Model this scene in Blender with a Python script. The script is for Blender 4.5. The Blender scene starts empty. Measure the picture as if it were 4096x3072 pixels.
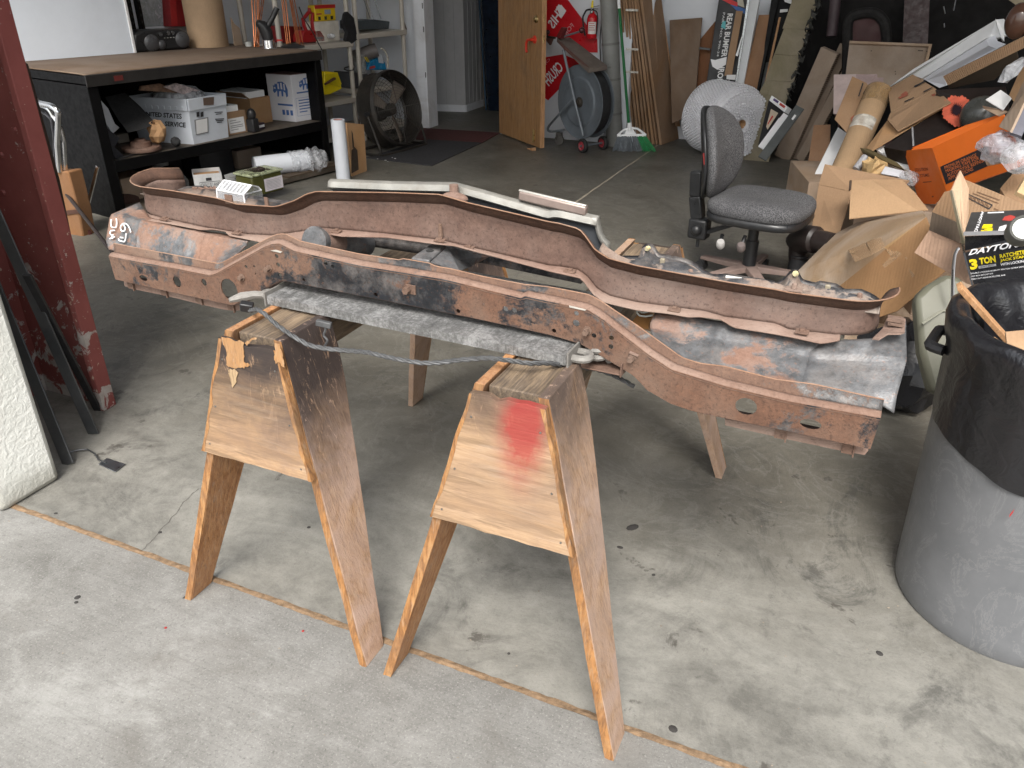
import bpy, bmesh, math, random
from mathutils import Vector, Matrix
from mathutils.geometry import delaunay_2d_cdt
random.seed(7)
R = math.radians
scn = bpy.context.scene
COL = scn.collection

# ------------------------------------------------------------------ camera, sky, sun, exposure
CAM_H = 1.5
PITCH = math.atan(905 / 1720)          # looking down
YAW = R(24.3)                          # heading, left of +Y
FPX = 1720 / 2212 * 4096
cam_d = bpy.data.cameras.new('camera')
cam_d.sensor_width = 36.0
cam_d.lens = 36.0 * 1720 / 2212
cam_d.clip_start = 0.05
cam_d.clip_end = 2000
cam = bpy.data.objects.new('camera', cam_d)
cam.location = (0, 0, CAM_H)
cam.rotation_euler = (R(90) - PITCH, 0, YAW)
COL.objects.link(cam)
scn.camera = cam

world = bpy.data.worlds.new('World')
scn.world = world
world.use_nodes = True
wn = world.node_tree
sky = wn.nodes.new('ShaderNodeTexSky')
sky.sky_type = 'NISHITA'
sky.sun_disc = False
SUN_EL, SUN_AZ = R(50), R(163)
sky.sun_elevation = SUN_EL
sky.sun_rotation = SUN_AZ
sky.air_density = 1.6
sky.dust_density = 4.0
bg = wn.nodes['Background']
bg.inputs['Strength'].default_value = 0.105
hs = wn.nodes.new('ShaderNodeHueSaturation')
hs.inputs['Saturation'].default_value = 0.35     # overcast: a nearly white sky
wn.links.new(sky.outputs[0], hs.inputs['Color'])
wn.links.new(hs.outputs[0], bg.inputs['Color'])

sun_d = bpy.data.lights.new('sun', 'SUN')
sun_d.energy = 1.5
sun_d.angle = R(24)
sun_d.color = (1.0, 0.96, 0.9)
sun = bpy.data.objects.new('sun', sun_d)
sun.rotation_euler = Vector((math.sin(SUN_AZ) * math.cos(SUN_EL), math.cos(SUN_AZ) * math.cos(SUN_EL), math.sin(SUN_EL))).to_track_quat('Z', 'Y').to_euler()
COL.objects.link(sun)

vs = scn.view_settings
scn.display_settings.display_device = 'sRGB'
vs.view_transform = 'Standard'
vs.look = 'None'
vs.gamma = 1.0
vs.use_curve_mapping = False
vs.exposure = 1.5
scn.render.engine = 'CYCLES'
scn.cycles.max_bounces = 12
scn.cycles.diffuse_bounces = 8
scn.cycles.transparent_max_bounces = 16

# ------------------------------------------------------------------ measuring: where a sight line meets a real plane
cP, sP, cA, sA = math.cos(PITCH), math.sin(PITCH), math.cos(YAW), math.sin(YAW)
EYE = Vector((0, 0, CAM_H))
def ray(p):
    x = (p[0] - 2048) / FPX; y = (p[1] - 1536) / FPX
    fw = cP - y * sP; dn = sP + y * cP
    return Vector((x * cA - fw * sA, x * sA + fw * cA, -dn))
def gz(p, z=0.0):
    r = ray(p); return EYE + r * ((z - CAM_H) / r.z)
def gy(p, Y):
    r = ray(p); return EYE + r * (Y / r.y)
def gx(p, X):
    r = ray(p); return EYE + r * (X / r.x)
def gp(p, p0, n):
    r = ray(p); n = Vector(n); return EYE + r * ((Vector(p0) - EYE).dot(n) / r.dot(n))
def za(x, y): return (x / 2.212, y / 2.212)
def zb(x, y): return (900 + x / 2.212, y / 2.212)
def zc(x, y): return (1800 + x / 2.212, y / 2.212)
def zd(x, y): return (2600 + x / 2.765, y / 2.765)
def ze(x, y): return (3196 + x / 2.37, y / 2.37)
def zf(x, y): return (3096 + x / 2.212, 500 + y / 2.212)
def zg(x, y): return (x / 1.8433, 600 + y / 1.8433)
def zh(x, y): return (1000 + x / 1.8433, 650 + y / 1.8433)
def zi(x, y): return (2100 + x / 2.212, 800 + y / 2.212)
def zj(x, y): return (2900 + x / 1.951, 1000 + y / 1.951)
def zk(x, y): return (400 + x / 2.37, 600 + y / 2.37)
def zl(x, y): return (2600 + x / 2.074, 350 + y / 2.074)
def ov(x, y): return (x * 1.8517, y * 1.8517)

# ------------------------------------------------------------------ materials
MATS = {}
class NT:
    def __init__(s, name):
        s.m = bpy.data.materials.new(name); s.m.use_nodes = True
        s.t = s.m.node_tree; s.b = s.t.nodes['Principled BSDF']
        s.tc = s.t.nodes.new('ShaderNodeTexCoord')
    def n(s, t, **k):
        x = s.t.nodes.new(t)
        for a, b in k.items(): setattr(x, a, b)
        return x
    def l(s, a, b): s.t.links.new(a, b)
    def coords(s, scale=(1, 1, 1), rot=(0, 0, 0), kind='Object'):
        mp = s.n('ShaderNodeMapping'); mp.inputs['Scale'].default_value = scale; mp.inputs['Rotation'].default_value = rot
        s.l(s.tc.outputs[kind], mp.inputs['Vector']); return mp.outputs[0]
    def noise(s, scale=5, detail=6, rough=.6, dist=0, vec=None):
        x = s.n('ShaderNodeTexNoise'); x.inputs['Scale'].default_value = scale; x.inputs['Detail'].default_value = detail
        x.inputs['Roughness'].default_value = rough; x.inputs['Distortion'].default_value = dist
        s.l(vec if vec is not None else s.tc.outputs['Object'], x.inputs['Vector']); return x.outputs['Fac']
    def ramp(s, fac, stops, interp='LINEAR'):
        r = s.n('ShaderNodeValToRGB'); r.color_ramp.interpolation = interp
        e = r.color_ramp.elements
        while len(e) < len(stops): e.new(0.5)
        for q, (p, c) in zip(e, stops):
            q.position = p; q.color = (c, c, c, 1) if isinstance(c, (int, float)) else (*c, 1)
        s.l(fac, r.inputs[0]); return r.outputs[0]
    def mix(s, fac, a, b, mode='MIX'):
        x = s.n('ShaderNodeMix', data_type='RGBA', blend_type=mode)
        for sock, v in ((x.inputs[0], fac), (x.inputs[6], a), (x.inputs[7], b)):
            if isinstance(v, (int, float)): sock.default_value = v
            elif isinstance(v, (tuple, list)): sock.default_value = (*v, 1)
            else: s.l(v, sock)
        return x.outputs[2]
    def math(s, op, a, b=None, clamp=False):
        x = s.n('ShaderNodeMath', operation=op, use_clamp=clamp)
        for sock, v in ((x.inputs[0], a), (x.inputs[1], b)):
            if v is None: continue
            if isinstance(v, (int, float)): sock.default_value = v
            else: s.l(v, sock)
        return x.outputs[0]
    def sep(s, kind='Object'):
        x = s.n('ShaderNodeSeparateXYZ'); s.l(s.tc.outputs[kind], x.inputs[0]); return x.outputs
    def bump(s, h, strength=.2, dist=.01):
        b = s.n('ShaderNodeBump'); b.inputs['Strength'].default_value = strength; b.inputs['Distance'].default_value = dist
        s.l(h, b.inputs['Height']); s.l(b.outputs[0], s.b.inputs['Normal'])
    def set(s, **k):
        for a, v in k.items():
            sock = s.b.inputs[a.replace('_', ' ')]
            if isinstance(v, (int, float)): sock.default_value = v
            elif isinstance(v, (tuple, list)): sock.default_value = (*v, 1)
            else: s.l(v, sock)
        return s

def plain(name, col, rough=.6, metal=0, var=.25, scale=9, bump=.08, dirt=0, dirtcol=(.12, .1, .08), coat=0, spec=.5):
    """a surface of one colour with grain, smudges and dust"""
    if name in MATS: return MATS[name]
    s = NT(name)
    f = s.noise(scale, 7, .65)
    dk = tuple(c * (1 - var) for c in col); lt = tuple(min(1, c * (1 + var * .6)) for c in col)
    c = s.ramp(f, [(.3, dk), (.55, col), (.75, lt)])
    if dirt:
        d = s.ramp(s.noise(scale * .45, 8, .7, 1.0), [(.5, 0.0), (.72, float(dirt))])
        c = s.mix(d, c, dirtcol)
    rr = s.ramp(s.noise(scale * 3, 5, .6), [(.3, max(0, rough - .12)), (.7, min(1, rough + .12))])
    s.set(Base_Color=c, Roughness=rr, Metallic=metal, Specular_IOR_Level=spec)
    if coat: s.set(Coat_Weight=coat)
    if bump: s.bump(s.noise(scale * 8, 4, .6), bump, .004)
    MATS[name] = s.m; return s.m

def rust(name, paint, amount, r1=(.17, .075, .045), r2=(.36, .17, .09), dust=(.42, .30, .24), dust_amt=.45, scale=4, pits=.5, mid=None, streak=0):
    """old painted steel rusting through; amount = share of rust"""
    if name in MATS: return MATS[name]
    s = NT(name)
    big = s.noise(scale, 9, .68, .6)
    rc = s.ramp(s.math('ADD', s.math('MULTIPLY', s.noise(scale * 4, 9, .78, .4), .6), s.math('MULTIPLY', s.noise(scale * 22, 6, .75), .4)), [(.36, r1), (.5, tuple((a + b) / 2 for a, b in zip(r1, r2))), (.62, r2)])
    rc = s.mix(s.ramp(s.noise(scale * 1.3, 6, .6), [(.42, 0.0), (.7, dust_amt)]), rc, dust)
    pc = s.ramp(s.noise(scale * 9, 6, .7), [(.3, tuple(c * .6 for c in paint)), (.7, tuple(min(1, c * 1.5) for c in paint))])
    pc = s.mix(s.ramp(s.noise(scale * 2.2, 8, .7), [(.45, 0.0), (.75, .6)]), pc, (.30, .27, .25))
    t = 1 - amount
    if mid:
        ax_ = s.math('ABSOLUTE', s.math('SUBTRACT', s.sep()[0], mid[0]))
        big = s.math('SUBTRACT', big, s.ramp(s.math('DIVIDE', ax_, mid[1], True), [(.55, mid[2]), (1, mid[3])]))
    if streak:
        big = s.math('ADD', s.math('MULTIPLY', big, 1 - streak), s.math('MULTIPLY', s.noise(scale * 1.5, 6, .6, .5, s.coords((3.2, .7, .7))), streak))
    m = s.ramp(s.math('ADD', s.math('MULTIPLY', big, .8), s.math('MULTIPLY', s.noise(scale * 11, 7, .75), .2)), [(.25 + t * .5 - .022, 0.0), (.25 + t * .5 + .022, 1.0)])
    c = s.mix(m, pc, rc)
    sp = s.ramp(s.noise(scale * 34, 4, .7), [(.36, pits), (.45, 0.0)])
    c = s.mix(sp, c, tuple(q * .45 for q in r1))
    c = s.mix(s.ramp(s.noise(scale * 26, 4, .7, .3), [(.60, 0.0), (.68, .45)]), c, tuple(min(1, q * 1.15) for q in r2))
    s.set(Base_Color=c, Roughness=s.ramp(m, [(0, .42), (1, .85)]), Metallic=s.ramp(m, [(0, .25), (1, 0.0)]))
    s.bump(s.math('ADD', s.noise(scale * 25, 5, .7), s.math('MULTIPLY', m, .4)), .35, .004)
    MATS[name] = s.m; return s.m

def wood(name, c1, c2, c3, grain='Z', weather=0, wcol=(.36, .27, .23), wlo=.4, whi=.6, top_stain=None, red_at=None, rough=.8, scale=1.0, peel=0):
    """grain runs along an axis; weathered film, dark paint stain near the top, sprayed red, peeled veneer"""
    if name in MATS: return MATS[name]
    s = NT(name)
    k = {'Z': (22, 22, 1.6), 'Y': (22, 1.6, 22), 'X': (1.6, 22, 22)}[grain]
    v = s.coords(tuple(q * scale for q in k))
    f = s.noise(2.2, 8, .62, 1.6, v)
    c = s.ramp(f, [(.28, c1), (.5, c2), (.72, c3)])
    fine = s.noise(9, 4, .7, .5, v)
    c = s.mix(s.ramp(fine, [(.35, .55), (.5, 0.0)]), c, tuple(q * .45 for q in c1))
    if weather:
        w = s.ramp(s.noise(5, 8, .72, 1.2), [(wlo, 0.0), (whi, float(weather))])
        c = s.mix(w, c, wcol)
        c = s.mix(s.ramp(s.noise(3.1, 7, .6, 2.0, v), [(.55, 0.0), (.7, .4)]), c, (.36, .28, .21))
        c = s.mix(s.ramp(s.noise(2.6, 8, .7, 1.0), [(.5, 0.0), (.68, .5)]), c, tuple(q * .55 for q in wcol))
    o = s.sep()
    if top_stain:
        lo, hi, sc = top_stain
        z = s.math('ADD', o[2], s.math('MULTIPLY', s.math('SUBTRACT', s.noise(6, 8, .7, .8), .5), .22))
        m = s.ramp(s.math('DIVIDE', s.math('SUBTRACT', z, lo), hi - lo, True), [(0, 0.0), (1, .93)])
        scr = s.ramp(s.noise(8, 6, .75, 1.0, s.coords((7, 7, 1.2))), [(.57, 1.0), (.66, .12)])
        c = s.mix(s.math('MULTIPLY', m, scr), c, sc)
    if peel:
        pm = s.ramp(s.noise(4.2, 5, .55, .4, s.coords((3, 3, 1.3))), [(.655, 0.0), (.67, float(peel))])
        c = s.mix(pm, c, (.36, .17, .045))
    if red_at:
        mp = s.n('ShaderNodeMapping'); mp.vector_type = 'POINT'
        mp.inputs['Location'].default_value = tuple(-a / b for a, b in zip(red_at[0], red_at[1]))
        mp.inputs['Scale'].default_value = tuple(1 / b for b in red_at[1])
        s.l(s.tc.outputs['Object'], mp.inputs['Vector'])
        g = s.n('ShaderNodeTexGradient', gradient_type='QUADRATIC_SPHERE'); s.l(mp.outputs[0], g.inputs[0])
        m = s.math('MULTIPLY', g.outputs['Fac'], s.ramp(s.noise(14, 7, .7), [(.3, .5), (.6, 1.3)]), True)
        c = s.mix(s.ramp(m, [(.02, 0.0), (.12, .12), (.5, .75)]), c, (.26, .012, .014))
    s.set(Base_Color=c, Roughness=rough)
    s.bump(s.math('ADD', f, fine), .35, .004)
    MATS[name] = s.m; return s.m

def cardboard(name, col=(.34, .215, .125), dusty=.0, dark=.75):
    if name in MATS: return MATS[name]
    s = NT(name)
    f = s.noise(3, 7, .6)
    c = s.ramp(f, [(.3, tuple(q * dark for q in col)), (.55, col), (.75, tuple(min(1, q * 1.12) for q in col))])
    c = s.mix(s.ramp(s.noise(120, 2, .5), [(.4, .12), (.6, 0.0)]), c, tuple(q * .5 for q in col))
    if dusty:
        c = s.mix(s.ramp(s.noise(2.2, 6, .6, .8), [(.38, 0.0), (.62, dusty)]), c, (.42, .36, .31))
    s.set(Base_Color=c, Roughness=.85)
    w = s.n('ShaderNodeTexWave'); w.inputs['Scale'].default_value = 28; w.inputs['Distortion'].default_value = .6
    s.l(s.tc.outputs['Object'], w.inputs[0])
    s.bump(s.math('ADD', s.math('MULTIPLY', w.outputs['Fac'], .4), s.noise(6, 6, .6)), .22, .006)
    MATS[name] = s.m; return s.m

def film(name, col=(.9, .92, .95), alpha=.35, rough=.12, bump=.5, even=False):
    """thin clear plastic: mostly see-through, sharp glints"""
    if name in MATS: return MATS[name]
    s = NT(name)
    s.set(Base_Color=col, Roughness=rough, Specular_IOR_Level=.8)
    a = s.ramp(s.noise(14, 6, .6, 1.5), [(.3, alpha * .45), (.7, min(1, alpha * 1.6))])
    s.set(Alpha=alpha if even else a)
    s.bump(s.noise(22, 6, .65, 1.5), bump, .02)
    MATS[name] = s.m; return s.m

def metal(name, col=(.6, .6, .62), rough=.2, scr=.2):
    return plain(name, col, rough, 1.0, .15, 14, scr)

# ------------------------------------------------------------------ mesh building
class G:
    def __init__(s): s.v = []; s.f = []
    def add(s, vs, fs, M=None):
        o = len(s.v)
        for v in vs: s.v.append(M @ Vector(v) if M else Vector(v))
        for f in fs: s.f.append(tuple(o + i for i in f))
        return s
    def box(s, c, size, M=None, rot=None):
        x, y, z = (q / 2 for q in size)
        T = Matrix.Translation(c)
        if rot: 
            from mathutils import Euler
            T = T @ Euler(rot).to_matrix().to_4x4()
        if M: T = M @ T
        vs = [(a * x, b * y, d * z) for d in (-1, 1) for b in (-1, 1) for a in (-1, 1)]
        return s.add(vs, [(0, 2, 3, 1), (4, 5, 7, 6), (0, 1, 5, 4), (2, 6, 7, 3), (0, 4, 6, 2), (1, 3, 7, 5)], T)
    def hexa(s, a, b):
        """a, b: two loops of equal length joined into a solid"""
        n = len(a); fs = [tuple(range(n))[::-1], tuple(range(n, 2 * n))]
        for i in range(n): j = (i + 1) % n; fs.append((i, j, n + j, n + i))
        return s.add(list(a) + list(b), fs)
    def slab(s, pts, thick, n=None):
        """polygon in space given thickness, away from the eye"""
        pts = [Vector(p) for p in pts]
        if n is None:
            n = Vector((0, 0, 0))
            for i in range(len(pts)):
                a, b = pts[i], pts[(i + 1) % len(pts)]
                n += a.cross(b)
            n.normalize()
        n = Vector(n).normalized()
        if n.dot(pts[0] - EYE) < 0: n = -n
        return s.hexa(pts, [p + n * thick for p in pts])
    def bar(s, a, b, w, t, up=(0, 0, 1)):
        """rectangular bar from a to b; w across, t along 'up'"""
        a, b = Vector(a), Vector(b); d = (b - a).normalized(); up = Vector(up)
        x = d.cross(up)
        if x.length < 1e-4: x = d.cross(Vector((1, 0, 0)))
        x.normalize(); y = x.cross(d).normalized()
        q = [x * (w / 2) * i + y * (t / 2) * j for i, j in ((-1, -1), (1, -1), (1, 1), (-1, 1))]
        return s.hexa([a + k for k in q], [b + k for k in q])
    def tube(s, pts, r, n=8, cap=True, closed=False):
        pts = [Vector(p) for p in pts]; rs = r if isinstance(r, (list, tuple)) else [r] * len(pts)
        prev = None; rings = []
        for i, p in enumerate(pts):
            if closed: d = pts[(i + 1) % len(pts)] - pts[i - 1]
            else: d = pts[min(i + 1, len(pts) - 1)] - pts[max(i - 1, 0)]
            d.normalize()
            if prev is None:
                x = d.cross(Vector((0, 0, 1)))
                if x.length < 1e-3: x = d.cross(Vector((1, 0, 0)))
            else: x = prev - d * prev.dot(d)
            x.normalize(); prev = x; y = d.cross(x)
            rings.append([p + (x * math.cos(2 * math.pi * k / n) + y * math.sin(2 * math.pi * k / n)) * rs[i] for k in range(n)])
        o = len(s.v); s.v += [q for g in rings for q in g]
        m = len(rings)
        for i in range(m if closed else m - 1):
            j = (i + 1) % m
            for k in range(n):
                l = (k + 1) % n; s.f.append((o + i * n + k, o + i * n + l, o + j * n + l, o + j * n + k))
        if cap and not closed:
            s.f.append(tuple(o + k for k in range(n))[::-1]); s.f.append(tuple(o + (m - 1) * n + k for k in range(n)))
        return s
    def lathe(s, prof, M=None, n=24, a0=0, a1=2 * math.pi):
        """profile of (r, z) spun about z"""
        full = abs(a1 - a0 - 2 * math.pi) < 1e-6; o = len(s.v); m = n if full else n + 1
        for r, z in prof:
            for k in range(m):
                a = a0 + (a1 - a0) * k / n; v = Vector((r * math.cos(a), r * math.sin(a), z)); s.v.append(M @ v if M else v)
        for i in range(len(prof) - 1):
            for k in range(n):
                l = (k + 1) % m; s.f.append((o + i * m + k, o + i * m + l, o + (i + 1) * m + l, o + (i + 1) * m + k))
        return s
    def grid(s, rows):
        o = len(s.v); m = len(rows[0])
        for r in rows: s.v += [Vector(p) for p in r]
        for i in range(len(rows) - 1):
            for k in range(m - 1): s.f.append((o + i * m + k, o + i * m + k + 1, o + (i + 1) * m + k + 1, o + (i + 1) * m + k))
        return s
    def ell(s, c, r, M=None, n=16):
        pr = [(max(1e-4, math.sin(math.pi * i / n)), -math.cos(math.pi * i / n)) for i in range(n + 1)]
        T = Matrix.Translation(c) @ Matrix.Diagonal((*r, 1))
        return s.lathe(pr, M @ T if M else T, n * 2)

def frame(o, x, z):
    """matrix with local x along x, local z along z"""
    x = Vector(x).normalized(); z = Vector(z); y = z.cross(x).normalized(); z = x.cross(y)
    return Matrix(((x.x, y.x, z.x, o[0]), (x.y, y.y, z.y, o[1]), (x.z, y.z, z.z, o[2]), (0, 0, 0, 1)))

def mesh(name, g, mat, smooth=35):
    me = bpy.data.meshes.new(name)
    me.from_pydata([tuple(v) for v in g.v], [], g.f)
    bm = bmesh.new(); bm.from_mesh(me); bmesh.ops.recalc_face_normals(bm, faces=bm.faces); bm.to_mesh(me); bm.free()
    me.materials.append(mat)
    if smooth:
        me.polygons.foreach_set('use_smooth', [True] * len(me.polygons))
        me.set_sharp_from_angle(angle=R(smooth))
    me.update(); return me

def mods(o, bevel=0, solid=0, sub=0):
    if solid:
        m = o.modifiers.new('thickness', 'SOLIDIFY'); m.thickness = solid; m.offset = 0
    if bevel:
        m = o.modifiers.new('edge', 'BEVEL'); m.width = bevel; m.segments = 2; m.limit_method = 'ANGLE'; m.angle_limit = R(40)
    if sub:
        m = o.modifiers.new('smooth', 'SUBSURF'); m.levels = sub; m.render_levels = sub
    return o

def origin_of(g):
    xs = [v.x for v in g.v]; ys = [v.y for v in g.v]; zs = [v.z for v in g.v]
    return Vector(((min(xs) + max(xs)) / 2, (min(ys) + max(ys)) / 2, min(zs)))

def world_loc(o):
    v = Vector(o.location)
    while o.parent: o = o.parent; v = v + o.location
    return v

def part(name, g, mat, parent, bevel=0, solid=0, sub=0, smooth=35, label=None, kind=None):
    """a piece in world measures, hung under its thing"""
    base = world_loc(parent)
    for v in g.v: v -= base
    o = bpy.data.objects.new(name, mesh(name, g, mat, smooth)); COL.objects.link(o); o.parent = parent
    if label: o['label'] = label
    if kind: o['kind'] = kind
    return mods(o, bevel, solid, sub)

def tag(o, label, cat, group=None):
    o['label'] = label; o['category'] = cat
    if group: o['group'] = group
    return o

def thing(name, loc, label, cat, group=None):
    o = bpy.data.objects.new(name, None); o.empty_display_size = .1; COL.objects.link(o); o.location = loc
    return tag(o, label, cat, group)

def one(name, g, mat, label, cat, group=None, bevel=0, solid=0, sub=0, smooth=35):
    """a thing that is a single mesh"""
    b = origin_of(g)
    for v in g.v: v -= b
    o = bpy.data.objects.new(name, mesh(name, g, mat, smooth)); COL.objects.link(o); o.location = b
    tag(o, label, cat, group); return mods(o, bevel, solid, sub)

def setting(name, g, mat, kind='structure', smooth=35):
    o = bpy.data.objects.new(name, mesh(name, g, mat, smooth)); COL.objects.link(o); o['kind'] = kind; return o

def lettering(txt, quad, mat, parent, name='lettering', lift=.0015, bold=.012, spread=True):
    """flat print: the letters stretched over a quad (bl, br, tr, tl) lying on its surface"""
    cu = bpy.data.curves.new('text', 'FONT'); cu.body = txt; cu.size = 1; cu.offset = bold; cu.align_x = 'LEFT'; cu.space_line = .95; cu.resolution_u = 2
    to = bpy.data.objects.new('text', cu); COL.objects.link(to)
    me = bpy.data.meshes.new_from_object(to)
    bpy.data.objects.remove(to); bpy.data.curves.remove(cu)
    q = [Vector(p) for p in quad]
    xs = [v.co.x for v in me.vertices]; ys = [v.co.y for v in me.vertices]
    x0, x1, y0, y1 = min(xs), max(xs), min(ys), max(ys)
    n = (q[1] - q[0]).cross(q[3] - q[0]).normalized()
    if n.dot(q[0] - EYE) > 0: n = -n
    g = G()
    for v in me.vertices:
        a = (v.co.x - x0) / (x1 - x0); b = (v.co.y - y0) / (y1 - y0)
        g.v.append((q[0] * (1 - a) + q[1] * a) * (1 - b) + (q[3] * (1 - a) + q[2] * a) * b + n * lift)
    g.f = [tuple(p.vertices) for p in me.polygons]
    bpy.data.meshes.remove(me)
    return part(name, g, mat, parent, smooth=0)

def patch(name, pts, mat, parent, lift=.001, thick=.0006, label=None):
    """a paper label or print lying on a surface"""
    pts = [Vector(p) for p in pts]
    n = (pts[1] - pts[0]).cross(pts[2] - pts[0]).normalized()
    if n.dot(pts[0] - EYE) > 0: n = -n
    g = G().hexa([p + n * lift for p in pts], [p + n * (lift + thick) for p in pts])
    return part(name, g, mat, parent, smooth=0, label=label)

def qmap(q, a, b):
    q = [Vector(p) for p in q]
    return (q[0] * (1 - a) + q[1] * a) * (1 - b) + (q[3] * (1 - a) + q[2] * a) * b
def sub(q, a0, b0, a1, b1): return [qmap(q, a0, b0), qmap(q, a1, b0), qmap(q, a1, b1), qmap(q, a0, b1)]

def interp(xs, ys, x):
    if x <= xs[0]: return ys[0]
    for i in range(len(xs) - 1):
        if x <= xs[i + 1]: return ys[i] + (ys[i + 1] - ys[i]) * (x - xs[i]) / (xs[i + 1] - xs[i])
    return ys[-1]

def rough_mesh(g, amt, seed=1):
    rnd = random.Random(seed)
    for v in g.v: v += Vector((rnd.uniform(-1, 1), rnd.uniform(-1, 1), rnd.uniform(-1, 1))) * amt
    return g

# ================================================================== THE SETTING
def concrete(name, base, light, dark, rough_lo, speck, apron=None, broom=False):
    s = NT(name)
    k = s.noise(1.3, 10, .72, .9)
    k2_ = s.noise(6.5, 8, .75, .4)
    c = s.ramp(s.math('ADD', s.math('MULTIPLY', k, .6), s.math('MULTIPLY', k2_, .4)), [(.37, dark), (.5, base), (.62, light)])
    if apron:
        o = s.sep()
        y = s.math('ADD', o[1], s.math('MULTIPLY', s.math('SUBTRACT', s.noise(1.6, 8, .7, .8), .5), 1.1))
        m = s.ramp(s.math('DIVIDE', s.math('SUBTRACT', y, 1.55), .8, True), [(0, 1.0), (1, 0.0)])
        k3 = s.ramp(s.math('ADD', s.math('MULTIPLY', s.noise(2.6, 9, .72, .8, s.coords((.7, 1.6, 1))), .6), s.math('MULTIPLY', s.noise(14, 8, .75), .4)), [(.38, tuple(q * .62 for q in apron)), (.5, apron), (.61, tuple(min(1, q * 1.3) for q in apron))])
        c = s.mix(m, c, k3)
        smear = s.ramp(s.noise(2.4, 10, .8, 1.8, s.coords((1.3, .9, 1))), [(.51, 0.0), (.62, .7)])
        zone = s.ramp(s.noise(.8, 4, .55), [(.42, 0.0), (.56, 1.0)])
        c = s.mix(s.math('MULTIPLY', smear, zone), c, (.05, .049, .045))
        spots = s.ramp(s.noise(6.5, 6, .65, .5), [(.635, 0.0), (.67, .7)])
        c = s.mix(spots, c, (.05, .044, .038))
        sw = s.ramp(s.noise(2.6, 6, .6, 3.0, s.coords((1, 1.3, 1))), [(.47, 0.0), (.5, .25), (.53, 0.0)])
        c = s.mix(sw, c, (.25, .245, .225))
    fine = s.noise(130, 4, .8)
    c = s.mix(s.ramp(fine, [(.33, speck), (.47, 0.0)]), c, tuple(q * .35 for q in base))
    c = s.mix(s.ramp(s.noise(190, 3, .6), [(.56, 0.0), (.7, speck * .8)]), c, tuple(min(1, q * 2.1) for q in base))
    if broom:
        bl = s.noise(3.0, 5, .6, .3, s.coords((.5, 46, 1)))
        c = s.mix(s.ramp(bl, [(.35, .2), (.5, 0.0)]), c, tuple(q * .5 for q in base))
        wn_ = s.ramp(s.noise(3.4, 10, .8, .4, s.coords((.9, 1.3, 1))), [(.5, 0.0), (.62, .42)])
        c = s.mix(s.math('MULTIPLY', wn_, s.ramp(s.noise(.9, 4, .6), [(.42, .1), (.58, 1.0)])), c, (.36, .36, .345))
        c = s.mix(s.ramp(s.noise(3.5, 8, .7, .8), [(.54, 0.0), (.7, .5)]), c, (.115, .105, .092))
    s.set(Base_Color=c, Roughness=s.ramp(k, [(.3, rough_lo), (.7, min(1, rough_lo + .25))]))
    s.bump(s.math('ADD', s.math('MULTIPLY', fine, .7), s.noise(30, 6, .75)), .35, .004)
    return s.m
M_DRIVE = concrete('driveway concrete', (.178, .174, .163), (.232, .228, .216), (.125, .121, .112), .8, .6, broom=True)
M_FLOOR = concrete('garage floor concrete', (.122, .114, .095), (.162, .152, .129), (.078, .073, .061), .36, .25, apron=(.20, .195, .176))

JY = 1.211
setting('driveway', G().box((0, JY - .012 - 30, -.1), (90, 60, .2)), M_DRIVE)
g = G().box((-1, JY + 7.5, -.1), (12, 15, .2)); setting('garage_floor', g, M_FLOOR)
setting('ground', G().box((0, 0, -.36), (900, 900, .2)), M_DRIVE)
# sand and grit packed in the joint
M_SAND = plain('joint sand', (.22, .145, .085), .95, 0, .5, 60, .5)
g = G(); rnd = random.Random(3); rows = []
for i in range(500):
    x = -6 + i * .02
    rows.append([(x, JY - .013 - rnd.random() * .004, .0015 + rnd.random() * .002), (x, JY - .006, .002 + rnd.random() * .0035), (x, JY + .001 + rnd.random() * .004, .0015 + rnd.random() * .002)])
g.grid(rows); setting('joint_sand', g, M_SAND, 'stuff', 0)
# saw cut running to the back, dusty
g = G(); rows = []
for i in range(60):
    y = 2.9 + i * .08; rows.append([(-1.914 + rnd.uniform(-.003, .003), y, .0015), (-1.900 + rnd.uniform(-.003, .005), y, .0015)])
g.grid(rows); setting('floor_joint', g, plain('pale joint line', (.42, .37, .29), .9), 'structure', 0)
def crack(pts, w, seed, mt):
    rnd = random.Random(seed); g = G(); rows = []
    for i in range(len(pts) - 1):
        a, b = Vector(pts[i]), Vector(pts[i + 1]); k = max(2, int((b - a).length / .012))
        for j in range(k):
            p = a.lerp(b, j / k) + Vector((rnd.uniform(-.004, .004), rnd.uniform(-.004, .004), 0)); ww = w * rnd.uniform(.4, 1.2)
            rows.append([(p.x - ww, p.y, .0012), (p.x + ww, p.y, .0012)])
    g.grid(rows); return setting('floor_crack', g, mt, 'structure', 0)
M_CRACK = plain('crack shade', (.10, .09, .08), .95)
crack([gz(q) for q in [(557, 2216), (600, 2170), (690, 2070), (735, 2010), (800, 1950)]], .0012, 1, M_CRACK)
crack([gz(zc(*q)) for q in [(690, 1480), (850, 1530), (950, 1570), (1100, 1580), (1330, 1615)]], .003, 2, plain('pale joint dust', (.25, .22, .17), .9))
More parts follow.
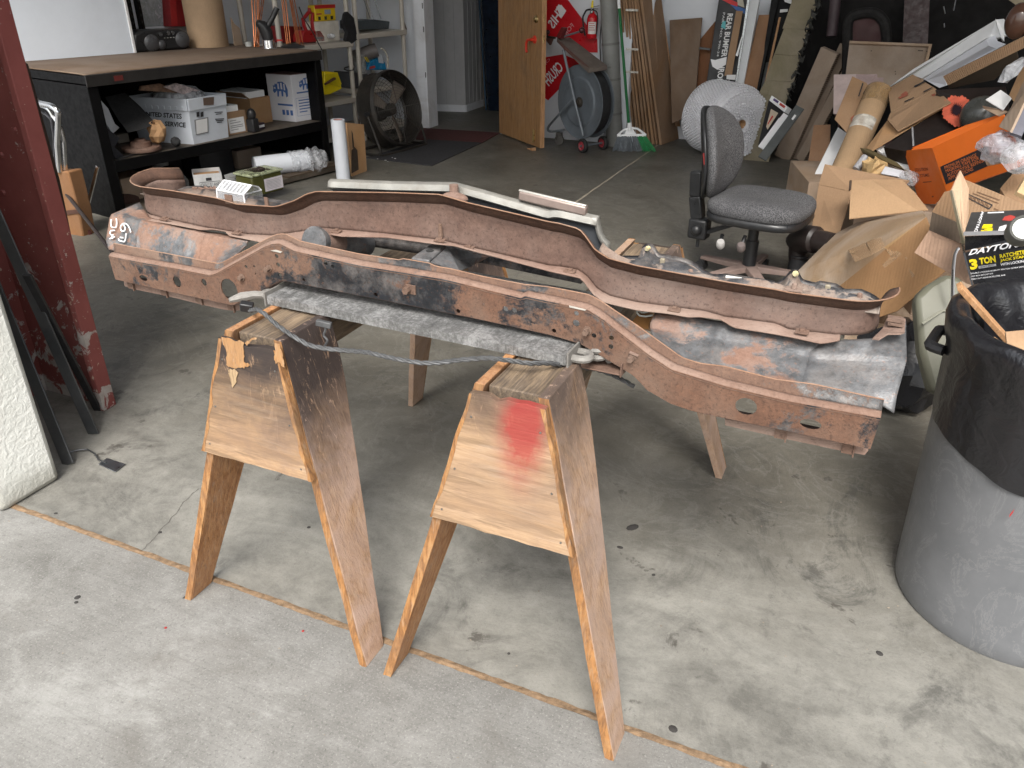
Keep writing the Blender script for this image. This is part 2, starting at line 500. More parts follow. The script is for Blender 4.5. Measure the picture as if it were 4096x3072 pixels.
# gum spots, flakes and crumbs on the concrete
g = G(); rnd = random.Random(11)
for (px, r) in [((2692, 2916), .011), ((3518, 2614), .0095), ((305 * 1.8517 * .54, 2410), .006), ((2614, 2300), .006), ((640, 2130), .006), ((223, 2054), .006), ((2035, 2615), .004), ((740, 2390), .007), ((310, 2390), .008), ((1235, 2110), .006), ((2530, 2110), .022), ((2480, 2190), .01)]:
    p = gz(px)
    g.lathe([(0, .0022), (r * .7, .002), (r, .0006)], Matrix.Translation((p.x, p.y, 0)) @ Matrix.Rotation(rnd.random() * 6, 4, 'Z') @ Matrix.Diagonal((1, rnd.uniform(.6, 1.1), 1, 1)), 9)
setting('floor_spots', g, plain('old gum', (.035, .032, .03), .9), 'stuff')
g = G()
for i in range(420):
    x, y = rnd.uniform(-2.3, .9), rnd.uniform(.6, 5.5)
    r = rnd.uniform(.001, .0035); a = rnd.random() * 6
    p = [(x + r * math.cos(a + k * 2.1) * (1 + .6 * (k == 0)), y + r * math.sin(a + k * 2.1), .002 + .002 * rnd.random()) for k in range(3)]
    g.add(p, [(0, 1, 2)])
setting('floor_crumbs', g, plain('crumbs', (.30, .25, .2), .9, 0, .7, 3), 'stuff', 0)
g = G()
for p in [(1212, 2525), (663, 2512)]:
    q = gz(p); g.lathe([(0, .002), (.0028, .0015), (.004, .001)], Matrix.Translation((q.x, q.y, 0)), 7)
setting('red_paint_drops', g, plain('red drops', (.32, .02, .02), .6), 'stuff')

# ------------------------------------------------------------------ the garage: walls, roof, doorway
WY = 7.47
M_WALL = plain('white wall paint', (.66, .69, .74), .7, 0, .06, 2.5, .1, .25, (.48, .47, .46))
M_TRIM = plain('white trim paint', (.70, .72, .76), .5, 0, .06, 6, .1, .5, (.40, .38, .35))
M_CEIL = plain('ceiling boards', (.36, .34, .31), .8)
M_SHEET = plain('siding', (.34, .34, .33), .7)
bld = thing('garage_building', (-1, 5, 0), 'white painted garage interior with open front, plain walls, ceiling and doorway at the back', 'garage')
bld['kind'] = 'structure'
e1 = Vector((.173, .985, 0)).normalized(); e2 = Vector((-e1.y, e1.x, 0))
RH = 4.8  # unseen roof height, raised so more sky light gets in
def wallbox(x0, x1, y0, y1, z0, z1, name='wall', mat=None):
    return part(name, G().box(((x0 + x1) / 2, (y0 + y1) / 2, (z0 + z1) / 2), (x1 - x0, y1 - y0, z1 - z0)), mat or M_WALL, bld, smooth=0)
wallbox(-6.6, -4.34, WY, WY + .14, 0, RH)
wallbox(-4.34, -3.50, WY, WY + .14, 2.06, RH)
wallbox(-3.50, -2.20, WY, WY + .14, 0, RH)
wallbox(-2.20, 4.2, 7.95, 8.09, 0, RH)
wallbox(-2.20, -2.06, WY + .14, 7.95, 0, RH)
wallbox(3.6, 3.74, 1.2, 7.95, 0, RH)
p0 = Vector((-5.80, 3.876, 0)); pa, pb = p0 - e1 * 2.6, p0 + e1 * 3.8
part('wall', G().hexa([pa, pb, pb + e2 * .14, pa + e2 * .14], [v + Vector((0, 0, RH)) for v in (pa, pb, pb + e2 * .14, pa + e2 * .14)]), M_WALL, bld, smooth=0)
wallbox(-7.2, 4.2, 1.25, 12.2, RH, RH + .2, 'roof', M_CEIL)
wallbox(-7.2, 4.2, 1.15, 1.35, RH - .1, RH + .7, 'header', M_SHEET)
# the room behind the doorway
c0, c1, c2 = gz(zc(0, 985)), gz(zc(140, 990)), gz(zc(300, 935))
M_PANEL = plain('grey panelling', (.42, .42, .43), .6, 0, .1, 7)
d1 = (c1 - c0).normalized(); cl = c1 - d1 * .9
d2 = (c2 - c1).normalized(); cr = c1 + d2 * 1.5
up = Vector((0, 0, 2.6))
part('inner_wall', G().hexa([cl, c1, cr, cr + Vector((-1, .4, 0)), cl + Vector((0, .9, 0))], [q + up for q in (cl, c1, cr, cr + Vector((-1, .4, 0)), cl + Vector((0, .9, 0)))]), M_PANEL, bld, smooth=0)
n1 = Vector((d1.y, -d1.x, 0)); n2 = Vector((d2.y, -d2.x, 0))
for a, b, n in ((cl, c1, n1), (c1, cr, n2)):
    if n.dot(a - EYE) > 0: n = -n
    part('baseboard', G().hexa([a, b, b + n * .012, a + n * .012], [q + Vector((0, 0, .075)) for q in (a, b, b + n * .012, a + n * .012)]), M_TRIM, bld, smooth=0)
for a, b, n in ((cl, c1, n1), (c1, cr, n2)):
    if n.dot(a - EYE) > 0: n = -n
    L = (b - a).length; k = int(L / .1)
    for i in range(1, k):
        p = a + (b - a) * (i / k)
        part('panel_groove', G().hexa([p - d1 * .002, p + d1 * .002, p + d1 * .002 + n * .003, p - d1 * .002 + n * .003], [q + up for q in (p - d1 * .002, p + d1 * .002, p + d1 * .002 + n * .003, p - d1 * .002 + n * .003)]), plain('groove strip', (.34, .34, .345), .6), bld, smooth=0)
wallbox(-7, -1.5, 11.9, 12.0, 0, RH, 'inner_wall', M_PANEL)
wallbox(-2.3, -2.2, 8.09, 11.9, 0, RH, 'inner_wall', M_PANEL)
wallbox(-6.9, -6.8, 7.61, 11.9, 0, RH, 'inner_wall', M_PANEL)
# dented white door frame
fr = wallbox(-4.43, -4.33, WY - .022, WY - .002, 0, 2.12, 'door_frame', M_TRIM)
for a, b, z0, z1 in ((-4.328, -4.30, WY - .03, WY + .16), (-3.50, -3.47, WY + .03, WY + .16)):
    part('door_frame', G().box(((a + b) / 2, (z0 + z1) / 2, 1.03), (b - a, z1 - z0, 2.06)), M_TRIM, bld, .004)
wallbox(-4.42, -3.42, WY - .024, WY - .003, 2.063, 2.15, 'door_frame', M_TRIM)
for z in (.52, .94, 1.15):
    part('strike_hole', G().box((-4.314, WY - .031, z), (.008, .004, .05)), plain('dark hole', (.02, .02, .02), .9), bld, smooth=0)
# door, opened into the garage
hA, hB = Vector((-3.507, 7.455, .012)), Vector((-2.844, 6.92, .012))
dd = (hB - hA).normalized(); dn = Vector((-dd.y, dd.x, 0))
if dn.dot(hA - EYE) < 0: dn = -dn
M_DOOR = wood('door veneer', (.22, .115, .045), (.33, .175, .07), (.40, .22, .10), 'Z', .3, (.30, .19, .11), .5, .7, rough=.55, scale=.6)
M_DOORE = wood('door edge wood', (.33, .17, .075), (.46, .25, .12), (.55, .33, .18), 'Z', rough=.7)
door = part('door', G().hexa([hA, hB, hB + dn * .042, hA + dn * .042], [v + Vector((0, 0, 2.02)) for v in (hA, hB, hB + dn * .042, hA + dn * .042)]), M_DOOR, bld, .002)
part('edge_strip', G().hexa([hB + dd * .002, hB + dd * .006, hB + dd * .006 + dn * .042, hB + dd * .002 + dn * .042], [v + Vector((0, 0, 2.02)) for v in (hB + dd * .002, hB + dd * .006, hB + dd * .006 + dn * .042, hB + dd * .002 + dn * .042)]), M_DOORE, door)
M_BRASS = metal('worn brass', (.55, .42, .2), .3); M_REDP = plain('red coated metal', (.62, .045, .02), .4)
def onface(px): return gp(px, hA, dn)
Tf = lambda p: frame(p, dd, -dn)
p = onface(zc(765, 170)); part('lock', G().lathe([(0, .03), (.012, .03), (.014, .02), (.028, .012), (.031, 0)], Tf(p), 18), M_BRASS, door)
part('latch_plate', G().box(hB + dd * .007 + dn * .021 + Vector((0, 0, p.z)), (.004, .028, .055)), M_BRASS, door)
q = onface(zc(750, 350)); part('latch_plate', G().box(hB + dd * .008 + dn * .021 + Vector((0, 0, q.z)), (.006, .028, .06)), M_BRASS, door)
g = G().lathe([(0, .035), (.014, .035), (.016, .012), (.032, .008), (.034, 0)], Tf(q), 18)
t = q - dn * .045
g.tube([q, t, t - dd * .055 - Vector((0, 0, .006)), t - dd * .075 - Vector((0, 0, .035)), t - dd * .075 - Vector((0, 0, .09)), t - dd * .062 - Vector((0, 0, .105))], .011, 8)
part('handle', g, M_REDP, door)
q2 = q + dn * .042; t = q2 + dn * .045
g = G().lathe([(0, .035), (.014, .035), (.016, .012), (.032, .008), (.034, 0)], frame(q2, dd, dn), 18)
g.tube([q2, t, t - dd * .055, t - dd * .075 - Vector((0, 0, .035)), t - dd * .075 - Vector((0, 0, .09))], .011, 8); part('handle', g, M_REDP, door)
q = onface(zc(745, 1200)); g = G().box(q - dn * .006, (.03, .012, .10), None, (0, 0, math.atan2(dd.y, dd.x))).tube([q - dn * .012 + Vector((0, 0, -.06)), q - dn * .012 + Vector((0, 0, .06))], .006); part('bolt', g, M_BRASS, door)
q = gz(zc(720, 1325)); g = G(); w = Vector((dd.x, dd.y, 0)); a = q - w * .05; b = q + w * .05
g.hexa([a - dn * .02, b - dn * .02, b + dn * .02, a + dn * .02], [a - dn * .02 + Vector((0, 0, .006)), b - dn * .02 + Vector((0, 0, .028)), b + dn * .02 + Vector((0, 0, .028)), a + dn * .02 + Vector((0, 0, .006))])
one('door_wedge', g, M_DOORE, 'small orange wooden wedge on the floor under the open door', 'door wedge')
# floor mats at the doorway
for (nm, pts, col, lab) in (('floor_mat', [zb(1700, 1135), zc(440, 1180), zc(285, 1265), zb(1690, 1235)], (.075, .018, .018), 'dark red mat on the floor across the doorway'),
                            ('floor_mat', [zb(1790, 1240), zc(280, 1268), zb(1830, 1472), zb(1250, 1400)], (.028, .028, .032), 'black rubber mat on the floor under the round fan')):
    P = [gz(q) for q in pts]; one(nm, G().hexa(P, [q + Vector((0, 0, .008)) for q in P]), plain(lab[:9] + ' mat', col, .9, 0, .4, 40, .4), lab, 'mat')
# dark sheet leaning in the inner room
a, b = gz(zc(340, 975)), gz(zc(440, 985)); b = b + (b - a) * 2; t = Vector((-.22, .25, 1.7))
sheet = thing('sheet_metal', a, 'dark blue glossy sheet leaning inside the dark doorway', 'sheet')
part('sheet', G().slab([a, b, b + t, a + t], .012), plain('dark blue gloss', (.010, .018, .035), .15, 0, .5), sheet)
part('edge_trim', G().bar(a + Vector((-.03, 0, 0)), a + t + Vector((-.03, 0, 0)), .012, .02, (1, 0, 0)), plain('blue trim', (.03, .07, .12), .4), sheet)
a2 = gz(zc(310, 955)); one('wooden_strip', G().bar(a2, a2 + t, .02, .02), plain('old strip', (.2, .14, .08), .8), 'thin brown wooden strip leaning beside the dark blue sheet', 'wood strip')

# ------------------------------------------------------------------ stucco pillar end, red steel column, strips
SX = -2.25
M_STUC = NT('stucco'); s = M_STUC
c = s.ramp(s.noise(3, 7, .6), [(.3, (.66, .67, .62)), (.6, (.78, .79, .75))])
o = s.sep(); c = s.mix(s.ramp(s.math('ADD', o[2], s.math('MULTIPLY', s.noise(5, 6, .7), .16)), [(.10, .75), (.17, 0.0)]), c, (.27, .26, .22))
s.set(Base_Color=c, Roughness=.9); s.bump(s.math('ADD', s.noise(48, 4, .6, .6), s.math('MULTIPLY', s.noise(9, 3, .5), .5)), .35, .014); M_STUC = s.m
g = G()
prof = [(SX + .012, 0), (SX + .012, .05), (SX, .09), (SX, 3.3)]
rows = []
for y, dx in ((1.165, 0), (1.19, .0), (1.374, 0)):
    pass
g.box((SX - .75, 1.27, 1.65), (1.5, .21, 3.3))
one('stucco_wall', g, M_STUC, 'white rough stucco wall end with dirty foot at the front left', 'wall', bevel=.02)

M_RED = NT('peeling red paint'); s = M_RED
c = s.ramp(s.noise(3, 6, .6), [(.3, (.15, .034, .03)), (.6, (.22, .062, .055)), (.8, (.28, .10, .088))])
o = s.sep()
lowm = s.ramp(o[2], [(.0, .16), (.45, .075), (1.2, .0), (2, -.05)])
pm = s.ramp(s.math('ADD', s.noise(9, 9, .72, .6), lowm), [(.652, 0.0), (.668, 1.0)])
c = s.mix(pm, c, s.ramp(s.noise(20, 5, .6), [(.3, (.26, .22, .2)), (.7, (.42, .40, .38))]))
c = s.mix(s.ramp(s.noise(40, 3, .6), [(.66, 0.0), (.7, .8)]), c, (.45, .38, .3))
s.set(Base_Color=c, Roughness=.6); s.bump(pm, .3, .004); M_RED = s.m
CX, CYY = -2.492, 1.765
col = thing('steel_column', (CX - .15, CYY, 0), 'tall red steel door column with peeling paint at its foot', 'column')
part('face', G().box((CX - .20, CYY + .03, 1.65), (.34, .012, 3.3)), M_RED, col)
part('flange', G().box((CX - .015, CYY + .02, 1.65), (.03, .06, 3.3)), M_RED, col, .003)
part('rib', G().hexa([(CX - .075, CYY + .024, 0), (CX - .03, CYY + .0, 0), (CX - .03, CYY + .024, 0)], [(CX - .075, CYY + .024, 3.3), (CX - .03, CYY + .0, 3.3), (CX - .03, CYY + .024, 3.3)]), M_RED, col)
part('flange', G().box((CX - .36, CYY - .03, 1.65), (.02, .13, 3.3)), M_RED, col, .003)
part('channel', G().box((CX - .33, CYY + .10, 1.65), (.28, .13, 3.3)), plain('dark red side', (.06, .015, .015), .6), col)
for i, (u, v) in enumerate([(8, 620), (15, 770), (60, 520)]):
    p = gy((u, v), CYY + .024); part('bolt', G().lathe([(0, .008), (.009, .008), (.012, 0)], Matrix.Translation(p) @ Matrix.Rotation(R(90), 4, 'X'), 6), M_RED, col)
# metal strips leaning into the corner
M_STRIP = NT('dull strip steel'); s = M_STRIP
s.set(Base_Color=s.ramp(s.noise(4, 6, .6), [(.3, (.07, .075, .08)), (.7, (.16, .165, .17))]), Roughness=.38, Metallic=.7); s.bump(s.noise(30, 4, .6), .15, .003); M_STRIP = s.m
M_STRIPD = plain('black strip', (.02, .02, .022), .5)
def strip(fl, top, w, t, m, lab):
    a = gz(fl); b = gp(top, (0, 1.60, 0), (0, 1, 0)); d = b - a; b = a + d * 1.15
    g = G().bar(a, b, w, t, (b - a).cross(Vector((0.35, -1, 0))).cross(b - a)); return one('metal_strip', g, m, lab, 'metal strip', 'metal strips leaning beside the red column', .0015)
strip((275, 1858), (-60, 1040), .045, .006, M_STRIP, 'dull grey metal strip closest to the white stucco wall, leaning')
strip((375, 1736), (-10, 870), .042, .006, M_STRIP, 'middle grey metal strip leaning in front of the red column foot')
strip((392, 1640), (150, 1180), .028, .012, M_STRIPD, 'thin black strip leaning behind the grey strips against the red column')
# little putty knife with a wire handle
k0 = [gz(q) for q in [(430, 1838), (503, 1862), (462, 1893), (395, 1862)]]
pk = thing('scraper', k0[0], 'small grey flat scraper with bent wire handle on the floor by the stucco wall', 'scraper')
part('blade', G().hexa([q + Vector((0, 0, .004)) for q in k0], [q + Vector((0, 0, .007)) for q in k0]), metal('blade steel', (.35, .38, .42), .35), pk, .001)
part('handle', G().tube([gz(q, .01) for q in [(425, 1850), (395, 1840), (380, 1815), (350, 1797), (310, 1800), (280, 1808)]], .003, 6), M_STRIP, pk)

# ================================================================== SAWHORSES
W1, W2, W3 = (.20, .115, .062), (.34, .21, .125), (.43, .29, .19)
M_LEG = wood('weathered leg wood', W1, W2, W3, 'Z', .75, (.38, .27, .21), .36, .56)
M_LEGS = wood('stained leg wood', W1, W2, W3, 'Z', .75, (.42, .30, .245), .36, .56, top_stain=(.40, .66, (.013, .009, .010)))  # weathered tone raised, as this outward face gets less light
M_LEGT = wood('dark topped leg wood', W1, W2, W3, 'Z', .75, (.38, .275, .225), .36, .56, top_stain=(.58, .80, (.022, .015, .013)))
M_LEGI = wood('clean orange leg wood', (.24, .095, .030), (.38, .18, .068), (.46, .25, .115), 'Z', .3, (.36, .22, .14))
M_EDGE = wood('splintered edge wood', (.12, .05, .018), (.30, .14, .045), (.42, .25, .11), 'Z', .5, (.16, .09, .05), .45, .6)
M_BEAM = wood('cut beam wood', (.05, .035, .025), (.16, .115, .075), (.28, .205, .13), 'Y', .45, (.07, .055, .045), .5, .6)
M_PLY1 = wood('stained plywood', (.24, .145, .075), (.34, .215, .12), (.40, .275, .17), 'X', .75, (.20, .13, .092), .42, .62, top_stain=(.55, .74, (.012, .009, .010)), peel=.8, scale=.35)
M_PLY2 = wood('red sprayed plywood', (.26, .16, .085), (.35, .23, .135), (.41, .285, .18), 'X', .6, (.23, .15, .105), .43, .66, top_stain=(.66, .82, (.03, .018, .014)), red_at=((.036, -.53, .715), (.085, .3, .19)), scale=.35)
SH, WT, FT = .78, .078, .2875
def sawhorse(X, yc, ply, outer, label, seed, yaw=0):
    rnd = random.Random(seed)
    t = thing('sawhorse', (X, yc, 0), label, 'sawhorse', 'wooden sawhorses under the rusty panel')
    T = Matrix.Translation((X, yc, 0)) @ Matrix.Rotation(yaw, 4, 'Z')
    part('top_beam', G().box((0, 0, SH - .052), (WT * 2 - .044, .985, .09), T), M_BEAM, t, .003)
    for sx in (1, -1):
        for sy in (-1, 1):
            def pt(y, z, inn):
                x = WT + (FT - WT) * (SH - z) / SH - inn
                return T @ Vector((sx * x, sy * y, z))
            # broad tapered board: (y from centre, z)
            ol = [(.507, SH), (.340, SH), (.345, SH - .12), (.553, 0), (.613, 0)]
            n = 10; fr_, bk = [], []
            for i in range(n + 1):
                q = i / n; z = SH * (1 - q) if i < n else 0
                fr_.append((.507 + .106 * q + rnd.uniform(-.0016, .0016), z))
                yb = interp([0, .15, 1], [.335, .345, .538], q); bk.append((yb + rnd.uniform(-.0016, .0016), z))
            loop = fr_ + bk[::-1]
            m = outer if sx > 0 else (M_LEGI if sy < 0 else M_LEG)
            leg = part('leg', G().hexa([pt(y, z, 0) for y, z in loop], [pt(y, z, .021) for y, z in loop]), m, t, .0015, smooth=0)
            # raw splintered edge that faces out along the beam
            e = [(y + .0022, z) for y, z in fr_]
            g = G(); rows = [[pt(y + rnd.uniform(0, .0015), z, -.0005 + rnd.uniform(0, .0015)), pt(y + rnd.uniform(0, .003), z, .0105), pt(y + rnd.uniform(0, .0015), z, .0215 - rnd.uniform(0, .0015))] for y, z in e]
            g.grid(rows); part('raw_edge', g, M_EDGE, leg, smooth=0)
    for sy in (-1, 1):
        gz0, gz1 = .475, SH - .012
        y = lambda z, d: sy * (.5095 + .106 * (SH - z) / SH + d)
        hw = lambda z: WT + (FT - WT) * (SH - z) / SH - .001
        lo = []
        n = 9
        for i in range(n + 1): z = gz0 + (gz1 - gz0) * i / n; lo.append((hw(z) + rnd.uniform(-.003, .0015), z))
        topn = 8; top = [(hw(gz1) - 2 * hw(gz1) * i / topn, gz1 + rnd.uniform(-.006, .004)) for i in range(1, topn)]
        bot = [(-hw(gz0) + 2 * hw(gz0) * i / 10, gz0 + rnd.uniform(-.0018, .0018)) for i in range(1, 10)]
        ol = lo + top + [(-x, z) for x, z in lo[::-1]] + bot
        gs = part('gusset', G().hexa([T @ Vector((x, y(z, .003), z)) for x, z in ol], [T @ Vector((x, y(z, .019), z)) for x, z in ol]), ply if sy < 0 else M_PLY1, t, .001, smooth=0)
        # raw ply rim
        for a in (lo, [(-x, z) for x, z in lo]):
            g = G(); g.grid([[T @ Vector((x * 1.004, y(z, .0035), z)), T @ Vector((x * 1.004 , y(z, .0195), z)), T @ Vector((x - math.copysign(.004 + rnd.random() * .007, x), y(z, .0197), z))] for x, z in a]); part('raw_edge', g, M_EDGE, gs, smooth=0)
        for sx in (-1, 1):
            for z in (.50, .60, .72):
                part('nail', G().lathe([(0, .0012), (.0022, .001), (.0026, 0)], T @ frame((sx * (hw(z) - .02), y(z, .0192), z), (1, 0, 0), (0, sy, .13)), 8), metal('nail head', (.3, .28, .26), .5), gs)
    return t
sawhorse(-1.176, 1.73, M_PLY1, M_LEGS, 'left sawhorse of weathered wood with black stained top and peeled orange veneer', 1)
sawhorse(-.553, 1.73, M_PLY2, M_LEGT, 'right sawhorse of weathered wood with red spray paint on its plywood end', 2)

# peeled veneer, dark paint and splinters on the left gusset
GN = Vector((0, -1, .136)); GP = Vector((-1.176, 1.73 - .5289, SH))
zo = lambda x, y: (700 + x / 1.843, 1100 + y / 1.843)
saw1 = [o for o in bpy.data.objects if o.name == 'sawhorse'][0]
gus = [o for o in saw1.children if o.name.startswith('gusset')][0]
M_PEEL = wood('fresh peeled ply', (.22, .095, .028), (.33, .16, .055), (.38, .22, .09), 'Z', .25, (.28, .2, .12), rough=.8)
def on_gusset(pts, m, nm, lift=.001):
    P0 = [gp(zo(*q), GP, GN) + GN.normalized() * lift for q in pts]; rj = random.Random(len(pts)); P = []
    ux_ = Vector((1, 0, 0)); uz_ = GN.normalized().cross(ux_)
    for i, a in enumerate(P0):
        b = P0[(i + 1) % len(P0)]; P.append(a); k = int((b - a).length / .005)
        for j in range(1, k): P.append(a.lerp(b, j / k) + ux_ * rj.uniform(-.0018, .0018) + uz_ * rj.uniform(-.0035, .0035))
    part(nm, G().hexa(P, [v + GN.normalized() * .0012 for v in P]), m, gus, smooth=0)
on_gusset([(345, 455), (420, 470), (515, 500), (508, 540), (516, 600), (512, 640), (556, 664), (520, 672), (515, 688), (470, 680), (440, 684), (400, 678), (384, 660), (380, 610), (386, 570), (368, 520)], M_PEEL, 'peeled_veneer')
on_gusset([(520, 500), (560, 470), (610, 462), (600, 476), (560, 490), (535, 520)], M_PEEL, 'peeled_veneer')
on_gusset([(738, 500), (775, 505), (800, 590), (812, 680), (790, 670), (770, 640), (748, 655), (735, 600), (748, 560)], M_PEEL, 'peeled_veneer')
on_gusset([(395, 700), (440, 690), (470, 720), (450, 800), (430, 830), (415, 780)], wood('pale scraped ply', (.28, .19, .10), (.33, .23, .13), (.38, .27, .16), 'Z'), 'scraped_veneer')
0 and on_gusset([(520, 500), (560, 480), (640, 484), (715, 520), (735, 560), (730, 640), (640, 655), (560, 650), (518, 630)], plain('flaking black paint', (.028, .025, .030), .5, 0, .5, 22, .3, .5, (.20, .12, .06)), 'black_paint', .0006)

# ================================================================== CONDENSER (finned coil lying on the sawhorses)
M_ALU = plain('dull fin aluminium', (.40, .40, .40), .55, .55, .45, 30, .3, .4, (.20, .19, .18))
M_FIN = NT('condenser fins'); s = M_FIN
c = s.ramp(s.math('ADD', s.math('MULTIPLY', s.noise(10, 10, .8, .5), .55), s.math('MULTIPLY', s.noise(120, 4, .8), .45)), [(.34, (.11, .11, .108)), (.48, (.22, .22, .217)), (.60, (.46, .46, .46))])
s.set(Base_Color=c, Roughness=.5, Metallic=.3); s.bump(s.noise(110, 4, .8), .3, .003); M_FIN = s.m
M_DARKFIN = plain('dark fin core', (.06, .058, .055), .8, .2)  # dark core filling the gaps between the fins
CZ0, CZ1 = .781, .803
a = gz(zh(120, 985), CZ1); b = gz(zi(365, 1385), CZ1)
cx = (b - a).normalized(); cl_ = (b - a).length
cyv = Vector((-cx.y, cx.x, 0)); CD = .36
cond = thing('condenser', (a + b) / 2 * 1.0, 'long silver finned condenser coil lying across the tops of both sawhorses', 'condenser')
cond.location.z = CZ0
Tc = frame(a, cx, (0, 0, 1)); Tc.translation = Vector((a.x, a.y, CZ0))
h = CZ1 - CZ0
part('core', G().box((cl_ / 2, CD / 2 + .003, h / 2), (cl_ - .004, CD - .012, h - .010), Tc), M_DARKFIN, cond)
g = G(); rnd = random.Random(5); nf = 420
for i in range(nf):
    x = cl_ * i / nf; j = rnd.uniform(-.0002, .0002); dz = rnd.uniform(-.0003, .0001)
    bend = rnd.uniform(-.0002, .0002)
    y0, y1 = rnd.uniform(-.0004, .0006), CD
    vs = []
    for xx in (x, x + .0010):
        vs += [(xx + bend, y0, .001), (xx + bend + j, y0, h + dz), (xx, y0 + .03, h + dz + rnd.uniform(-.0002, .0002)), (xx - j, y1, h + dz), (xx, y1, .001)]
    g.add(vs, [(0, 1, 2, 3, 4), (9, 8, 7, 6, 5), (0, 5, 6, 1), (1, 6, 7, 2), (2, 7, 8, 3), (3, 8, 9, 4)], Tc)
part('fins', g, M_FIN, cond, smooth=0, kind='stuff')
M_TUBE = plain('chalky tube', (.22, .21, .195), .7, .3, .3, 20, .3)
for k in range(8):
    y = .02 + k * .045
    for sx in (0, 1):
        if sx == 0 and k % 2: continue
        x0 = cl_ if sx else 0; d = 1 if sx else -1
        pts = [Tc @ Vector((x0 - d * .01, y, h * .5))] + [Tc @ Vector((x0 + d * (.018 + .02 * math.sin(t)), y + .0175 - .0175 * math.cos(t), h * (.5))) for t in [0, .5, 1.0, 1.57, 2.1, 2.6, 3.14]] + [Tc @ Vector((x0 - d * .01, y + .035, h * .5))]
        if not (k == 0 or sx == 0): continue
        part('return_bend', G().tube(pts, .0085, 8), M_TUBE, cond)
for x0, d in ((-.004, -1), (cl_ + .004, 1)):
    part('end_plate', G().box((x0, CD / 2, h / 2 + .003), (.004, CD + .006, h + .012), Tc), M_TUBE, cond)
g = G().tube([Tc @ Vector(q) for q in [(-.005, .03, h * .6), (-.05, .015, h * .55), (-.075, -.005, h * .4), (-.09, -.03, h * .3)]], [.009, .010, .012, .006], 8); part('inlet_pipe', g, M_TUBE, cond)
# spring-like pipe coil and bracket at the right end
pc = Tc @ Vector((cl_ + .04, .085, -.012))
g = G().tube([pc + Vector((.022 * math.cos(t), .022 * math.sin(t), .0026 * t)) for t in [i * .35 for i in range(46)]], .0075, 7); part('pipe_coil', g, M_TUBE, cond)
M_BRK = rust('rusty bracket', (.06, .055, .052), .8, (.09, .05, .035), (.165, .10, .072), (.2, .15, .12))
g = G().box((cl_ + .05, .10, -.022), (.10, .10, .003), Tc).box((cl_ + .10, .10, -.012), (.003, .10, .03), Tc); part('bracket', g, M_BRK, cond, .001)

# twisted cable draped across the sawhorses
M_WIRE = plain('weathered wire', (.095, .097, .10), .6, .4, .4, 40, .3)
cp = [gy(zh(*q), Y) for q, Y in [((0, 1092), 1.30), ((50, 1078), 1.27), ((110, 1115), 1.262), ((200, 1200), 1.25), ((330, 1290), 1.235), ((440, 1350), 1.235), ((550, 1372), 1.24), ((690, 1385), 1.25), ((860, 1397), 1.26), ((1000, 1432), 1.26), ((1150, 1462), 1.26), ((1280, 1480), 1.26), ((1400, 1476), 1.265), ((1550, 1455), 1.27), ((1750, 1440), 1.28), ((1900, 1458), 1.29), ((2060, 1482), 1.30), ((2180, 1478), 1.33)]]
cp += [gy(zi(*q), Y) for q, Y in [((500, 1480), 1.42), ((650, 1500), 1.47), ((760, 1540), 1.48), ((900, 1610), 1.48), ((960, 1650), 1.47)]]
def resample(P, n):
    L = [0]
    for i in range(1, len(P)): L.append(L[-1] + (P[i] - P[i - 1]).length)
    return [Vector([interp(L, [p[k] for p in P], L[-1] * i / n) for k in range(3)]) for i in range(n + 1)]
def smoothp(P, it=2):
    for _ in range(it): P = [P[0]] + [(P[i - 1] + P[i] * 2 + P[i + 1]) / 4 for i in range(1, len(P) - 1)] + [P[-1]]
    return P
ctr = smoothp(resample(cp, 260), 6)
cable = thing('cable', ctr[0], 'long grey twisted wire cable draped across the front of both sawhorses', 'cable')
for k in range(3):
    P = []
    for i, p in enumerate(ctr):
        d = (ctr[min(i + 1, 260)] - ctr[max(i - 1, 0)]).normalized(); x = d.cross(Vector((0, 0, 1))).normalized(); y = d.cross(x)
        t = i * .42 + k * 2.094 + .5 * math.sin(i * .07); P.append(p + (x * math.cos(t) + y * math.sin(t)) * .0027)
    part('strand', G().tube(P, .0029, 6), M_WIRE, cable)
part('plug', G().box(ctr[0] + Vector((-.012, .005, .006)), (.03, .018, .022), None, (.3, .2, .5)), plain('black plastic', (.02, .02, .022), .4), cable, .003)
q = [gy(zh(*p), 1.315) for p in [(545, 1190), (560, 1230), (540, 1275), (575, 1310), (550, 1355)]]
part('loose_strand', G().tube(smoothp(resample(q, 20), 2), .0028, 6), M_WIRE, cable)
part('clip', G().box(q[0], (.035, .012, .014), None, (0, .2, .3)), M_WIRE, cable, .002)

# ================================================================== THE RUSTY FRONT PANEL ASSEMBLY
BY, RY = 1.42, 1.60
M_RAIL = rust('brown rusted rail steel', (.06, .06, .062), .90, (.068, .039, .030), (.140, .086, .066), (.19, .145, .125), .6, 3.5)
M_RAILF = rust('pale rusted flange', (.09, .08, .075), .93, (.14, .082, .06), (.22, .145, .115), (.27, .205, .17), .7, 3.5, .3)
M_BEAMR = rust('orange rust over black paint', (.016, .018, .022), .60, (.070, .034, .021), (.150, .074, .044), (.155, .112, .086), .55, 4.8, .5, (.0, .68, .085, -.05))
M_BLUE = rust('blue grey paint turning rusty', (.105, .108, .113), .37, (.14, .075, .052), (.225, .135, .10), (.22, .19, .175), .6, 4.4, .25)
M_BLK = rust('black bracket steel', (.012, .013, .016), .22, (.1, .045, .025), (.18, .10, .06), (.2, .18, .16), .5, 7, .3)
M_PAN = rust('dusty bracket pan', (.05, .053, .06), .55, (.16, .11, .085), (.26, .20, .165), (.30, .27, .24), .6, 9, .3)
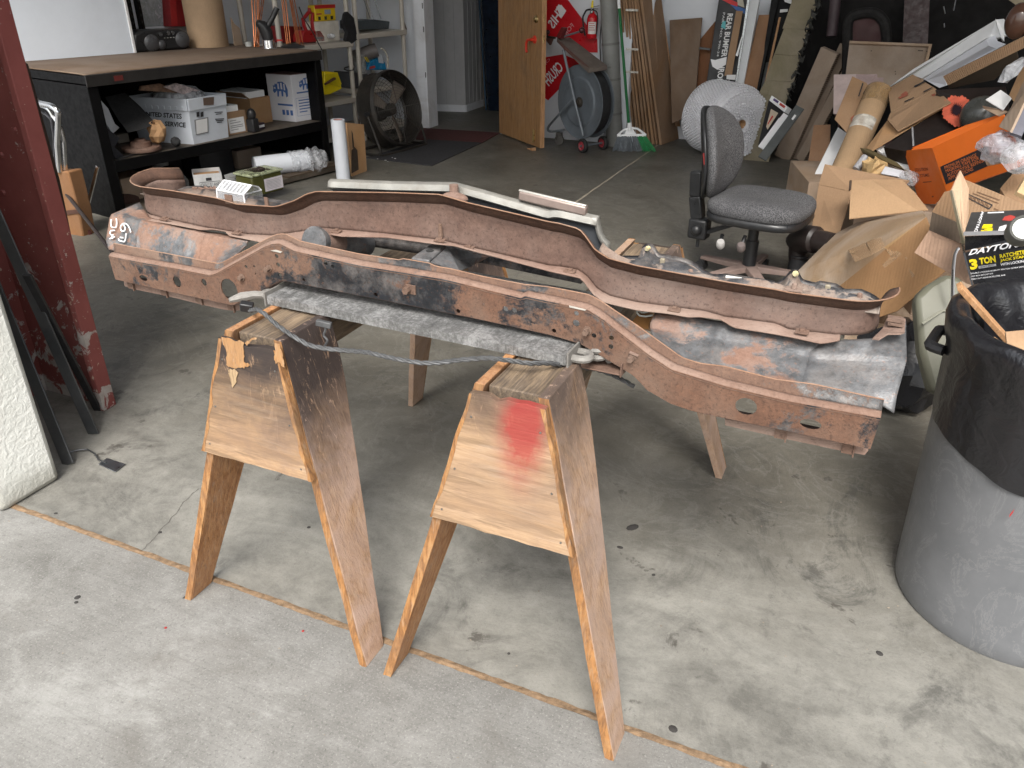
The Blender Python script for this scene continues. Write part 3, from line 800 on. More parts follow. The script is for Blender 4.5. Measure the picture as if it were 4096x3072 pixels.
M_BOLT = rust('bolt steel', (.12, .11, .10), .8, (.085, .048, .034), (.16, .10, .07), (.2, .15, .12))
asm = thing('front_panel', (-.865, 1.50, .70), 'long rusty car front end panel lying across the two sawhorses', 'car panel')
def poly3(pts, Y): return [gy(p, Y) for p in pts]

# --- lower beam: face with punched holes, rounded fold, flange and upturned lip
fold = poly3([zk(85, 1005), zk(400, 1066), zk(750, 1128), zk(1040, 1186), zg(1590, 912), zg(1780, 808), zg(1940, 718), zg(2000, 694), zg(2060, 688)] + [zh(330, 652), zh(800, 757), zh(1440, 862), zh(2000, 1000)] + [zi(0, 850), zi(400, 935), zi(560, 972), zi(700, 1060), zi(800, 1140), zi(1100, 1370), zi(1300, 1500)] + [zj(0, 1060), zj(500, 1180), zj(1215, 1310)], BY)
bot = poly3([zk(150, 1225), zk(700, 1350), zk(1240, 1466), zk(1275, 1465), zg(1790, 1108), zg(1900, 1055), zg(2030, 975), zg(2080, 958)] + [zh(240, 867), zh(1010, 1017), zh(1660, 1147), zh(2210, 1267)] + [zi(400, 1242), zi(500, 1275), zi(600, 1332), zi(960, 1550), (2590, 1560), (2680, 1612), (2760, 1640)] + [zj(0, 1310), zj(500, 1412), zj(1135, 1552)], BY)
def xz(P): return [(p.x, p.z) for p in P]
outer = xz(fold) + xz(bot)[::-1]
holes = []
def hole(px, rx, rz=None, tilt=0):
    c = gy(px, BY); rz = rz or rx; n = 14
    holes.append([(c.x + rx * math.cos(t) * math.cos(tilt) - rz * math.sin(t) * math.sin(tilt), c.z + rx * math.cos(t) * math.sin(tilt) + rz * math.sin(t) * math.cos(tilt)) for t in [2 * math.pi * k / n for k in range(n)]])
for px, rx, rz in [(zk(415, 1213), .014, .0085), (zk(733, 1248), .0135, .0155), (zk(990, 1254), .0085, .010), (zk(1230, 1325), .0265, .030),
                   (zk(1388, 1105), .0045, None), (zk(1465, 1102), .003, None), (zk(1480, 1172), .0025, None), (zg(2042, 782), .0055, None), (zg(2053, 845), .0055, None), (zg(2067, 920), .005, None), (zg(2136, 917), .004, None),
                   (zh(293, 825), .004, None), (zh(398, 864), .004, None), (zh(560, 742), .005, None), (zh(612, 767), .005, None), (zh(930, 972), .005, None), (zh(1537, 1095), .005, None), (zh(1886, 1078), .006, None), (zh(1951, 1090), .006, None),
                   (zi(258, 1155), .005, None), (zi(454, 1088), .0075, None), (zi(456, 1002), .0055, None), (zi(611, 1198), .0055, None), (zi(765, 1218), .0055, None), (zi(762, 1297), .0055, None),
                   (zj(165, 1220), .021, .019), (zj(668, 1358), .020, .011)]:
    hole(px, rx, rz)
vs = [Vector(p) for p in outer]; faces = [list(range(len(outer)))]
for hh in holes:
    o = len(vs); vs += [Vector(p) for p in hh]; faces.append(list(range(o, o + len(hh)))[::-1])
rv, re, rf, _, _, _ = delaunay_2d_cdt(vs, [], faces, 2, 1e-6)
g = G(); g.v = [Vector((p[0], BY, p[1])) for p in rv]; g.f = [tuple(f) for f in rf]
part('beam_face', g, M_BEAMR, asm, solid=.003, smooth=0)
def fn(P, ax=2): 
    P = sorted(P, key=lambda p: p.x); xs = [p.x for p in P]; ys = [p[ax] for p in P]; return lambda x: interp(xs, ys, x)
lip_px = ([zk(60, 872), zk(300, 920), zk(700, 996), zk(1130, 1080), zg(1620, 842), zg(1800, 750), zg(1990, 655)] + [zh(160, 563), zh(700, 660), zh(1100, 720), zh(1118, 709), zh(1330, 745), zh(1390, 780), zh(2210, 920)] + [zi(0, 750), zi(560, 838), zi(650, 882), zi(1000, 1118), zi(1390, 1398), zi(1550, 1448), zi(2210, 1588)] + [zj(0, 910), zj(700, 1050), zj(1215, 1165)])
ff, fb = fn(fold), fn(bot)
xL, xR = fold[0].x, fold[-1].x
lip = [gy(q, 1.444) for q in lip_px]
fl = fn(lip)
rows = []
N = 150
for i in range(N + 1):
    x = xL + (xR - xL) * i / N; z = ff(x); zl_ = max(fl(x), z + .016)
    rows.append([(x, BY - .0005, z - .005), (x, BY + .001, z + .0005), (x, BY + .005, z + .004), (x, BY + .011, z + .0055), (x, BY + .018, z + .005), (x, BY + .0215, z + .008), (x, BY + .024, zl_)])
part('beam_flange', G().grid([r[:5] for r in rows]), rust('pinkish rusted flange', (.05, .05, .052), .78, (.13, .072, .05), (.22, .14, .105), (.26, .19, .155), .6, 4.4, .4, (.0, .8, .04, -.04)), asm, solid=.003, smooth=60)
part('beam_lip', G().grid([r[4:] for r in rows]), rust('dark rusted lip', (.03, .031, .033), .62, (.075, .040, .027), (.145, .082, .054), (.16, .125, .10), .5, 5.5, .5), asm, solid=.003, smooth=60)
part('lip_edge', G().tube([Vector(r[6]) + Vector((0, 0, .0005)) for r in rows], .0016, 5), rust('worn bright rust edge', (.1, .09, .085), .9, (.17, .09, .055), (.28, .16, .10), (.3, .22, .17), .5, 6, .2), asm)  # pale rust line along the top of the lip
rows = [[(xL + (xR - xL) * i / N, BY + .001, fb(xL + (xR - xL) * i / N) + .001), (xL + (xR - xL) * i / N, BY + .006, fb(xL + (xR - xL) * i / N) - .003), (xL + (xR - xL) * i / N, BY + .045, fb(xL + (xR - xL) * i / N) - .004)] for i in range(3, N - 2)]
part('beam_base', G().grid(rows), M_RAIL, asm, solid=.003, smooth=60)
# flange strips hanging below both ends
for pts, lab in (([zk(225, 1240), zk(232, 1290), zk(330, 1322), zk(640, 1385), zk(960, 1465), zk(1200, 1518), zk(1325, 1522), zk(1380, 1470), zk(1440, 1400), zk(1420, 1385), zk(1270, 1440), zk(1240, 1440), zk(900, 1370)], None),
                 ([zj(0, 1320), zj(0, 1368), zj(430, 1465), zj(930, 1572), zj(1090, 1600), zj(1120, 1562), zj(1100, 1530), zj(500, 1405)], None)):
    part('lower_strip', G().slab(poly3(pts, 1.448), .003, (0, 1, 0)), M_RAILF, asm, smooth=0)
for px in (zk(290, 1278), zk(605, 1342), zk(935, 1410), zk(1240, 1480), zj(430, 1432), zj(955, 1548)):
    p = gy(px, 1.446); part('seam_clip', G().box(p, (.02, .004, .022)).box(p + Vector((.012, -.002, 0)), (.003, .006, .03)), M_BRK, asm)
# bolts on the face
def boltat(p, r=.011, l=.014, m=M_BOLT, base=True, nrm=(0, -1, 0), par=None):
    T = frame(p, (1, 0, 0), nrm); g = G().lathe([(0, l), (r, l), (r * 1.04, l * .9), (r * 1.04, .002), (r * 1.6, .002), (r * 1.6, 0)], T, 6)
    return part('bolt', g, m, par or asm)
boltat(gy(zh(1172, 932), BY - .002), .008, .018); p = gy(zh(1180, 930), BY); part('clip_nut', G().box(p + Vector((.004, -.004, 0)), (.026, .004, .022)), M_BOLT, asm, .001)
boltat(gy(zi(552, 1155), BY - .002), .0065, .016); boltat(gy(zi(945, 1393), BY - .002), .0065, .016); boltat(gy(zg(1985, 872), BY - .002), .006, .014); boltat(gy(zh(1235, 768), 1.46), .010, .010); boltat(gy(zg(1785, 938), BY - .002), .006, .012)
part('clip_nut', G().bar(gy(zi(925, 1345), BY - .004), gy(zi(1003, 1380), BY - .004), .005, .003), M_RAILF, asm)
part('weld_scar', G().slab(poly3([zi(388, 935), zi(450, 948), zi(540, 972), zi(530, 980), zi(450, 962), zi(395, 950)], BY - .0035), .002), plain('bare bright metal', (.7, .68, .62), .4, .6), asm)
part('weld_scar', G().slab(poly3([zh(150, 650), zh(190, 645), zh(236, 660), zh(225, 667)], BY - .0035), .002), plain('bare bright metal', (.7, .68, .62), .4, .6), asm)

# --- upper rail: wall with curled top lip and a flange at its foot, both ends turning back
corner = poly3([zk(440, 600), zk(600, 648), zk(1000, 735), zk(1400, 800), zk(1640, 812), zh(450, 500), zh(520, 482), zh(1000, 525), zh(1400, 572), zh(2212, 762), zi(330, 592), zi(480, 622), zi(560, 685), zi(640, 790), zi(760, 852), zi(1000, 907), zi(1600, 985), zi(2212, 1092), zj(0, 522), zj(500, 620), zj(870, 662), zj(1100, 650)], RY)
lipe = poly3([zk(245, 338), zk(680, 392), zk(1100, 462), zk(1300, 522), zk(1650, 546), zh(220, 325), zh(330, 288), zh(420, 240), zh(490, 221), zh(1070, 230), zh(1400, 243), zh(1600, 302), zh(2212, 446), zi(300, 215), zi(480, 265), zi(530, 322), zi(620, 450), zi(740, 526), zi(1000, 592), zi(2212, 800), zj(0, 255), zj(500, 340), zj(1000, 405), zj(1150, 413)], RY - .024)
flo = poly3([zk(470, 672), zk(620, 692), zk(960, 757), zk(1060, 747), zk(1200, 772), zk(1225, 812), zk(1530, 875), zh(330, 590), zh(545, 527), zh(600, 533), zh(680, 546), zh(1000, 551), zh(1380, 602), zh(1500, 612), zh(2212, 802), zi(330, 656), zi(460, 684), zi(500, 692), zi(600, 832), zi(700, 907), zi(1000, 977), zi(1250, 1002), zi(1450, 1037), zi(1550, 1032), zi(1740, 1057), zi(1820, 1112), zi(2212, 1187), zj(50, 602), zj(530, 682), zj(740, 730), zj(820, 722), zj(880, 704), zj(1180, 702)], RY - .05)
fc, fli, ffo = fn(corner), fn(lipe), fn(flo)
x0, x1 = lipe[0].x + .055, 0.0
rows, frows = [], []
def sect(base, nrm, zc_, zl_, w=1.0):
    nx = Vector(nrm)
    L = [(0, zc_), (.000, zc_ + .008), (.003, zc_ + (zl_ - zc_) * .45), (.003, zl_ - .036), (.002, zl_ - .026), (-.003, zl_ - .013), (-.010, zl_ - .004), (-.018, zl_ - .0005), (-.025, zl_ + .002)]
    return [Vector((base[0], base[1], 0)) - nx * (-d) * w * -1 * -1 + Vector((0, 0, z)) for d, z in L] if False else [Vector((base[0] + nx.x * (-d), base[1] + nx.y * (-d), z)) for d, z in L]
Rr = .065
# left end: the wall turns back on itself
zcL, zlL = fc(x0), fli(x0)
for k in range(9):
    t = R(115) * (1 - k / 8)
    b = (x0 - Rr * math.sin(t), RY + Rr * (1 - math.cos(t))); nrm = (-math.sin(t), -math.cos(t), 0)
    if k == 0:
        for ext in (.075, .035):
            bb = (b[0] + math.cos(t) * -ext * -1 * -1, b[1] + math.sin(t) * ext)
            rows.append(sect(bb, nrm, zcL + .012 * ext / .07, zlL + .016 - .01 * ext / .07, 1))
    rows.append(sect(b, nrm, zcL + .01 * t, zlL + .008 * t))
n = 170
for i in range(1, n + 1):
    x = x0 + (x1 - x0) * i / n; rows.append(sect((x, RY), (0, -1, 0), fc(x), fli(x)))
zcR, zlR = fc(x1), fli(x1)
for k in range(1, 9):
    t = R(100) * k / 8
    b = (x1 + Rr * math.sin(t), RY + Rr * (1 - math.cos(t))); rows.append(sect(b, (math.sin(t), -math.cos(t), 0), zcR + .004 * t, zlR + .002 * t))
part('upper_rail', G().grid([r[:5] for r in rows]), M_RAIL, asm, solid=.0028, smooth=60)
part('rail_lip', G().grid([r[4:] for r in rows]), rust('dark brown rail lip', (.03, .028, .026), .85, (.045, .022, .014), (.10, .05, .031), (.12, .085, .065), .4, 5, .4), asm, solid=.0028, smooth=60)
part('lip_edge', G().tube([r[-1] + Vector((0, 0, .0006)) for r in rows], .0015, 5), MATS['worn bright rust edge'], asm)
frows = []
n = 170
for i in range(n + 1):
    x = x0 - .035 + (x1 + .035 - x0) * i / n
    bx = min(max(x, x0), x1); ins = 0 if x >= x0 else (x0 - x) * .5
    frows.append([(x, RY + .001 + ins, fc(bx) + .0005), (x, RY - .004 + ins, fc(bx) - .001), (x, RY - .05 + ins * .4, ffo(bx))])
part('rail_flange', G().grid(frows), M_RAILF, asm, solid=.0028, smooth=40)
# foot at the right end of the rail
part('end_foot', G().slab([gy(q, Y) for q, Y in [(zj(1150, 690), 1.555), (zj(1230, 612), 1.60), (zj(1270, 520), 1.65), (zj(1410, 535), 1.65), (zj(1402, 640), 1.585), (zj(1370, 650), 1.565), (zj(1270, 652), 1.56), (zj(1200, 695), 1.548)]], .003), M_RAILF, asm, smooth=0)
for q in ((1328, 548), (1330, 578)):
    part('clip_nut', G().box(gy(zj(*q), 1.61) + Vector((0, -.002, .003)), (.028, .02, .006)), M_BRK, asm)
# U clips along the flange
for px in (zk(610, 660), zk(1300, 790), zh(635, 512), zh(1400, 578), zi(395, 636), zi(1320, 975), zj(600, 645), zh(1610, 635)):
    p = gy(px, RY - .03); part('clip_nut', G().box(p + Vector((0, 0, .002)), (.026, .018, .003), None, (.15, 0, 0)).box(p + Vector((0, .003, .005)), (.010, .009, .005)), M_BRK, asm, .001)
p = gy(zh(1405, 545), RY - .012); part('stud', G().tube([p, p + Vector((0, 0, .03))], [.006, .004], 8), M_BOLT, asm)
# small tab standing on the lip
p = gy(zk(1215, 470), RY - .02); part('tab', G().box(p + Vector((0, .003, .0)), (.025, .003, .024)), M_BRK, asm)

# --- sheet metal side panels between beam and rail
def sheet_panel(rowsz, ribs, mat):
    """rows of (pixel, depth) from the rail down to the beam"""
    P = [[gy(q, Y) for q, Y in r] for r in rowsz]
    m = 60; out = []
    D = [[p for p in resample(r, m)] for r in P]
    k = []
    for i in range(len(D) - 1):
        for j in range(5): k.append([D[i][c].lerp(D[i + 1][c], j / 5) for c in range(m + 1)])
    k.append(D[-1])
    for r in k:
        for c, p in enumerate(r):
            for (u, w, hgt) in ribs:
                q = (c / m - u) / w
                if abs(q) < 1: r[c] = r[c] + Vector((0, -1, .6)) * hgt * (1 - q * q) ** 2
    return G().grid(k)
left = sheet_panel([[(zk(375, 498), 1.63), (zk(470, 640), 1.575), (zk(820, 742), 1.578), (zk(1180, 800), 1.578), (zk(1440, 850), 1.575)],
                    [(zk(110, 612), 1.535), (zk(470, 690), 1.535), (zk(820, 760), 1.54), (zk(1150, 830), 1.545), (zk(1400, 870), 1.55)],
                    [(zk(92, 650), 1.525), (zk(470, 730), 1.525), (zk(820, 800), 1.53), (zk(1130, 872), 1.54), (zk(1390, 905), 1.548)],
                    [(zk(58, 860), 1.487), (zk(430, 945), 1.487), (zk(780, 1015), 1.487), (zk(1060, 1075), 1.487), (zk(1290, 1000), 1.49)],
                    [(zk(85, 945), 1.474), (zk(430, 1010), 1.474), (zk(780, 1080), 1.474), (zk(1060, 1110), 1.474), (zk(1290, 1030), 1.474)]],
                   [(.25, .012, .004), (.27, .01, -.003), (.62, .03, .004), (.70, .02, -.004), (.78, .03, .004)], M_BLUE)
part('side_panel', left, rust('rust streaked grey paint', (.092, .097, .103), .52, (.14, .075, .05), (.235, .14, .10), (.22, .18, .16), .6, 5.2, .3, None, .3), asm, solid=.0025, smooth=50, label='left side panel with white chalk writing')
right = sheet_panel([[(zi(1150, 1000), 1.585), (zi(1480, 1030), 1.585), (zi(2212, 1160), 1.585), (zj(740, 715), 1.585), (zj(1180, 690), 1.585), (zj(1410, 535), 1.66)],
                     [(zi(1112, 1085), 1.555), (zi(1500, 1150), 1.555), (zi(2212, 1290), 1.555), (zj(735, 810), 1.555), (zj(1190, 822), 1.555), (zj(1417, 835), 1.56)],
                     [(zi(1105, 1130), 1.545), (zi(1490, 1200), 1.545), (zi(2212, 1330), 1.545), (zj(730, 860), 1.545), (zj(1190, 880), 1.545), (zj(1416, 870), 1.55)],
                     [(zi(1120, 1180), 1.50), (zi(1440, 1390), 1.485), (zi(2212, 1560), 1.485), (zj(690, 1030), 1.485), (zj(1170, 1120), 1.485), (zj(1340, 1145), 1.485)],
                     [(zi(1180, 1260), 1.475), (zi(1440, 1440), 1.472), (zi(2212, 1600), 1.472), (zj(690, 1080), 1.472), (zj(1170, 1180), 1.472), (zj(1318, 1275), 1.472)]],
                    [(.29, .035, .007), (.325, .012, -.004), (.655, .014, -.007), (.675, .012, .004)], M_BLUE)
part('side_panel', right, M_BLUE, asm, solid=.0025, smooth=50)
# chalk writing on the left panel, reading sideways
M_CHALK = plain('white chalk paint', (.85, .85, .86), .8)
def stroke(pts, r=.0022):
    P = []
    for q in pts: P.append(gp(zk(*q), gy(zk(300, 780), 1.507), (0, .82, -.57)) + Vector((0, -.006, .004)))
    return smoothp(resample(P, 24), 1)
g = G()
for st in ([(312, 790), (300, 745), (270, 705), (230, 705), (212, 740), (220, 775), (245, 782), (262, 760), (255, 730), (235, 712)], [(268, 798), (262, 850), (252, 880), (200, 866), (195, 850)], [(212, 835), (240, 842)],
           [(175, 660), (180, 700), (172, 745), (130, 740), (122, 700), (128, 665)], [(160, 770), (125, 772), (112, 790), (125, 812), (150, 815)], [(160, 830), (112, 850)], [(135, 822), (140, 850)]):
    g.tube(stroke(st), .0017, 5)
part('chalk_writing', g, M_CHALK, asm, smooth=0)

# --- centre brace, tubes and rods in the gap
A_, B_ = gy(zh(1185, 700), 1.50), gy(zh(1345, 592), 1.60); C_, D_ = gy(zh(1450, 605), 1.60), gy(zh(1320, 720), 1.50)
dz = Vector((0, 0, -.055))
part('center_brace', G().hexa([A_, B_, C_, D_], [q + dz for q in (A_, B_, C_, D_)]), M_BLUE, asm, .004)
q = (A_ + B_ + C_ + D_) / 4; part('brace_hole', G().lathe([(0, .001), (.009, .001), (.0095, 0)], Matrix.Translation(q + Vector((0, 0, .0005))), 12), plain('dark hole', (.02, .02, .02), .9), asm, smooth=0)
part('brace_wing', G().slab([gy(zh(*p), Y) for p, Y in [((1455, 620), 1.59), ((1770, 690), 1.70), ((1640, 760), 1.66), ((1545, 800), 1.52), ((1330, 735), 1.50)]], .003), M_BLUE, asm, smooth=0)
a, b = gy(zh(470, 585), 1.52), gy(zh(850, 600), 1.72)
part('drum_tube', G().tube([a, a.lerp(b, .06), a.lerp(b, .07), b], [.038, .038, .033, .033], 20), M_BLUE, asm)
part('drum_band', G().tube([a.lerp(b, .12), a.lerp(b, .42)], .0345, 20), M_RAILF, asm)
a, b = gy(zh(850, 570), 1.74), gy(zh(1330, 640), 1.74); b2 = a + (b - a) * 2.6
part('cross_rod', G().tube([a, b2], .016, 12), M_BLK, asm)
a, b = gy(zh(1740, 700), 1.72), gy(zi(520, 690), 1.72)
part('cross_rod', G().bar(a, b, .03, .022), M_BLK, asm, .002)

# --- bright moulding standing behind the rail
M_MOULD = plain('pitted bright moulding', (.37, .36, .33), .45, .5, .25, 14, .15, .6, (.20, .16, .12))
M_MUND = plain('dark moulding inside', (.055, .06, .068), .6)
MYY = 1.70
t1 = [gy(q, MYY) for q in [zh(595, 122), zh(1060, 140), zh(1520, 148), zh(1790, 222), zh(2212, 342), zi(300, 65), zi(655, 142)]]
g = G()
rows = [[p + Vector((0, .014, -.006)), p + Vector((0, 0, 0)), p + Vector((0, -.012, -.004)), p + Vector((0, -.016, -.017)), p + Vector((0, -.012, -.021))] for p in resample(t1, 50)]
part('moulding', g.grid(rows), M_MOULD, asm, solid=.002, smooth=50)
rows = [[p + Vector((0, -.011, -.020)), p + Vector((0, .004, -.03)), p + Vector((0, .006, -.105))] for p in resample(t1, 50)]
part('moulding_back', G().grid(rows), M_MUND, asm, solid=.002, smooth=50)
ed = [gy(q, MYY) for q in [zi(655, 142), zi(668, 210), zi(690, 290), zi(720, 345), zi(752, 372), zi(758, 430), zi(765, 500)]]
ed2 = [gy(q, MYY - .012) for q in [zi(618, 225), zi(625, 260), zi(640, 320), zi(670, 380), zi(712, 428), zi(714, 470), zi(716, 505)]]
part('moulding', G().grid([[a, (a + b) / 2 + Vector((0, -.006, .003)), b] for a, b in zip(resample(ed, 24), resample(ed2, 24))]), M_MOULD, asm, solid=.002, smooth=50)
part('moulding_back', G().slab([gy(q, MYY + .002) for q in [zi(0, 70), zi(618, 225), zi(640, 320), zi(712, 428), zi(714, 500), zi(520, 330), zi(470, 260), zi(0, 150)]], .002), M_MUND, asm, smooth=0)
a = [gy(q, MYY - .004) for q in [zh(1990, 250), zh(2212, 310)]] + [gy(q, MYY - .004) for q in [zi(300, 55), zi(545, 110)]]
a = [a[0], a[-1]]
part('moulding_clip', G().bar(a[0] + Vector((0, 0, .004)), a[1] + Vector((0, 0, .004)), .020, .022), plain('pinkish aluminium strip', (.28, .22, .195), .45, .3), asm, .004)
part('moulding_clip', G().bar(a[0] + Vector((0, -.004, .016)), a[1] + Vector((0, -.004, .016)), .008, .004), plain('bare bright metal', (.7, .68, .62), .4, .6), asm, .001)
p = gy(zh(1505, 225), MYY - .03); part('stud', G().tube([p + Vector((0, 0, -.02)), p + Vector((0, 0, .02))], [.012, .011], 10), M_RAILF, asm)
p = gy(zh(1510, 262), MYY - .045); part('clip_nut', G().ell(p, (.035, .015, .014), None, 10), M_RAILF, asm)

# --- black lamp brackets behind both ends of the rail
topR = [(zi(760, 500), 1.72), (zi(1010, 500), 1.72), (zi(1050, 400), 1.735), (zi(1085, 388), 1.735), (zi(1130, 400), 1.735), (zi(1180, 480), 1.725), (zi(1400, 520), 1.75), (zi(1500, 560), 1.75), (zi(1580, 620), 1.74), (zi(1650, 665), 1.73), (zi(1790, 660), 1.73), (zi(1990, 690), 1.73), (zi(2212, 725), 1.73),
        (zj(400, 262), 1.73), (zj(470, 215), 1.735), (zj(510, 165), 1.735), (zj(560, 155), 1.735), (zj(600, 235), 1.73), (zj(700, 262), 1.73), (zj(740, 248), 1.74), (zj(870, 270), 1.74), (zj(930, 312), 1.73), (zj(1060, 312), 1.735), (zj(1140, 345), 1.735), (zj(1200, 385), 1.72), (zj(1205, 410), 1.70)]
tp = [gy(q, Y) for q, Y in topR]
tr = resample(tp, 110)
rows = []
for i, p in enumerate(tr):
    zb_ = fli(min(p.x, x1)) - .03
    rows.append([p + Vector((0, .006, -.03)), p + Vector((0, .004, 0)), p + Vector((0, -.010, -.004)), Vector((p.x, p.y - .03, min(p.z - .02, zb_ + .028 + .006 * math.sin(i * .35)))), Vector((p.x, p.y - .07, zb_ + .012 + .005 * math.sin(i * .21 + 1))), Vector((p.x, 1.612, zb_))])
part('bracket_lip', G().grid([r[:3] for r in rows]), M_BLK, asm, solid=.0025, smooth=45); part('lamp_bracket', G().grid([r[2:] for r in rows]), M_PAN, asm, solid=.0025, smooth=45)
for q, Y, dx in ((zi(1090, 430), 1.725, 0), (zj(550, 185), 1.725, 0)):
    p = gy(q, Y); part('adjuster_screw', G().lathe([(0, .010), (.005, .010), (.005, .003), (.007, .003), (.007, 0)], frame(p, (1, 0, 0), (0, -1, .2)), 8).lathe([(0, .016), (.004, .016), (.004, .010)], frame(p, (1, 0, 0), (0, -1, .2)), 8), metal('yellowish zinc', (.62, .56, .36), .4), asm)
for q in (zi(1218, 525), zj(805, 280)):
    p = gy(q, 1.70); part('plastic_clip', G().box(p - Vector((0, 0, .006)), (.011, .008, .017)), plain('beige plastic', (.3, .26, .19), .5), asm, .002)
for q, Y in ((zi(1465, 640), 1.66), (zj(540, 285), 1.66), (zj(1050, 360), 1.66)):
    p = gy(q, Y); part('clip_nut', G().box(p + Vector((0, 0, -.006)), (.034, .022, .003)).lathe([(0, .008), (.005, .006), (.006, -.004)], Matrix.Translation(p), 8), M_RAILF, asm)
p = gy(zi(1843, 712), 1.69); part('label_plate', G().box(p, (.034, .003, .018)).box(p + Vector((0, -.002, 0)), (.01, .003, .004)), plain('white plate', (.75, .75, .72), .5), asm)
# left bracket
tl = [gy(q, Y) for q, Y in [(zk(715, 375), 1.74), (zk(800, 352), 1.75), (zk(910, 345), 1.75), (zk(1080, 358), 1.74), (zk(1200, 400), 1.73), (zk(1570, 462), 1.73), (zk(1659, 475), 1.73)]] + [gy(zh(310, 285), 1.72), gy(zh(370, 275), 1.71)]
rows = []
for i, p in enumerate(resample(tl, 50)):
    zb_ = fli(p.x) - .03
    rows.append([p + Vector((0, .006, -.03)), p + Vector((0, .004, 0)), p + Vector((0, -.010, -.004)), Vector((p.x, p.y - .04, min(p.z - .015, zb_ + .02))), Vector((p.x, 1.612, zb_))])
part('bracket_lip', G().grid([r[:3] for r in rows]), M_BLK, asm, solid=.0025, smooth=45); part('lamp_bracket', G().grid([r[2:] for r in rows]), M_PAN, asm, solid=.0025, smooth=45)
for i, x in enumerate((905, 960, 1010, 1060, 1090)):
    p = gy(zk(x, 372 + (i % 2) * 6), 1.735); part('tab', G().box(p, (.016, .004, .014), None, (.3, .2 * i, .3)), M_RAILF, asm)
part('tab', G().box(gy(zk(1580, 500), 1.69), (.012, .004, .03)), M_BRK, asm)
# wire loops in the right gap
g = G().tube(smoothp([gy(zi(*q), 1.58) for q in [(990, 975), (985, 1000), (1010, 1030), (1060, 1035), (1130, 1020)]], 1), .002, 5).tube([gy(zi(*q), 1.58) for q in [(1000, 975), (1030, 995), (1060, 995), (1100, 985)]], .002, 5)
one('wire_loop', g, plain('pale wire', (.5, .52, .48), .5), 'thin pale wire loops showing through the gap under the rail', 'wire')
one('wood_block', G().slab([gy(zi(*q), 1.62) for q in [(990, 1020), (1105, 1050), (1090, 1140), (1060, 1140), (940, 1090)]], .03), plain('orange wood', (.30, .14, .04), .7), 'small orange piece of wood in the gap beside the right side panel', 'wood block')

# --- clear plastic box resting behind the rail
pb = thing('plastic_box', gy(zk(1330, 500), 1.74), 'small clear ribbed plastic box standing behind the left part of the rusty rail', 'plastic box')
M_CLR = film('milky clear plastic', (.55, .57, .60), .30, .25, .1, even=True)
M_CLE = film('thick clear edge', (.85, .86, .88), .75, .2, .0, even=True)
F = [gy(zk(*q), 1.70) for q in [(1115, 470), (1375, 505), (1360, 425), (1105, 375)]]
TB = [gy(zk(1175, 285), 1.735), gy(zk(1435, 335), 1.735)]
S_ = [gy(zk(1565, 540), 1.80), gy(zk(1530, 380), 1.80), gy(zk(1500, 350), 1.79)]
BK = [gy(zk(1180, 285), 1.79), gy(zk(1300, 300), 1.80)]
g = G(); g.add(F + TB + S_ + BK, [(0, 1, 2, 3), (3, 2, 5, 4), (1, 6, 7, 2), (2, 7, 8, 5), (4, 5, 8, 9)])
part('shell', g, M_CLR, pb, solid=.0015, smooth=0)
for i in range(8):
    a = F[3].lerp(F[2], i / 7.5); b = TB[0].lerp(TB[1], i / 7.5); part('rib', G().tube([a, b], .0016, 5), M_CLE, pb)
for a, b in ((F[0], F[1]), (F[1], F[2]), (F[2], F[3]), (F[3], F[0]), (F[3], TB[0]), (F[2], TB[1]), (TB[0], TB[1]), (F[2], S_[1]), (TB[1], S_[2]), (S_[1], S_[2])):
    part('rim', G().tube([a, b], .002, 5), M_CLE, pb)

# ================================================================== WORKBENCH AND WHAT IT CARRIES
def zm(x, y): return (480 + x / 4.254, y / 4.254)
def zn(x, y): return (x / 1.3829, y / 1.3829)
BA = Vector((-4.516, 3.651, 0))
def Bp(al, dep, z): return BA + e1 * al + e2 * dep + Vector((0, 0, z))
def bpl(px, dep=0): return gp(px, BA + e2 * dep, e2)
TB_ = frame(BA, e1, (0, 0, 1))          # local x along the bench, y into it
M_BLACK = plain('chipped black paint', (.0035, .0035, .004), .5, .0, .4, 10, .1, .08, (.02, .018, .016), spec=.15)
M_BROWN = cardboard('dusty brown bench cover', (.15, .098, .062), .15)
bench = thing('workbench', BA + e1 * .97 + e2 * .55, 'long black steel workbench with brown cardboard top and open shelf along the left wall', 'workbench')
part('top', G().box((.975, .58, .872), (1.95, 1.16, .05), TB_), M_BLACK, bench, .003)
part('top_rail', G().box((.975, -.004, .868), (1.956, .012, .068), TB_), plain('greasy black rail', (.02, .018, .017), .5, .1, .4, 8), bench, .002)
rows = [[TB_ @ Vector((1.93 * i / 60, .004 + .02 * max(0, math.sin(i * .23)) * random.random() + .008 * random.random(), .903)), TB_ @ Vector((1.93 * i / 60, .06, .906 + .002 * math.sin(i * .5))), TB_ @ Vector((1.93 * i / 60, .5, .905)), TB_ @ Vector((1.93 * i / 60, 1.14, .904))] for i in range(61)]
part('cover', G().grid(rows), M_BROWN, bench, solid=.005, smooth=30)
part('red_smear', G().box((.21, -.0115, .868), (.06, .002, .03), TB_), plain('old red smear', (.12, .015, .012), .6), bench)
part('end_panel', G().box((.012, .58, .42), (.02, 1.14, .84), TB_), M_BLACK, bench)
part('end_panel', G().box((1.938, .58, .42), (.02, 1.14, .84), TB_), M_BLACK, bench)  # far end closed in black too, added for the dark beneath
part('dark_backing', G().box((.975, 1.15, .42), (1.90, .015, .84), TB_), M_BLACK, bench)  # black panel added to darken the space under the bench
for x in (.035, 1.915): part('leg', G().box((x, .012, .415), (.07 if x < 1 else .06, .02, .83), TB_), M_BLACK, bench, .002)
part('shelf', G().box((.975, .57, .338), (1.90, 1.12, .05), TB_), plain('dusty shelf', (.10, .08, .06), .7, 0, .4, 6), bench)
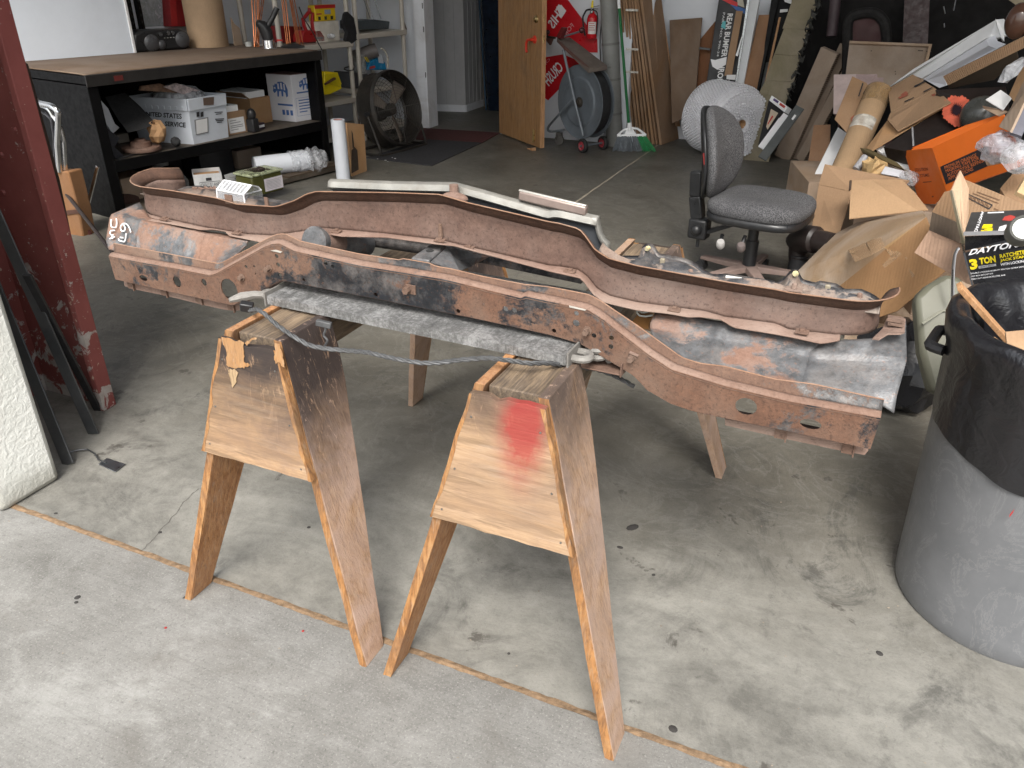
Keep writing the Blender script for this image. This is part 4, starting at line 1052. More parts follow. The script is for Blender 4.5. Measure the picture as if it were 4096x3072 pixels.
part('shelf_rail', G().box((.975, .006, .338), (1.82, .014, .072), TB_), M_BLACK, bench, .002)
part('bottom_shelf', G().box((.975, .45, .03), (1.90, 1.28, .03), TB_), plain('dusty shelf', (.10, .08, .06), .7), bench)
one('wood_plank', G().hexa([bpl(zb(540, 1590), -.02) * 1, bpl(zb(930, 1555), -.02), Bp(1.9, .2, .02), Bp(1.3, .2, .02)], [q + Vector((0, 0, .02)) for q in (bpl(zb(540, 1590), -.02), bpl(zb(930, 1555), -.02), Bp(1.9, .2, .02), Bp(1.3, .2, .02))]) if False else G().box((1.62, -.14, .052), (.62, .10, .012), TB_), plain('dark plank', (.08, .055, .035), .8), 'dark brown plank along the front of the lowest workbench shelf', 'plank')

def xbox(nm, bl, br, depth, h, m, label=None, cat=None, parent=None, bevel=.002, group=None, wall=0):
    """upright carton from its front bottom edge"""
    bl, br = Vector(bl), Vector(br); x = (br - bl); L = x.length; x.normalize(); y = Vector((-x.y, x.x, 0)).normalized()
    if y.dot(bl - EYE) < 0: y = -y
    T = Matrix(((x.x, y.x, 0, bl.x), (x.y, y.y, 0, bl.y), (x.z, y.z, 1, bl.z), (0, 0, 0, 1)))
    g = G()
    if wall:
        g.box((L / 2, depth / 2, wall / 2), (L, depth, wall), T)
        g.box((L / 2, wall / 2, h / 2), (L, wall, h), T).box((L / 2, depth - wall / 2, h / 2), (L, wall, h), T).box((wall / 2, depth / 2, h / 2 ), (wall, depth - 2 * wall - .0004, h - .0006), T).box((L - wall / 2, depth / 2, h / 2), (wall, depth - 2 * wall - .0004, h - .0006), T)
    else: g.box((L / 2, depth / 2, h / 2), (L, depth, h), T)
    if parent: return part(nm, g, m, parent, bevel), T, L
    t = thing(nm, (bl + br) / 2 + y * depth / 2, label, cat, group)
    return t, part('body', g, m, t, bevel, smooth=30), T, L

M_KRAFT = cardboard('kraft cardboard'); M_KRAFTD = cardboard('dusty kraft cardboard', (.36, .25, .165), .5); M_KRAFTO = cardboard('orange kraft', (.40, .225, .10), .15)
M_OLIVE = cardboard('old olive cardboard', (.22, .19, .12), .3); M_KRAFTG = cardboard('grey brown cardboard', (.27, .20, .145), .4)
M_WHITE = plain('white foam', (.86, .87, .88), .7, 0, .05, 10, .1); M_PAPER = plain('white paper', (.74, .74, .74), .8, 0, .08, 8)
M_INK = plain('dark print ink', (.022, .022, .026), .7, bump=0); M_INKB = plain('blue print ink', (.06, .14, .38), .7, bump=0); M_INKR = plain('red print ink', (.45, .05, .04), .7, bump=0)
M_GREY = plain('grey print ink', (.25, .25, .26), .7, bump=0)

# white board standing on the bench
bl, br = Bp(-.45, 1.14, .907), Bp(.985, .99, .907)
t = thing('white_board', (bl + br) / 2, 'large white board standing upright at the back of the workbench behind the radio', 'board')
uu = Vector((0, 0, .95))
part('sheet', G().slab([bl, br, br + uu, bl + uu], .012), plain('bluish white board', (.70, .75, .82), .6, 0, .05, 4, .08, .15, (.5, .52, .56)), t)
part('edge_trim', G().bar(br + Vector((0, 0, 0)), br + uu, .018, .02, (e2.x, e2.y, 0)), M_PAPER, t, .002)
# radio
a, b = Bp(1.0, .985, .906), Bp(1.44, .92, .906)
rx = (b - a).normalized(); ry = Vector((-rx.y, rx.x, 0)); T = frame(a, rx, (0, 0, 1)); L = (b - a).length
rad = thing('radio', (a + b) / 2, 'black portable radio with round grey speakers on the workbench beside the cardboard drum', 'radio')
M_RAD = plain('black radio plastic', (.014, .014, .015), .35, 0, .4, 12, .05)
prof = [(-.02, .0), (L * .0, .13), (.07, .155), (L - .08, .15), (L - .01, .125), (L + .005, .05), (L - .03, .0)]
part('body', G().hexa([T @ Vector((x, .0, z)) for x, z in prof], [T @ Vector((x, .17, z)) for x, z in prof]), M_RAD, rad, .018)
for cxp, czp, r in ((.13, .062, .062), (.205, .045, .034), (L - .065, .072, .060)):
    g = G().lathe([(0, .014), (r * .5, .012), (r * .85, .006), (r, -.002)], frame(T @ Vector((cxp, -.001, czp)), rx, -ry), 22); part('speaker', g, plain('grey speaker grille', (.085, .085, .09), .35, .3), rad)
for cxp, czp, r in ((.205, .118, .017), (.27, .125, .016), (.305, .125, .016)):
    part('knob', G().lathe([(0, .016), (r * .8, .016), (r, .006), (r, -.001)], frame(T @ Vector((cxp, 0, czp)), rx, -ry), 16), metal('dull chrome', (.30, .31, .31), .25), rad)
for k in range(4): part('button', G().box((.235 + k * .025, -.003, .092), (.009, .006, .006), T), plain('pale button', (.3, .3, .28), .4), rad)
# big cardboard drum
c = Bp(1.66, .99, .906)
one('cardboard_drum', G().lathe([(.155, 0), (.155, .8), (.147, .8), (.147, .01)], Matrix.Translation(c), 40), cardboard('smooth drum board', (.42, .29, .18)), 'tall tan cardboard drum standing on the workbench beside the radio', 'drum', smooth=50)
one('torn_paper', rough_mesh(G().slab([gp(q, Bp(1.66, .86, 0), e2) for q in (zm(1895, 310), zm(1950, 400), zm(2030, 470), zm(2095, 760), zm(1960, 790))], .012), .006), M_KRAFTD, 'torn brown paper against the right side of the cardboard drum', 'paper')
# clear bin, red box and dark shelf post behind the bench
t = thing('storage_rack', Bp(1.35, 1.32, 0), 'black perforated shelf rack standing behind the radio at the end of the white board', 'rack')
for px, d in ((zm(170, 250), 1.2), (zm(330, 250), 1.26)):
    p = gp(px, Bp(0, d, 0), e2); part('post', G().box((p.x, p.y, .9), (.035, .035, 1.8)), M_BLACK, t)
    for k in range(14): part('slot', G().box((p.x + .0178, p.y, .95 + k * .05), (.002, .012, .02)), plain('dark hole', (.02, .02, .02), .9), t)
p = Bp(1.4, 1.5, .93); part('shelf_board', G().box(p, (.5, 1.2, .02), None, (0, 0, R(0))), M_BLACK, t)
q = [gp(z, Bp(0, 1.3, 0), e2) for z in (zm(350, 470), zm(850, 440), zm(840, -60), zm(330, -60))]
one('plastic_bin', G().slab(q, .28), film('smoky clear bin', (.32, .35, .36), .75, .25, .2), 'smoky clear plastic bin on the rack behind the radio', 'bin', bevel=.01)
q = [gp(z, Bp(0, 1.2, 0), e2) for z in (zm(870, 455), zm(1190, 450), zm(1110, -60), zm(840, -60))]
t = thing('red_box', q[0], 'dark red upright box between the clear bin and the cardboard drum', 'box')
part('body', G().slab(q, .12), plain('dark red card', (.22, .012, .014), .5), t, .003)
part('bright_side', G().slab([gp(z, Bp(0, 1.195, 0), e2) for z in (zm(880, 440), zm(980, 440), zm(950, -50), zm(845, -50))], .003), plain('red card', (.36, .02, .02), .5), t)
# polisher with chrome cup
p = gz(zb(395, 440), .906)
t = thing('polisher', p, 'black hand polisher with chrome cup and raised handle on the right workbench end', 'polisher')
g = G().lathe([(0, .0), (.055, 0), (.057, .012), (.05, .014), (.046, .07), (.04, .075), (0, .075)], Matrix.Translation(p), 24); part('cup', g, metal('chrome', (.75, .76, .78), .08), t)
M_BLKP = plain('black plastic', (.02, .02, .022), .4)
part('body', G().tube([p + Vector((0, 0, .07)), p + Vector((-.01, 0, .13)), p + Vector((-.03, -.02, .18)), p + Vector((-.045, -.05, .20))], [.042, .048, .04, .022], 14), M_BLKP, t)
part('handle', G().tube([p + Vector((-.01, 0, .15)), p + Vector((.03, .05, .23)), p + Vector((.06, .08, .30))], [.024, .02, .022], 12), M_BLKP, t)
part('trigger', G().bar(p + Vector((.05, .04, .068)), p + Vector((.09, .06, .068)), .012, .014), plain('red plastic', (.5, .03, .02), .4), t)
p2 = gz(zb(600, 420), .906)
one('sanding_disc', G().lathe([(0, .03), (.04, .028), (.09, .012), (.10, .0)], Matrix.Translation(p2), 24), M_BLKP, 'black rubber sanding disc lying beside the chrome cup on the workbench', 'disc')
p3 = gz(zb(215, 410), .906); one('small_jar', G().lathe([(0, .035), (.03, .035), (.03, 0)], Matrix.Translation(p3), 14), plain('pale grey', (.45, .46, .44), .5), 'small pale jar on the workbench between the drum and the copper rods', 'jar')
M_COP = plain('copper coated rod', (.55, .19, .075), .35, .7, .3, 5, .05)
for grp, lab in (([(262, 235), (275, 262), (290, 285), (300, 300), (268, 330), (285, 345)], 'bundle of copper coated rods standing left of the polisher handle'), ([(545, 500), (560, 515), (580, 535), (640, 570), (665, 590), (690, 610), (655, 578)], 'bundle of copper coated rods standing right of the polisher handle')):
    fx = sum(a for a, b in grp) / len(grp); base = gz(zb(fx, 420 if fx < 400 else 405), .906 if fx < 400 else .895)
    t = thing('rod_bundle', base, lab, 'rods', 'copper rods standing behind the workbench')
    for a, b in grp:
        p = gp(zb(a, 415 if fx < 400 else 395), base, e2); q = gp(zb(b, -20), base + e2 * .08, e2); part('rod', G().tube([p, p + (q - p) * 2.2], .0045, 6), M_COP, t)

# ------------------------------------------------------------------ shelf under the bench top
SZ = .364
# postal tub
cc, rr_ = gz(za(1715, 1277), SZ), gz(za(2020, 1212), SZ)
ll = cc + (gz(za(1490, 1262), SZ) - cc).normalized() * .46
ux, uy = (cc - ll).normalized(), None
ez = Vector((0, 0, 1)); H_ = .31
tub = thing('postal_tub', (ll + rr_) / 2, 'white plastic postal tub with dark lettering on the workbench shelf', 'tub')
M_TUB = plain('white corrugated plastic', (.60, .64, .70), .45, 0, .1, 6, .08)
sp = .03
top = lambda p, o: p + ez * H_ + o
ctr_ = (ll + rr_) / 2; ctr_.z = SZ
def outw(p): v = (p - ctr_); v.z = 0; return v.normalized() * .025
bk = ll + (rr_ - cc)
base4 = [ll, cc, rr_, bk]; top4 = [p + ez * H_ + outw(p) for p in base4]
g = G(); g.add(base4 + top4, [(3, 2, 1, 0), (0, 1, 5, 4), (1, 2, 6, 5), (2, 3, 7, 6), (3, 0, 4, 7)])
part('body', g, M_TUB, tub, solid=.005, smooth=0)
def rimquad(a, b, k0, k1, off=.006):
    return [a + ez * 0, b, b, a]
side = [ll, cc, top4[1], top4[0]]; end = [cc, rr_, top4[2], top4[1]]
for q in (side, end):
    n = (q[1] - q[0]).cross(q[3] - q[0]).normalized(); n = -n if n.dot(q[0] - EYE) > 0 else n
    r = sub(q, 0, .74, 1, 1); part('rim_band', G().hexa([v + n * .002 for v in r], [v + n * .011 for v in r]), M_TUB, tub, .003)
    for k in range(9 if q is side else 0):
        rr2 = sub(q, .06 + k * .105, .76, .10 + k * .105, .84); part('rib', G().hexa([v + n * .011 for v in rr2], [v + n * .016 for v in rr2]), M_TUB, tub, .002)
lp = lambda px, q: gp(px, q[0], (q[1] - q[0]).cross(q[3] - q[0]))
lettering('UNITED STATES', [lp(za(*p), side) for p in ((1262, 1022), (1612, 1053), (1610, 1005), (1262, 985))], M_INK, tub, lift=.004, bold=.035)
lettering('POSTAL SERVICE', [lp(za(*p), side) for p in ((1272, 1098), (1645, 1129), (1645, 1083), (1272, 1060))], M_INK, tub, lift=.004, bold=.035)
patch('paper_label', [lp(za(*p), end) for p in ((1735, 1185), (1832, 1165), (1828, 1045), (1728, 1065))], M_PAPER, tub, .006)
patch('label_pocket', [lp(za(*p), end) for p in ((1730, 1195), (1842, 1172), (1838, 1035), (1715, 1060))], M_GREY, tub, .004)
patch('handle_hole', [lp(za(*p), end) for p in ((1790, 930), (1880, 925), (1882, 855), (1785, 865))], plain('dark opening', (.12, .08, .06), .8), tub, .013)
for y, x0_, x1_ in ((990, 1895, 1965), (1005, 1905, 1955), (1050, 1900, 1978), (1063, 1905, 1972), (1078, 1915, 1960)):
    patch('print_line', [lp(za(*p), end) for p in ((x0_, y + 8), (x1_, y + 4), (x1_, y - 4), (x0_, y))], M_INK, tub, .005)
for x in (1735, 1770):
    patch('print_mark', [lp(za(*p), end) for p in ((x, 1035), (x + 26, 1030), (x + 26, 985), (x, 992))], M_INK, tub, .005)
# bubble wrap bulging out of the tub
ctop = (top4[0] + top4[1] + top4[2] + top4[3]) / 4
Tt = frame(ctop + ez * -.02, ux, ez)
g = G().ell((0.02, 0, 0), (.20, .15, .085), Tt, 12); rough_mesh(g, .012, 4)
part_bw = one('bubble_wrap', g, film('bubble wrap film', (.70, .72, .76), .7, .12, 1.0), 'crumpled clear bubble wrap stuffed in the postal tub', 'bubble wrap', smooth=0)
one('magazine', G().slab([gp(za(*q), Bp(.75, .2, 0), e2) for q in ((1240, 800), (1480, 815), (1640, 830), (1420, 740), (1250, 760))], .02), plain('brown glossy print', (.25, .15, .10), .4, 0, .6, 30), 'brown printed paper lying over the left rim of the postal tub', 'paper')
one('catalogue', G().slab([gp(za(*q), Bp(.75, .16, 0), e2) for q in ((1450, 770), (1640, 842), (1770, 800), (1560, 735))], .012), plain('red white print', (.6, .5, .5), .4, 0, .7, 34), 'red and white catalogue lying on the postal tub under bubble wrap', 'catalogue')
# rubber mat flap, kraft paper, rotor, clump
one('rubber_mat', G().slab([gp(za(*q), Bp(.5, dpt, 0), e2) for q, dpt in (((930, 860), .32), ((1110, 822), .34), ((1240, 940), .22), ((1352, 1062), .10), ((1340, 1112), .09), ((1240, 1150), .10), ((1135, 1172), .12), ((1050, 1060), .2))], .008, -e2), plain('black rubber', (.02, .02, .021), .8, 0, .3, 30), 'black rubber mat draped over the left part of the postal tub', 'rubber mat')
one('white_bag', rough_mesh(G().slab([gp(za(*q), Bp(.2, .28, 0), e2) for q in ((890, 890), (960, 960), (1010, 1090), (1060, 1130), (1000, 1180), (930, 1080))], .08), .006), plain('white plastic bag', (.6, .62, .66), .4), 'white plastic bag at the left end of the workbench shelf', 'bag')
def crumple(c, r, m, nm, label, cat, seed=1, flat=1.0, nn=9, facet=False):
    rnd = random.Random(seed); g = G().ell((0, 0, 0), (r, r, r * flat), None, nn)
    ph = [(rnd.uniform(-1, 1), rnd.uniform(-1, 1), rnd.uniform(-1, 1), rnd.random() * 6) for _ in range(7)]
    for v in g.v:
        d = v.normalized(); s_ = 1 + .16 * sum(abs(math.sin(4 * (d.x * a + d.y * b + d.z * c_) + e)) - .6 for a, b, c_, e in ph) / 1.6 + rnd.uniform(-.06, .06) * (4.5 if facet else 1); v *= s_
    for v in g.v: v += Vector(c)
    return one(nm, g, m, label, cat, smooth=0 if facet else 25)
c = bpl(za(1400, 1170), .08); crumple(c + e2 * .02, .055, M_KRAFTO, 'kraft_paper', 'crumpled orange kraft paper in front of the postal tub', 'paper', 2, 1.2, 5, True)
c = gz(za(1280, 1330), SZ + .012) + e2 * .03
t = thing('brake_disc', c, 'rusty brown brake disc lying at the left of the workbench shelf', 'brake disc')
g = G().lathe([(.03, .0), (.125, 0), (.127, .008), (.127, .02), (.125, .026), (.07, .026)], Matrix.Translation(c), 36); part('rotor', g, rust('dark brown rust', (.06, .04, .035), .9, (.10, .05, .035), (.18, .10, .07)), t)
part('hat', G().lathe([(.07, .02), (.065, .055), (.04, .06), (.032, .075), (0, .075)], Matrix.Translation(c), 24), MATS['dark brown rust'], t)
c = bpl(za(1555, 1255), .06); crumple(c, .032, plain('black rubber', (.02, .02, .021), .8), 'rubber_lump', 'small black lump in front of the postal tub lettering', 'rubber lump', 8)
one('dark_cloth', rough_mesh(G().slab([gp(za(*q), Bp(.1, .1, 0), e2) for q in ((950, 1140), (1060, 1220), (1010, 1300), (1110, 1390), (1030, 1410), (970, 1300))], .03), .004), plain('dark grey cloth', (.035, .035, .042), .9), 'dark grey cloth at the left front corner of the shelf', 'cloth')
one('pry_bar', G().bar(gz(za(1045, 1408), SZ + .006), gz(za(1220, 1352), SZ + .006), .02, .008), M_STRIP, 'flat dark bar lying at the front edge of the shelf by the brake disc', 'bar')
t_ = xbox('carton', gz(za(1050, 1270), SZ), gz(za(1150, 1255), SZ), .06, .06, plain('greyish board', (.3, .27, .23), .8), 'small grey brown carton behind the brake disc', 'carton')
# cartons right of the tub
t, body, T, L = xbox('carton', gz(zb(25, 1203), SZ), gz(zb(205, 1168), SZ), .30, .165, M_KRAFT, 'brown carton with white shipping label right beside the postal tub', 'carton')
q = [T @ Vector(v) for v in ((0, 0, 0), (L, 0, 0), (L, 0, .165), (0, 0, .165))]
patch('label', sub(q, .12, .08, .88, .72), M_PAPER, t)
for k, (y, w) in enumerate(((.60, .3), (.50, .5), (.38, .6), (.30, .6), (.2, .35))): patch('print_line', sub(q, .2, y, .2 + w, y + .03), M_GREY, t, .002)
part('foam_block', G().box((L * .45, .14, .185), (L * .55, .26, .045), T), M_WHITE, t, .003)
t, body, T, L = xbox('carton', gz(zb(250, 1110), SZ) , gz(zb(425, 1075), SZ), .30, .20, M_KRAFTO, 'open orange brown carton with white foam on top in the middle of the shelf', 'carton')
part('foam_block', G().box((L * .4, .17, .225), (L * .9, .30, .05), T), M_WHITE, t, .003)
part('flap', G().slab([T @ Vector(v) for v in ((0, 0, .2), (0, .30, .2), (-.07, .30, .25), (-.07, 0, .25))], .004), M_KRAFT, t)
c = bpl(zb(225, 960), .12); 
t = thing('knobbed_fitting', Vector((c.x, c.y, SZ)), 'small black knobbed fitting between the brown cartons', 'fitting')
part('knob', G().ell((c.x, c.y, SZ + .13), (.035, .035, .045), None, 8), M_BLKP, t); part('stem', G().box((c.x, c.y, SZ + .05), (.07, .07, .10)), M_BLKP, t, .01)
t, body, T, L = xbox('small_box', gz(zb(245, 1160), SZ), gz(zb(357, 1135), SZ), .06, .045, plain('dark purple card', (.03, .018, .035), .4), 'tiny dark purple box with white label at the front edge of the shelf', 'box')
q = [T @ Vector(v) for v in ((0, 0, 0), (L, 0, 0), (L, 0, .045), (0, 0, .045))]; patch('label', sub(q, .35, .3, .95, .7), M_PAPER, t); patch('red_dot', sub(q, .1, .4, .25, .8), M_INKR, t)
# white carton with the blue rhinoceros
p1, p2, p3 = gz(zb(412, 1060), SZ), gz(zb(630, 1081), SZ), gz(zb(866, 1041), SZ)
h1 = (gp(zb(570, 667), p2, e2).z - SZ)
t = thing('white_carton', (p1 + p3) / 2, 'white carton printed with a blue rhinoceros at the right end of the shelf', 'carton')
p4 = p1 + (p3 - p2); uz = Vector((0, 0, h1))
part('body', G().hexa([p1, p2, p3, p4], [v + uz for v in (p1, p2, p3, p4)]), plain('white carton board', (.70, .70, .74), .6, 0, .06, 6), t, .003)
part('lid_tape', G().hexa([v + uz + Vector((0, 0, .001)) for v in (p1.lerp(p4, .0), p2.lerp(p3, .0), p3, p4)], [v + uz + Vector((0, 0, .003)) for v in (p1, p2, p3, p4)]), plain('reddish inner board', (.22, .13, .12), .8), t)
LQ, RQ = [p1, p2, p2 + uz, p1 + uz], [p2, p3, p3 + uz, p2 + uz]
rhino = [(0, .35), (.06, .55), (.03, .75), (.12, .68), (.2, .85), (.27, .78), (.4, .95), (.7, .98), (.9, .82), (1, .5), (.97, .1), (.86, .0), (.82, .3), (.7, .38), (.66, .05), (.55, .05), (.55, .38), (.42, .36), (.36, .02), (.26, .02), (.28, .4), (.18, .3), (.1, .22)]
def rh(q, a0, b0, a1, b1):
    Q = sub(q, a0, b0, a1, b1); n = (q[1] - q[0]).cross(q[3] - q[0]).normalized(); n = -n if n.dot(q[0] - EYE) > 0 else n
    P = [qmap(Q, a, b) + n * .001 for a, b in rhino]; g = G(); 
    tri = delaunay_2d_cdt([Vector(v) for v in rhino], [], [list(range(len(rhino)))], 1, 1e-6)
    g.v = [qmap(Q, p[0], p[1]) + n * .0012 for p in tri[0]]; g.f = [tuple(f) for f in tri[2]]
    part('rhino_print', g, M_INKB, t, smooth=0)
    for a, b, c_, d in ((.35, .5, .45, .85), (.55, .5, .66, .9), (.75, .45, .84, .85), (.12, .5, .2, .62)):
        patch('print_gap', sub(Q, a, b, c_, d), MATS['white carton board'], t, .002)
rh(LQ, .22, .52, .82, .86); rh(RQ, .25, .66, .72, .92)
for k in range(5): patch('print_line', sub(RQ, .17, .44 - k * .062, .80 - (k > 2) * .25 - (k == 4) * .1, .462 - k * .062), M_INKB, t, .0015)
patch('print_line', sub(RQ, .14, .60, .86, .63), M_INKB, t, .0015); patch('print_line', sub(LQ, .35, .34, .95, .38), M_INKB, t, .0015)
for a, b, c_, d in ((.08, .50, .92, .505), (.08, .12, .92, .125), (.08, .12, .085, .505), (.915, .12, .92, .505)): patch('print_frame', sub(RQ, a, b, c_, d), M_INKB, t, .0015)
for k in range(3): patch('print_mark', sub(LQ, .50 + k * .16, .14, .60 + k * .16, .25), M_INKB, t, .0015)

# ------------------------------------------------------------------ under the shelf
t, body, T, L = xbox('printed_carton', gz(zk(918, 440), .047), gz(zk(1185, 415), .047), .2, .15, plain('grey white board', (.58, .58, .58), .7), 'open grey white carton with small printed crests under the shelf', 'carton', wall=.004)
def wq(px4, dep): return [bpl(zk(*p), dep) for p in px4]
fo_ = T @ Vector((L, -.03, 0)); fpl = lambda *v: gp(zk(*v), fo_, e2)
fl_ = [fpl(1180, 238), fpl(1440, 168), fpl(1478, 335), fpl(1205, 320)]
part('flap', G().slab(fl_, .004), MATS['grey white board'], t)
q = [T @ Vector(v) for v in ((0, 0, 0), (L, 0, 0), (L, 0, .15), (0, 0, .15))]
lettering('CHALLIS LANE', sub(q, .22, .40, .86, .58), M_INK, t, bold=0)
for a, b, c_, d in ((.18, .34, .90, .36), (.18, .62, .90, .64), (.18, .34, .19, .64), (.89, .34, .90, .64)): patch('print_frame', sub(q, a, b, c_, d), M_INK, t)
patch('print_mark', sub(q, .42, .68, .62, .82), M_INK, t)
fq = [fl_[3], fl_[2], fl_[1], fl_[0]]
for a, b, c_, d in ((.15, .35, .85, .38), (.15, .62, .85, .65), (.4, .7, .6, .85), (.3, .45, .8, .55)): patch('print_mark', sub(fq, a, b, c_, d), M_GREY, t)
part('contents', G().box((L / 2, .1, .10), (L * .9, .17, .05), T), M_KRAFTO, t)
c = gz(zk(745, 440), .047) + e2 * .05
t = thing('black_jar', c, 'glossy black round jar under the workbench shelf', 'jar')
part('body', G().lathe([(0, 0), (.11, 0), (.115, .10), (.09, .15), (.05, .17), (.05, .20), (.0, .20)], Matrix.Translation(c), 24), plain('glossy black', (.012, .012, .013), .12, 0, .3, 12, 0), t)
c = bpl(zk(600, 270), .4); c.z = .13; one('white_cup', G().lathe([(0, 0), (.05, 0), (.06, .12), (0, .12)], Matrix.Translation(c), 18), plain('dull white cup', (.35, .36, .36), .5), 'dull white cup in the shade behind the black jar', 'cup')
# greenish plastic tub of screws
a, b = gz(zb(350, 1725), .047), gz(zb(522, 1678), .047)
t = thing('screw_tub', (a + b) / 2, 'greenish clear plastic tub of screws with white label under the shelf', 'tub')
x = (b - a).normalized(); y = Vector((-x.y, x.x, 0)); y = y if y.dot(a - EYE) > 0 else -y; L = (b - a).length
H2 = gp(zb(350, 1545), a, e2).z - .047
T = Matrix(((x.x, y.x, 0, a.x), (x.y, y.y, 0, a.y), (0, 0, 1, a.z), (0, 0, 0, 1)))
M_GRN = plain('greenish clear plastic', (.085, .085, .022), .2, 0, .15, 5, .02)
part('body', G().box((L * .25, .09, H2 / 2), (L * 1.5, .18, H2), T), M_GRN, t, .012)
part('rim', G().box((L * .25, .09, H2 + .008), (L * 1.62, .20, .018), T), film('clear green rim', (.5, .55, .35), .6, .15, .1), t, .008)
q = [T @ Vector(v) for v in ((L * .06, -.002, .02), (L * .98, -.002, .02), (L * .98, -.002, H2 * .78), (L * .06, -.002, H2 * .78))]; patch('label', q, plain('pinkish white paper', (.75, .70, .74), .7), t)
for k in range(7): patch('print_line', sub(q, .1, .15 + k * .11, .9, .17 + k * .11), M_GREY, t, .002)
g = G(); rnd = random.Random(9)
for k in range(120):
    p = T @ Vector((L * .25 + rnd.uniform(-.06, .06), .09 + rnd.uniform(-.06, .06), H2 + .014 + rnd.random() * .012)); d = Vector((rnd.uniform(-1, 1), rnd.uniform(-1, 1), rnd.uniform(-.4, .4))).normalized() * .012; g.tube([p - d, p + d], .0028, 5)
part('screws', g, plain('dark screws', (.05, .035, .03), .4, .6), t, kind='stuff')
# roll in crumpled film lying under the shelf
a, b = gz(zb(430, 1455), .125), gz(zb(735, 1420), .125)
t = thing('wrapped_roll', (a + b) / 2, 'white roll wrapped in crumpled clear film lying under the shelf', 'roll')
d = (b - a).normalized(); rr0 = .075
part('roll', G().tube([a - d * .15, b], rr0, 28), plain('bluish white roll', (.66, .69, .74), .5, 0, .05, 8), t, .004)
part('core', G().tube([b - d * .001, b + d * .004], .034, 18), M_KRAFTO, t)
g = G(); rows = []; rnd = random.Random(4)
for i in range(18):
    q = a.lerp(b, .45 + i * .065); r = rr0 + .008 + (.02 * math.sin(i * .9) ** 2 if i > 8 else 0) - max(0, i - 13) * .012
    xx = d.cross(ez).normalized(); yy = xx.cross(d)
    ang = [2 * math.pi * k / 26 for k in range(27)]
    jit = [rnd.uniform(-.006, .008) for _ in range(26)]; jit.append(jit[0])
    rows.append([q + (xx * math.cos(t_) + yy * math.sin(t_)) * (r + j) for t_, j in zip(ang, jit)])
part('film', G().grid(rows), film('crumpled clear film', (.80, .82, .86), .35, .08, 1.0), t, smooth=20)
one('dark_bag', rough_mesh(G().slab([bpl(zk(*q), .15) for q in ((225, 425), (370, 440), (385, 520), (240, 510))], .08), .008), plain('dark brown cloth', (.06, .03, .022), .9), 'dark brown cloth bundle at the left end under the shelf', 'cloth')
# standing stretch film roll and its neighbour card
p = gz(zb(1050, 1600)); 
t = thing('film_roll', p, 'white stretch film roll standing upright at the right end of the workbench', 'roll')
hh_ = gy(zb(1002, 1058), p.y).z; r_ = .053
part('roll', G().lathe([(.03, hh_ - .005), (.034, hh_), (r_, hh_), (r_, 0), (0, 0)], Matrix.Translation(p), 30), MATS['bluish white roll'], t)
part('core', G().lathe([(.018, hh_ - .03), (.03, hh_ - .003), (.032, hh_ + .001)], Matrix.Translation(p), 24), plain('pink core', (.4, .2, .18), .8), t)
q = [gz(zb(1130, 1560)), gz(zb(1256, 1512))]; tp_ = [gy(zb(1228, 1100), q[1].y + .05), gy(zb(1075, 1085), q[0].y + .05)]
t = thing('cardboard_piece', q[0], 'brown cardboard piece with a dark bottle shaped mark behind the film roll', 'cardboard')
part('sheet', G().slab([q[0], q[1], tp_[0], tp_[1]], .02), M_KRAFTO, t); Q = [q[0], q[1], tp_[0], tp_[1]]
patch('mark', [gp(zb(*v), q[0], (q[1] - q[0]).cross(tp_[1] - q[0])) for v in ((1118, 1535), (1182, 1500), (1170, 1330), (1145, 1300), (1118, 1330))], plain('dark bottle mark', (.05, .035, .025), .8), t)  # dark patch in the outline of a tall bottle
patch('mark', [gp(zb(*v), q[0], (q[1] - q[0]).cross(tp_[1] - q[0])) for v in ((1128, 1310), (1142, 1306), (1126, 1130), (1116, 1132))], plain('dark bottle mark', (.05, .035, .025), .8), t)

# ------------------------------------------------------------------ chrome frames, wrapped bundle, rods beside the bench end
YS = 3.30
t = thing('chrome_trim', gy(zn(330, 950), YS + .05), 'bent chrome window trim wrapped in brown paper below, leaning at the left end of the workbench', 'trim')
t.location.z = .0
M_CHR = metal('chrome', (.75, .76, .78), .08)
P = [gy(zn(*q), YS) for q in ((165, 508), (215, 572), (290, 588), (322, 615), (322, 690), (318, 800), (330, 950))]
part('trim_strip', G().tube(smoothp(resample(P, 40), 1), .017, 10), M_CHR, t)
P = [gy(zn(*q), YS + .03) for q in ((215, 575), (270, 600), (300, 650), (330, 690), (355, 790), (362, 950))]
part('trim_strip', G().tube(smoothp(resample(P, 40), 2), .014, 10), M_CHR, t)
P = [gy(zn(*q), YS + .02) for q in ((195, 625), (250, 628), (285, 660), (300, 760), (305, 950))]
part('trim_strip', G().tube(smoothp(resample(P, 40), 2), .008, 8), plain('dark trim', (.03, .03, .035), .3), t)
q0 = [gy(zn(*q), YS) for q in ((250, 950), (375, 948), (432, 1160), (480, 1420), (405, 1482), (370, 1480))]
g = G().slab(q0, .10); part('wrapping', rough_mesh(g, .003), cardboard('brown wrapping paper', (.26, .12, .045), .1), t, .01)
part('tape_band', G().slab([gy(zn(*q), YS - .006) for q in ((312, 1172), (430, 1158), (436, 1180), (318, 1196))], .01), plain('dark tape', (.10, .045, .03), .5), t)
a, b = gy(zn(540, 920), 3.45), gy(zn(478, 1172), 3.42); one('chrome_strip', G().bar(a, b + (b - a) * .6, .022, .008, (0, -1, .2)), M_CHR, 'short straight chrome strip leaning on the black end of the workbench', 'trim')
a, b = gy(zn(440, 1165), 3.25), gz(zn(625, 1400), .02); one('dark_rod', G().tube([a + (a - b) * .4, b], .012, 8), plain('dark rod', (.03, .02, .018), .5), 'thin dark rod lying slanted between the bundle and the workbench', 'rod')
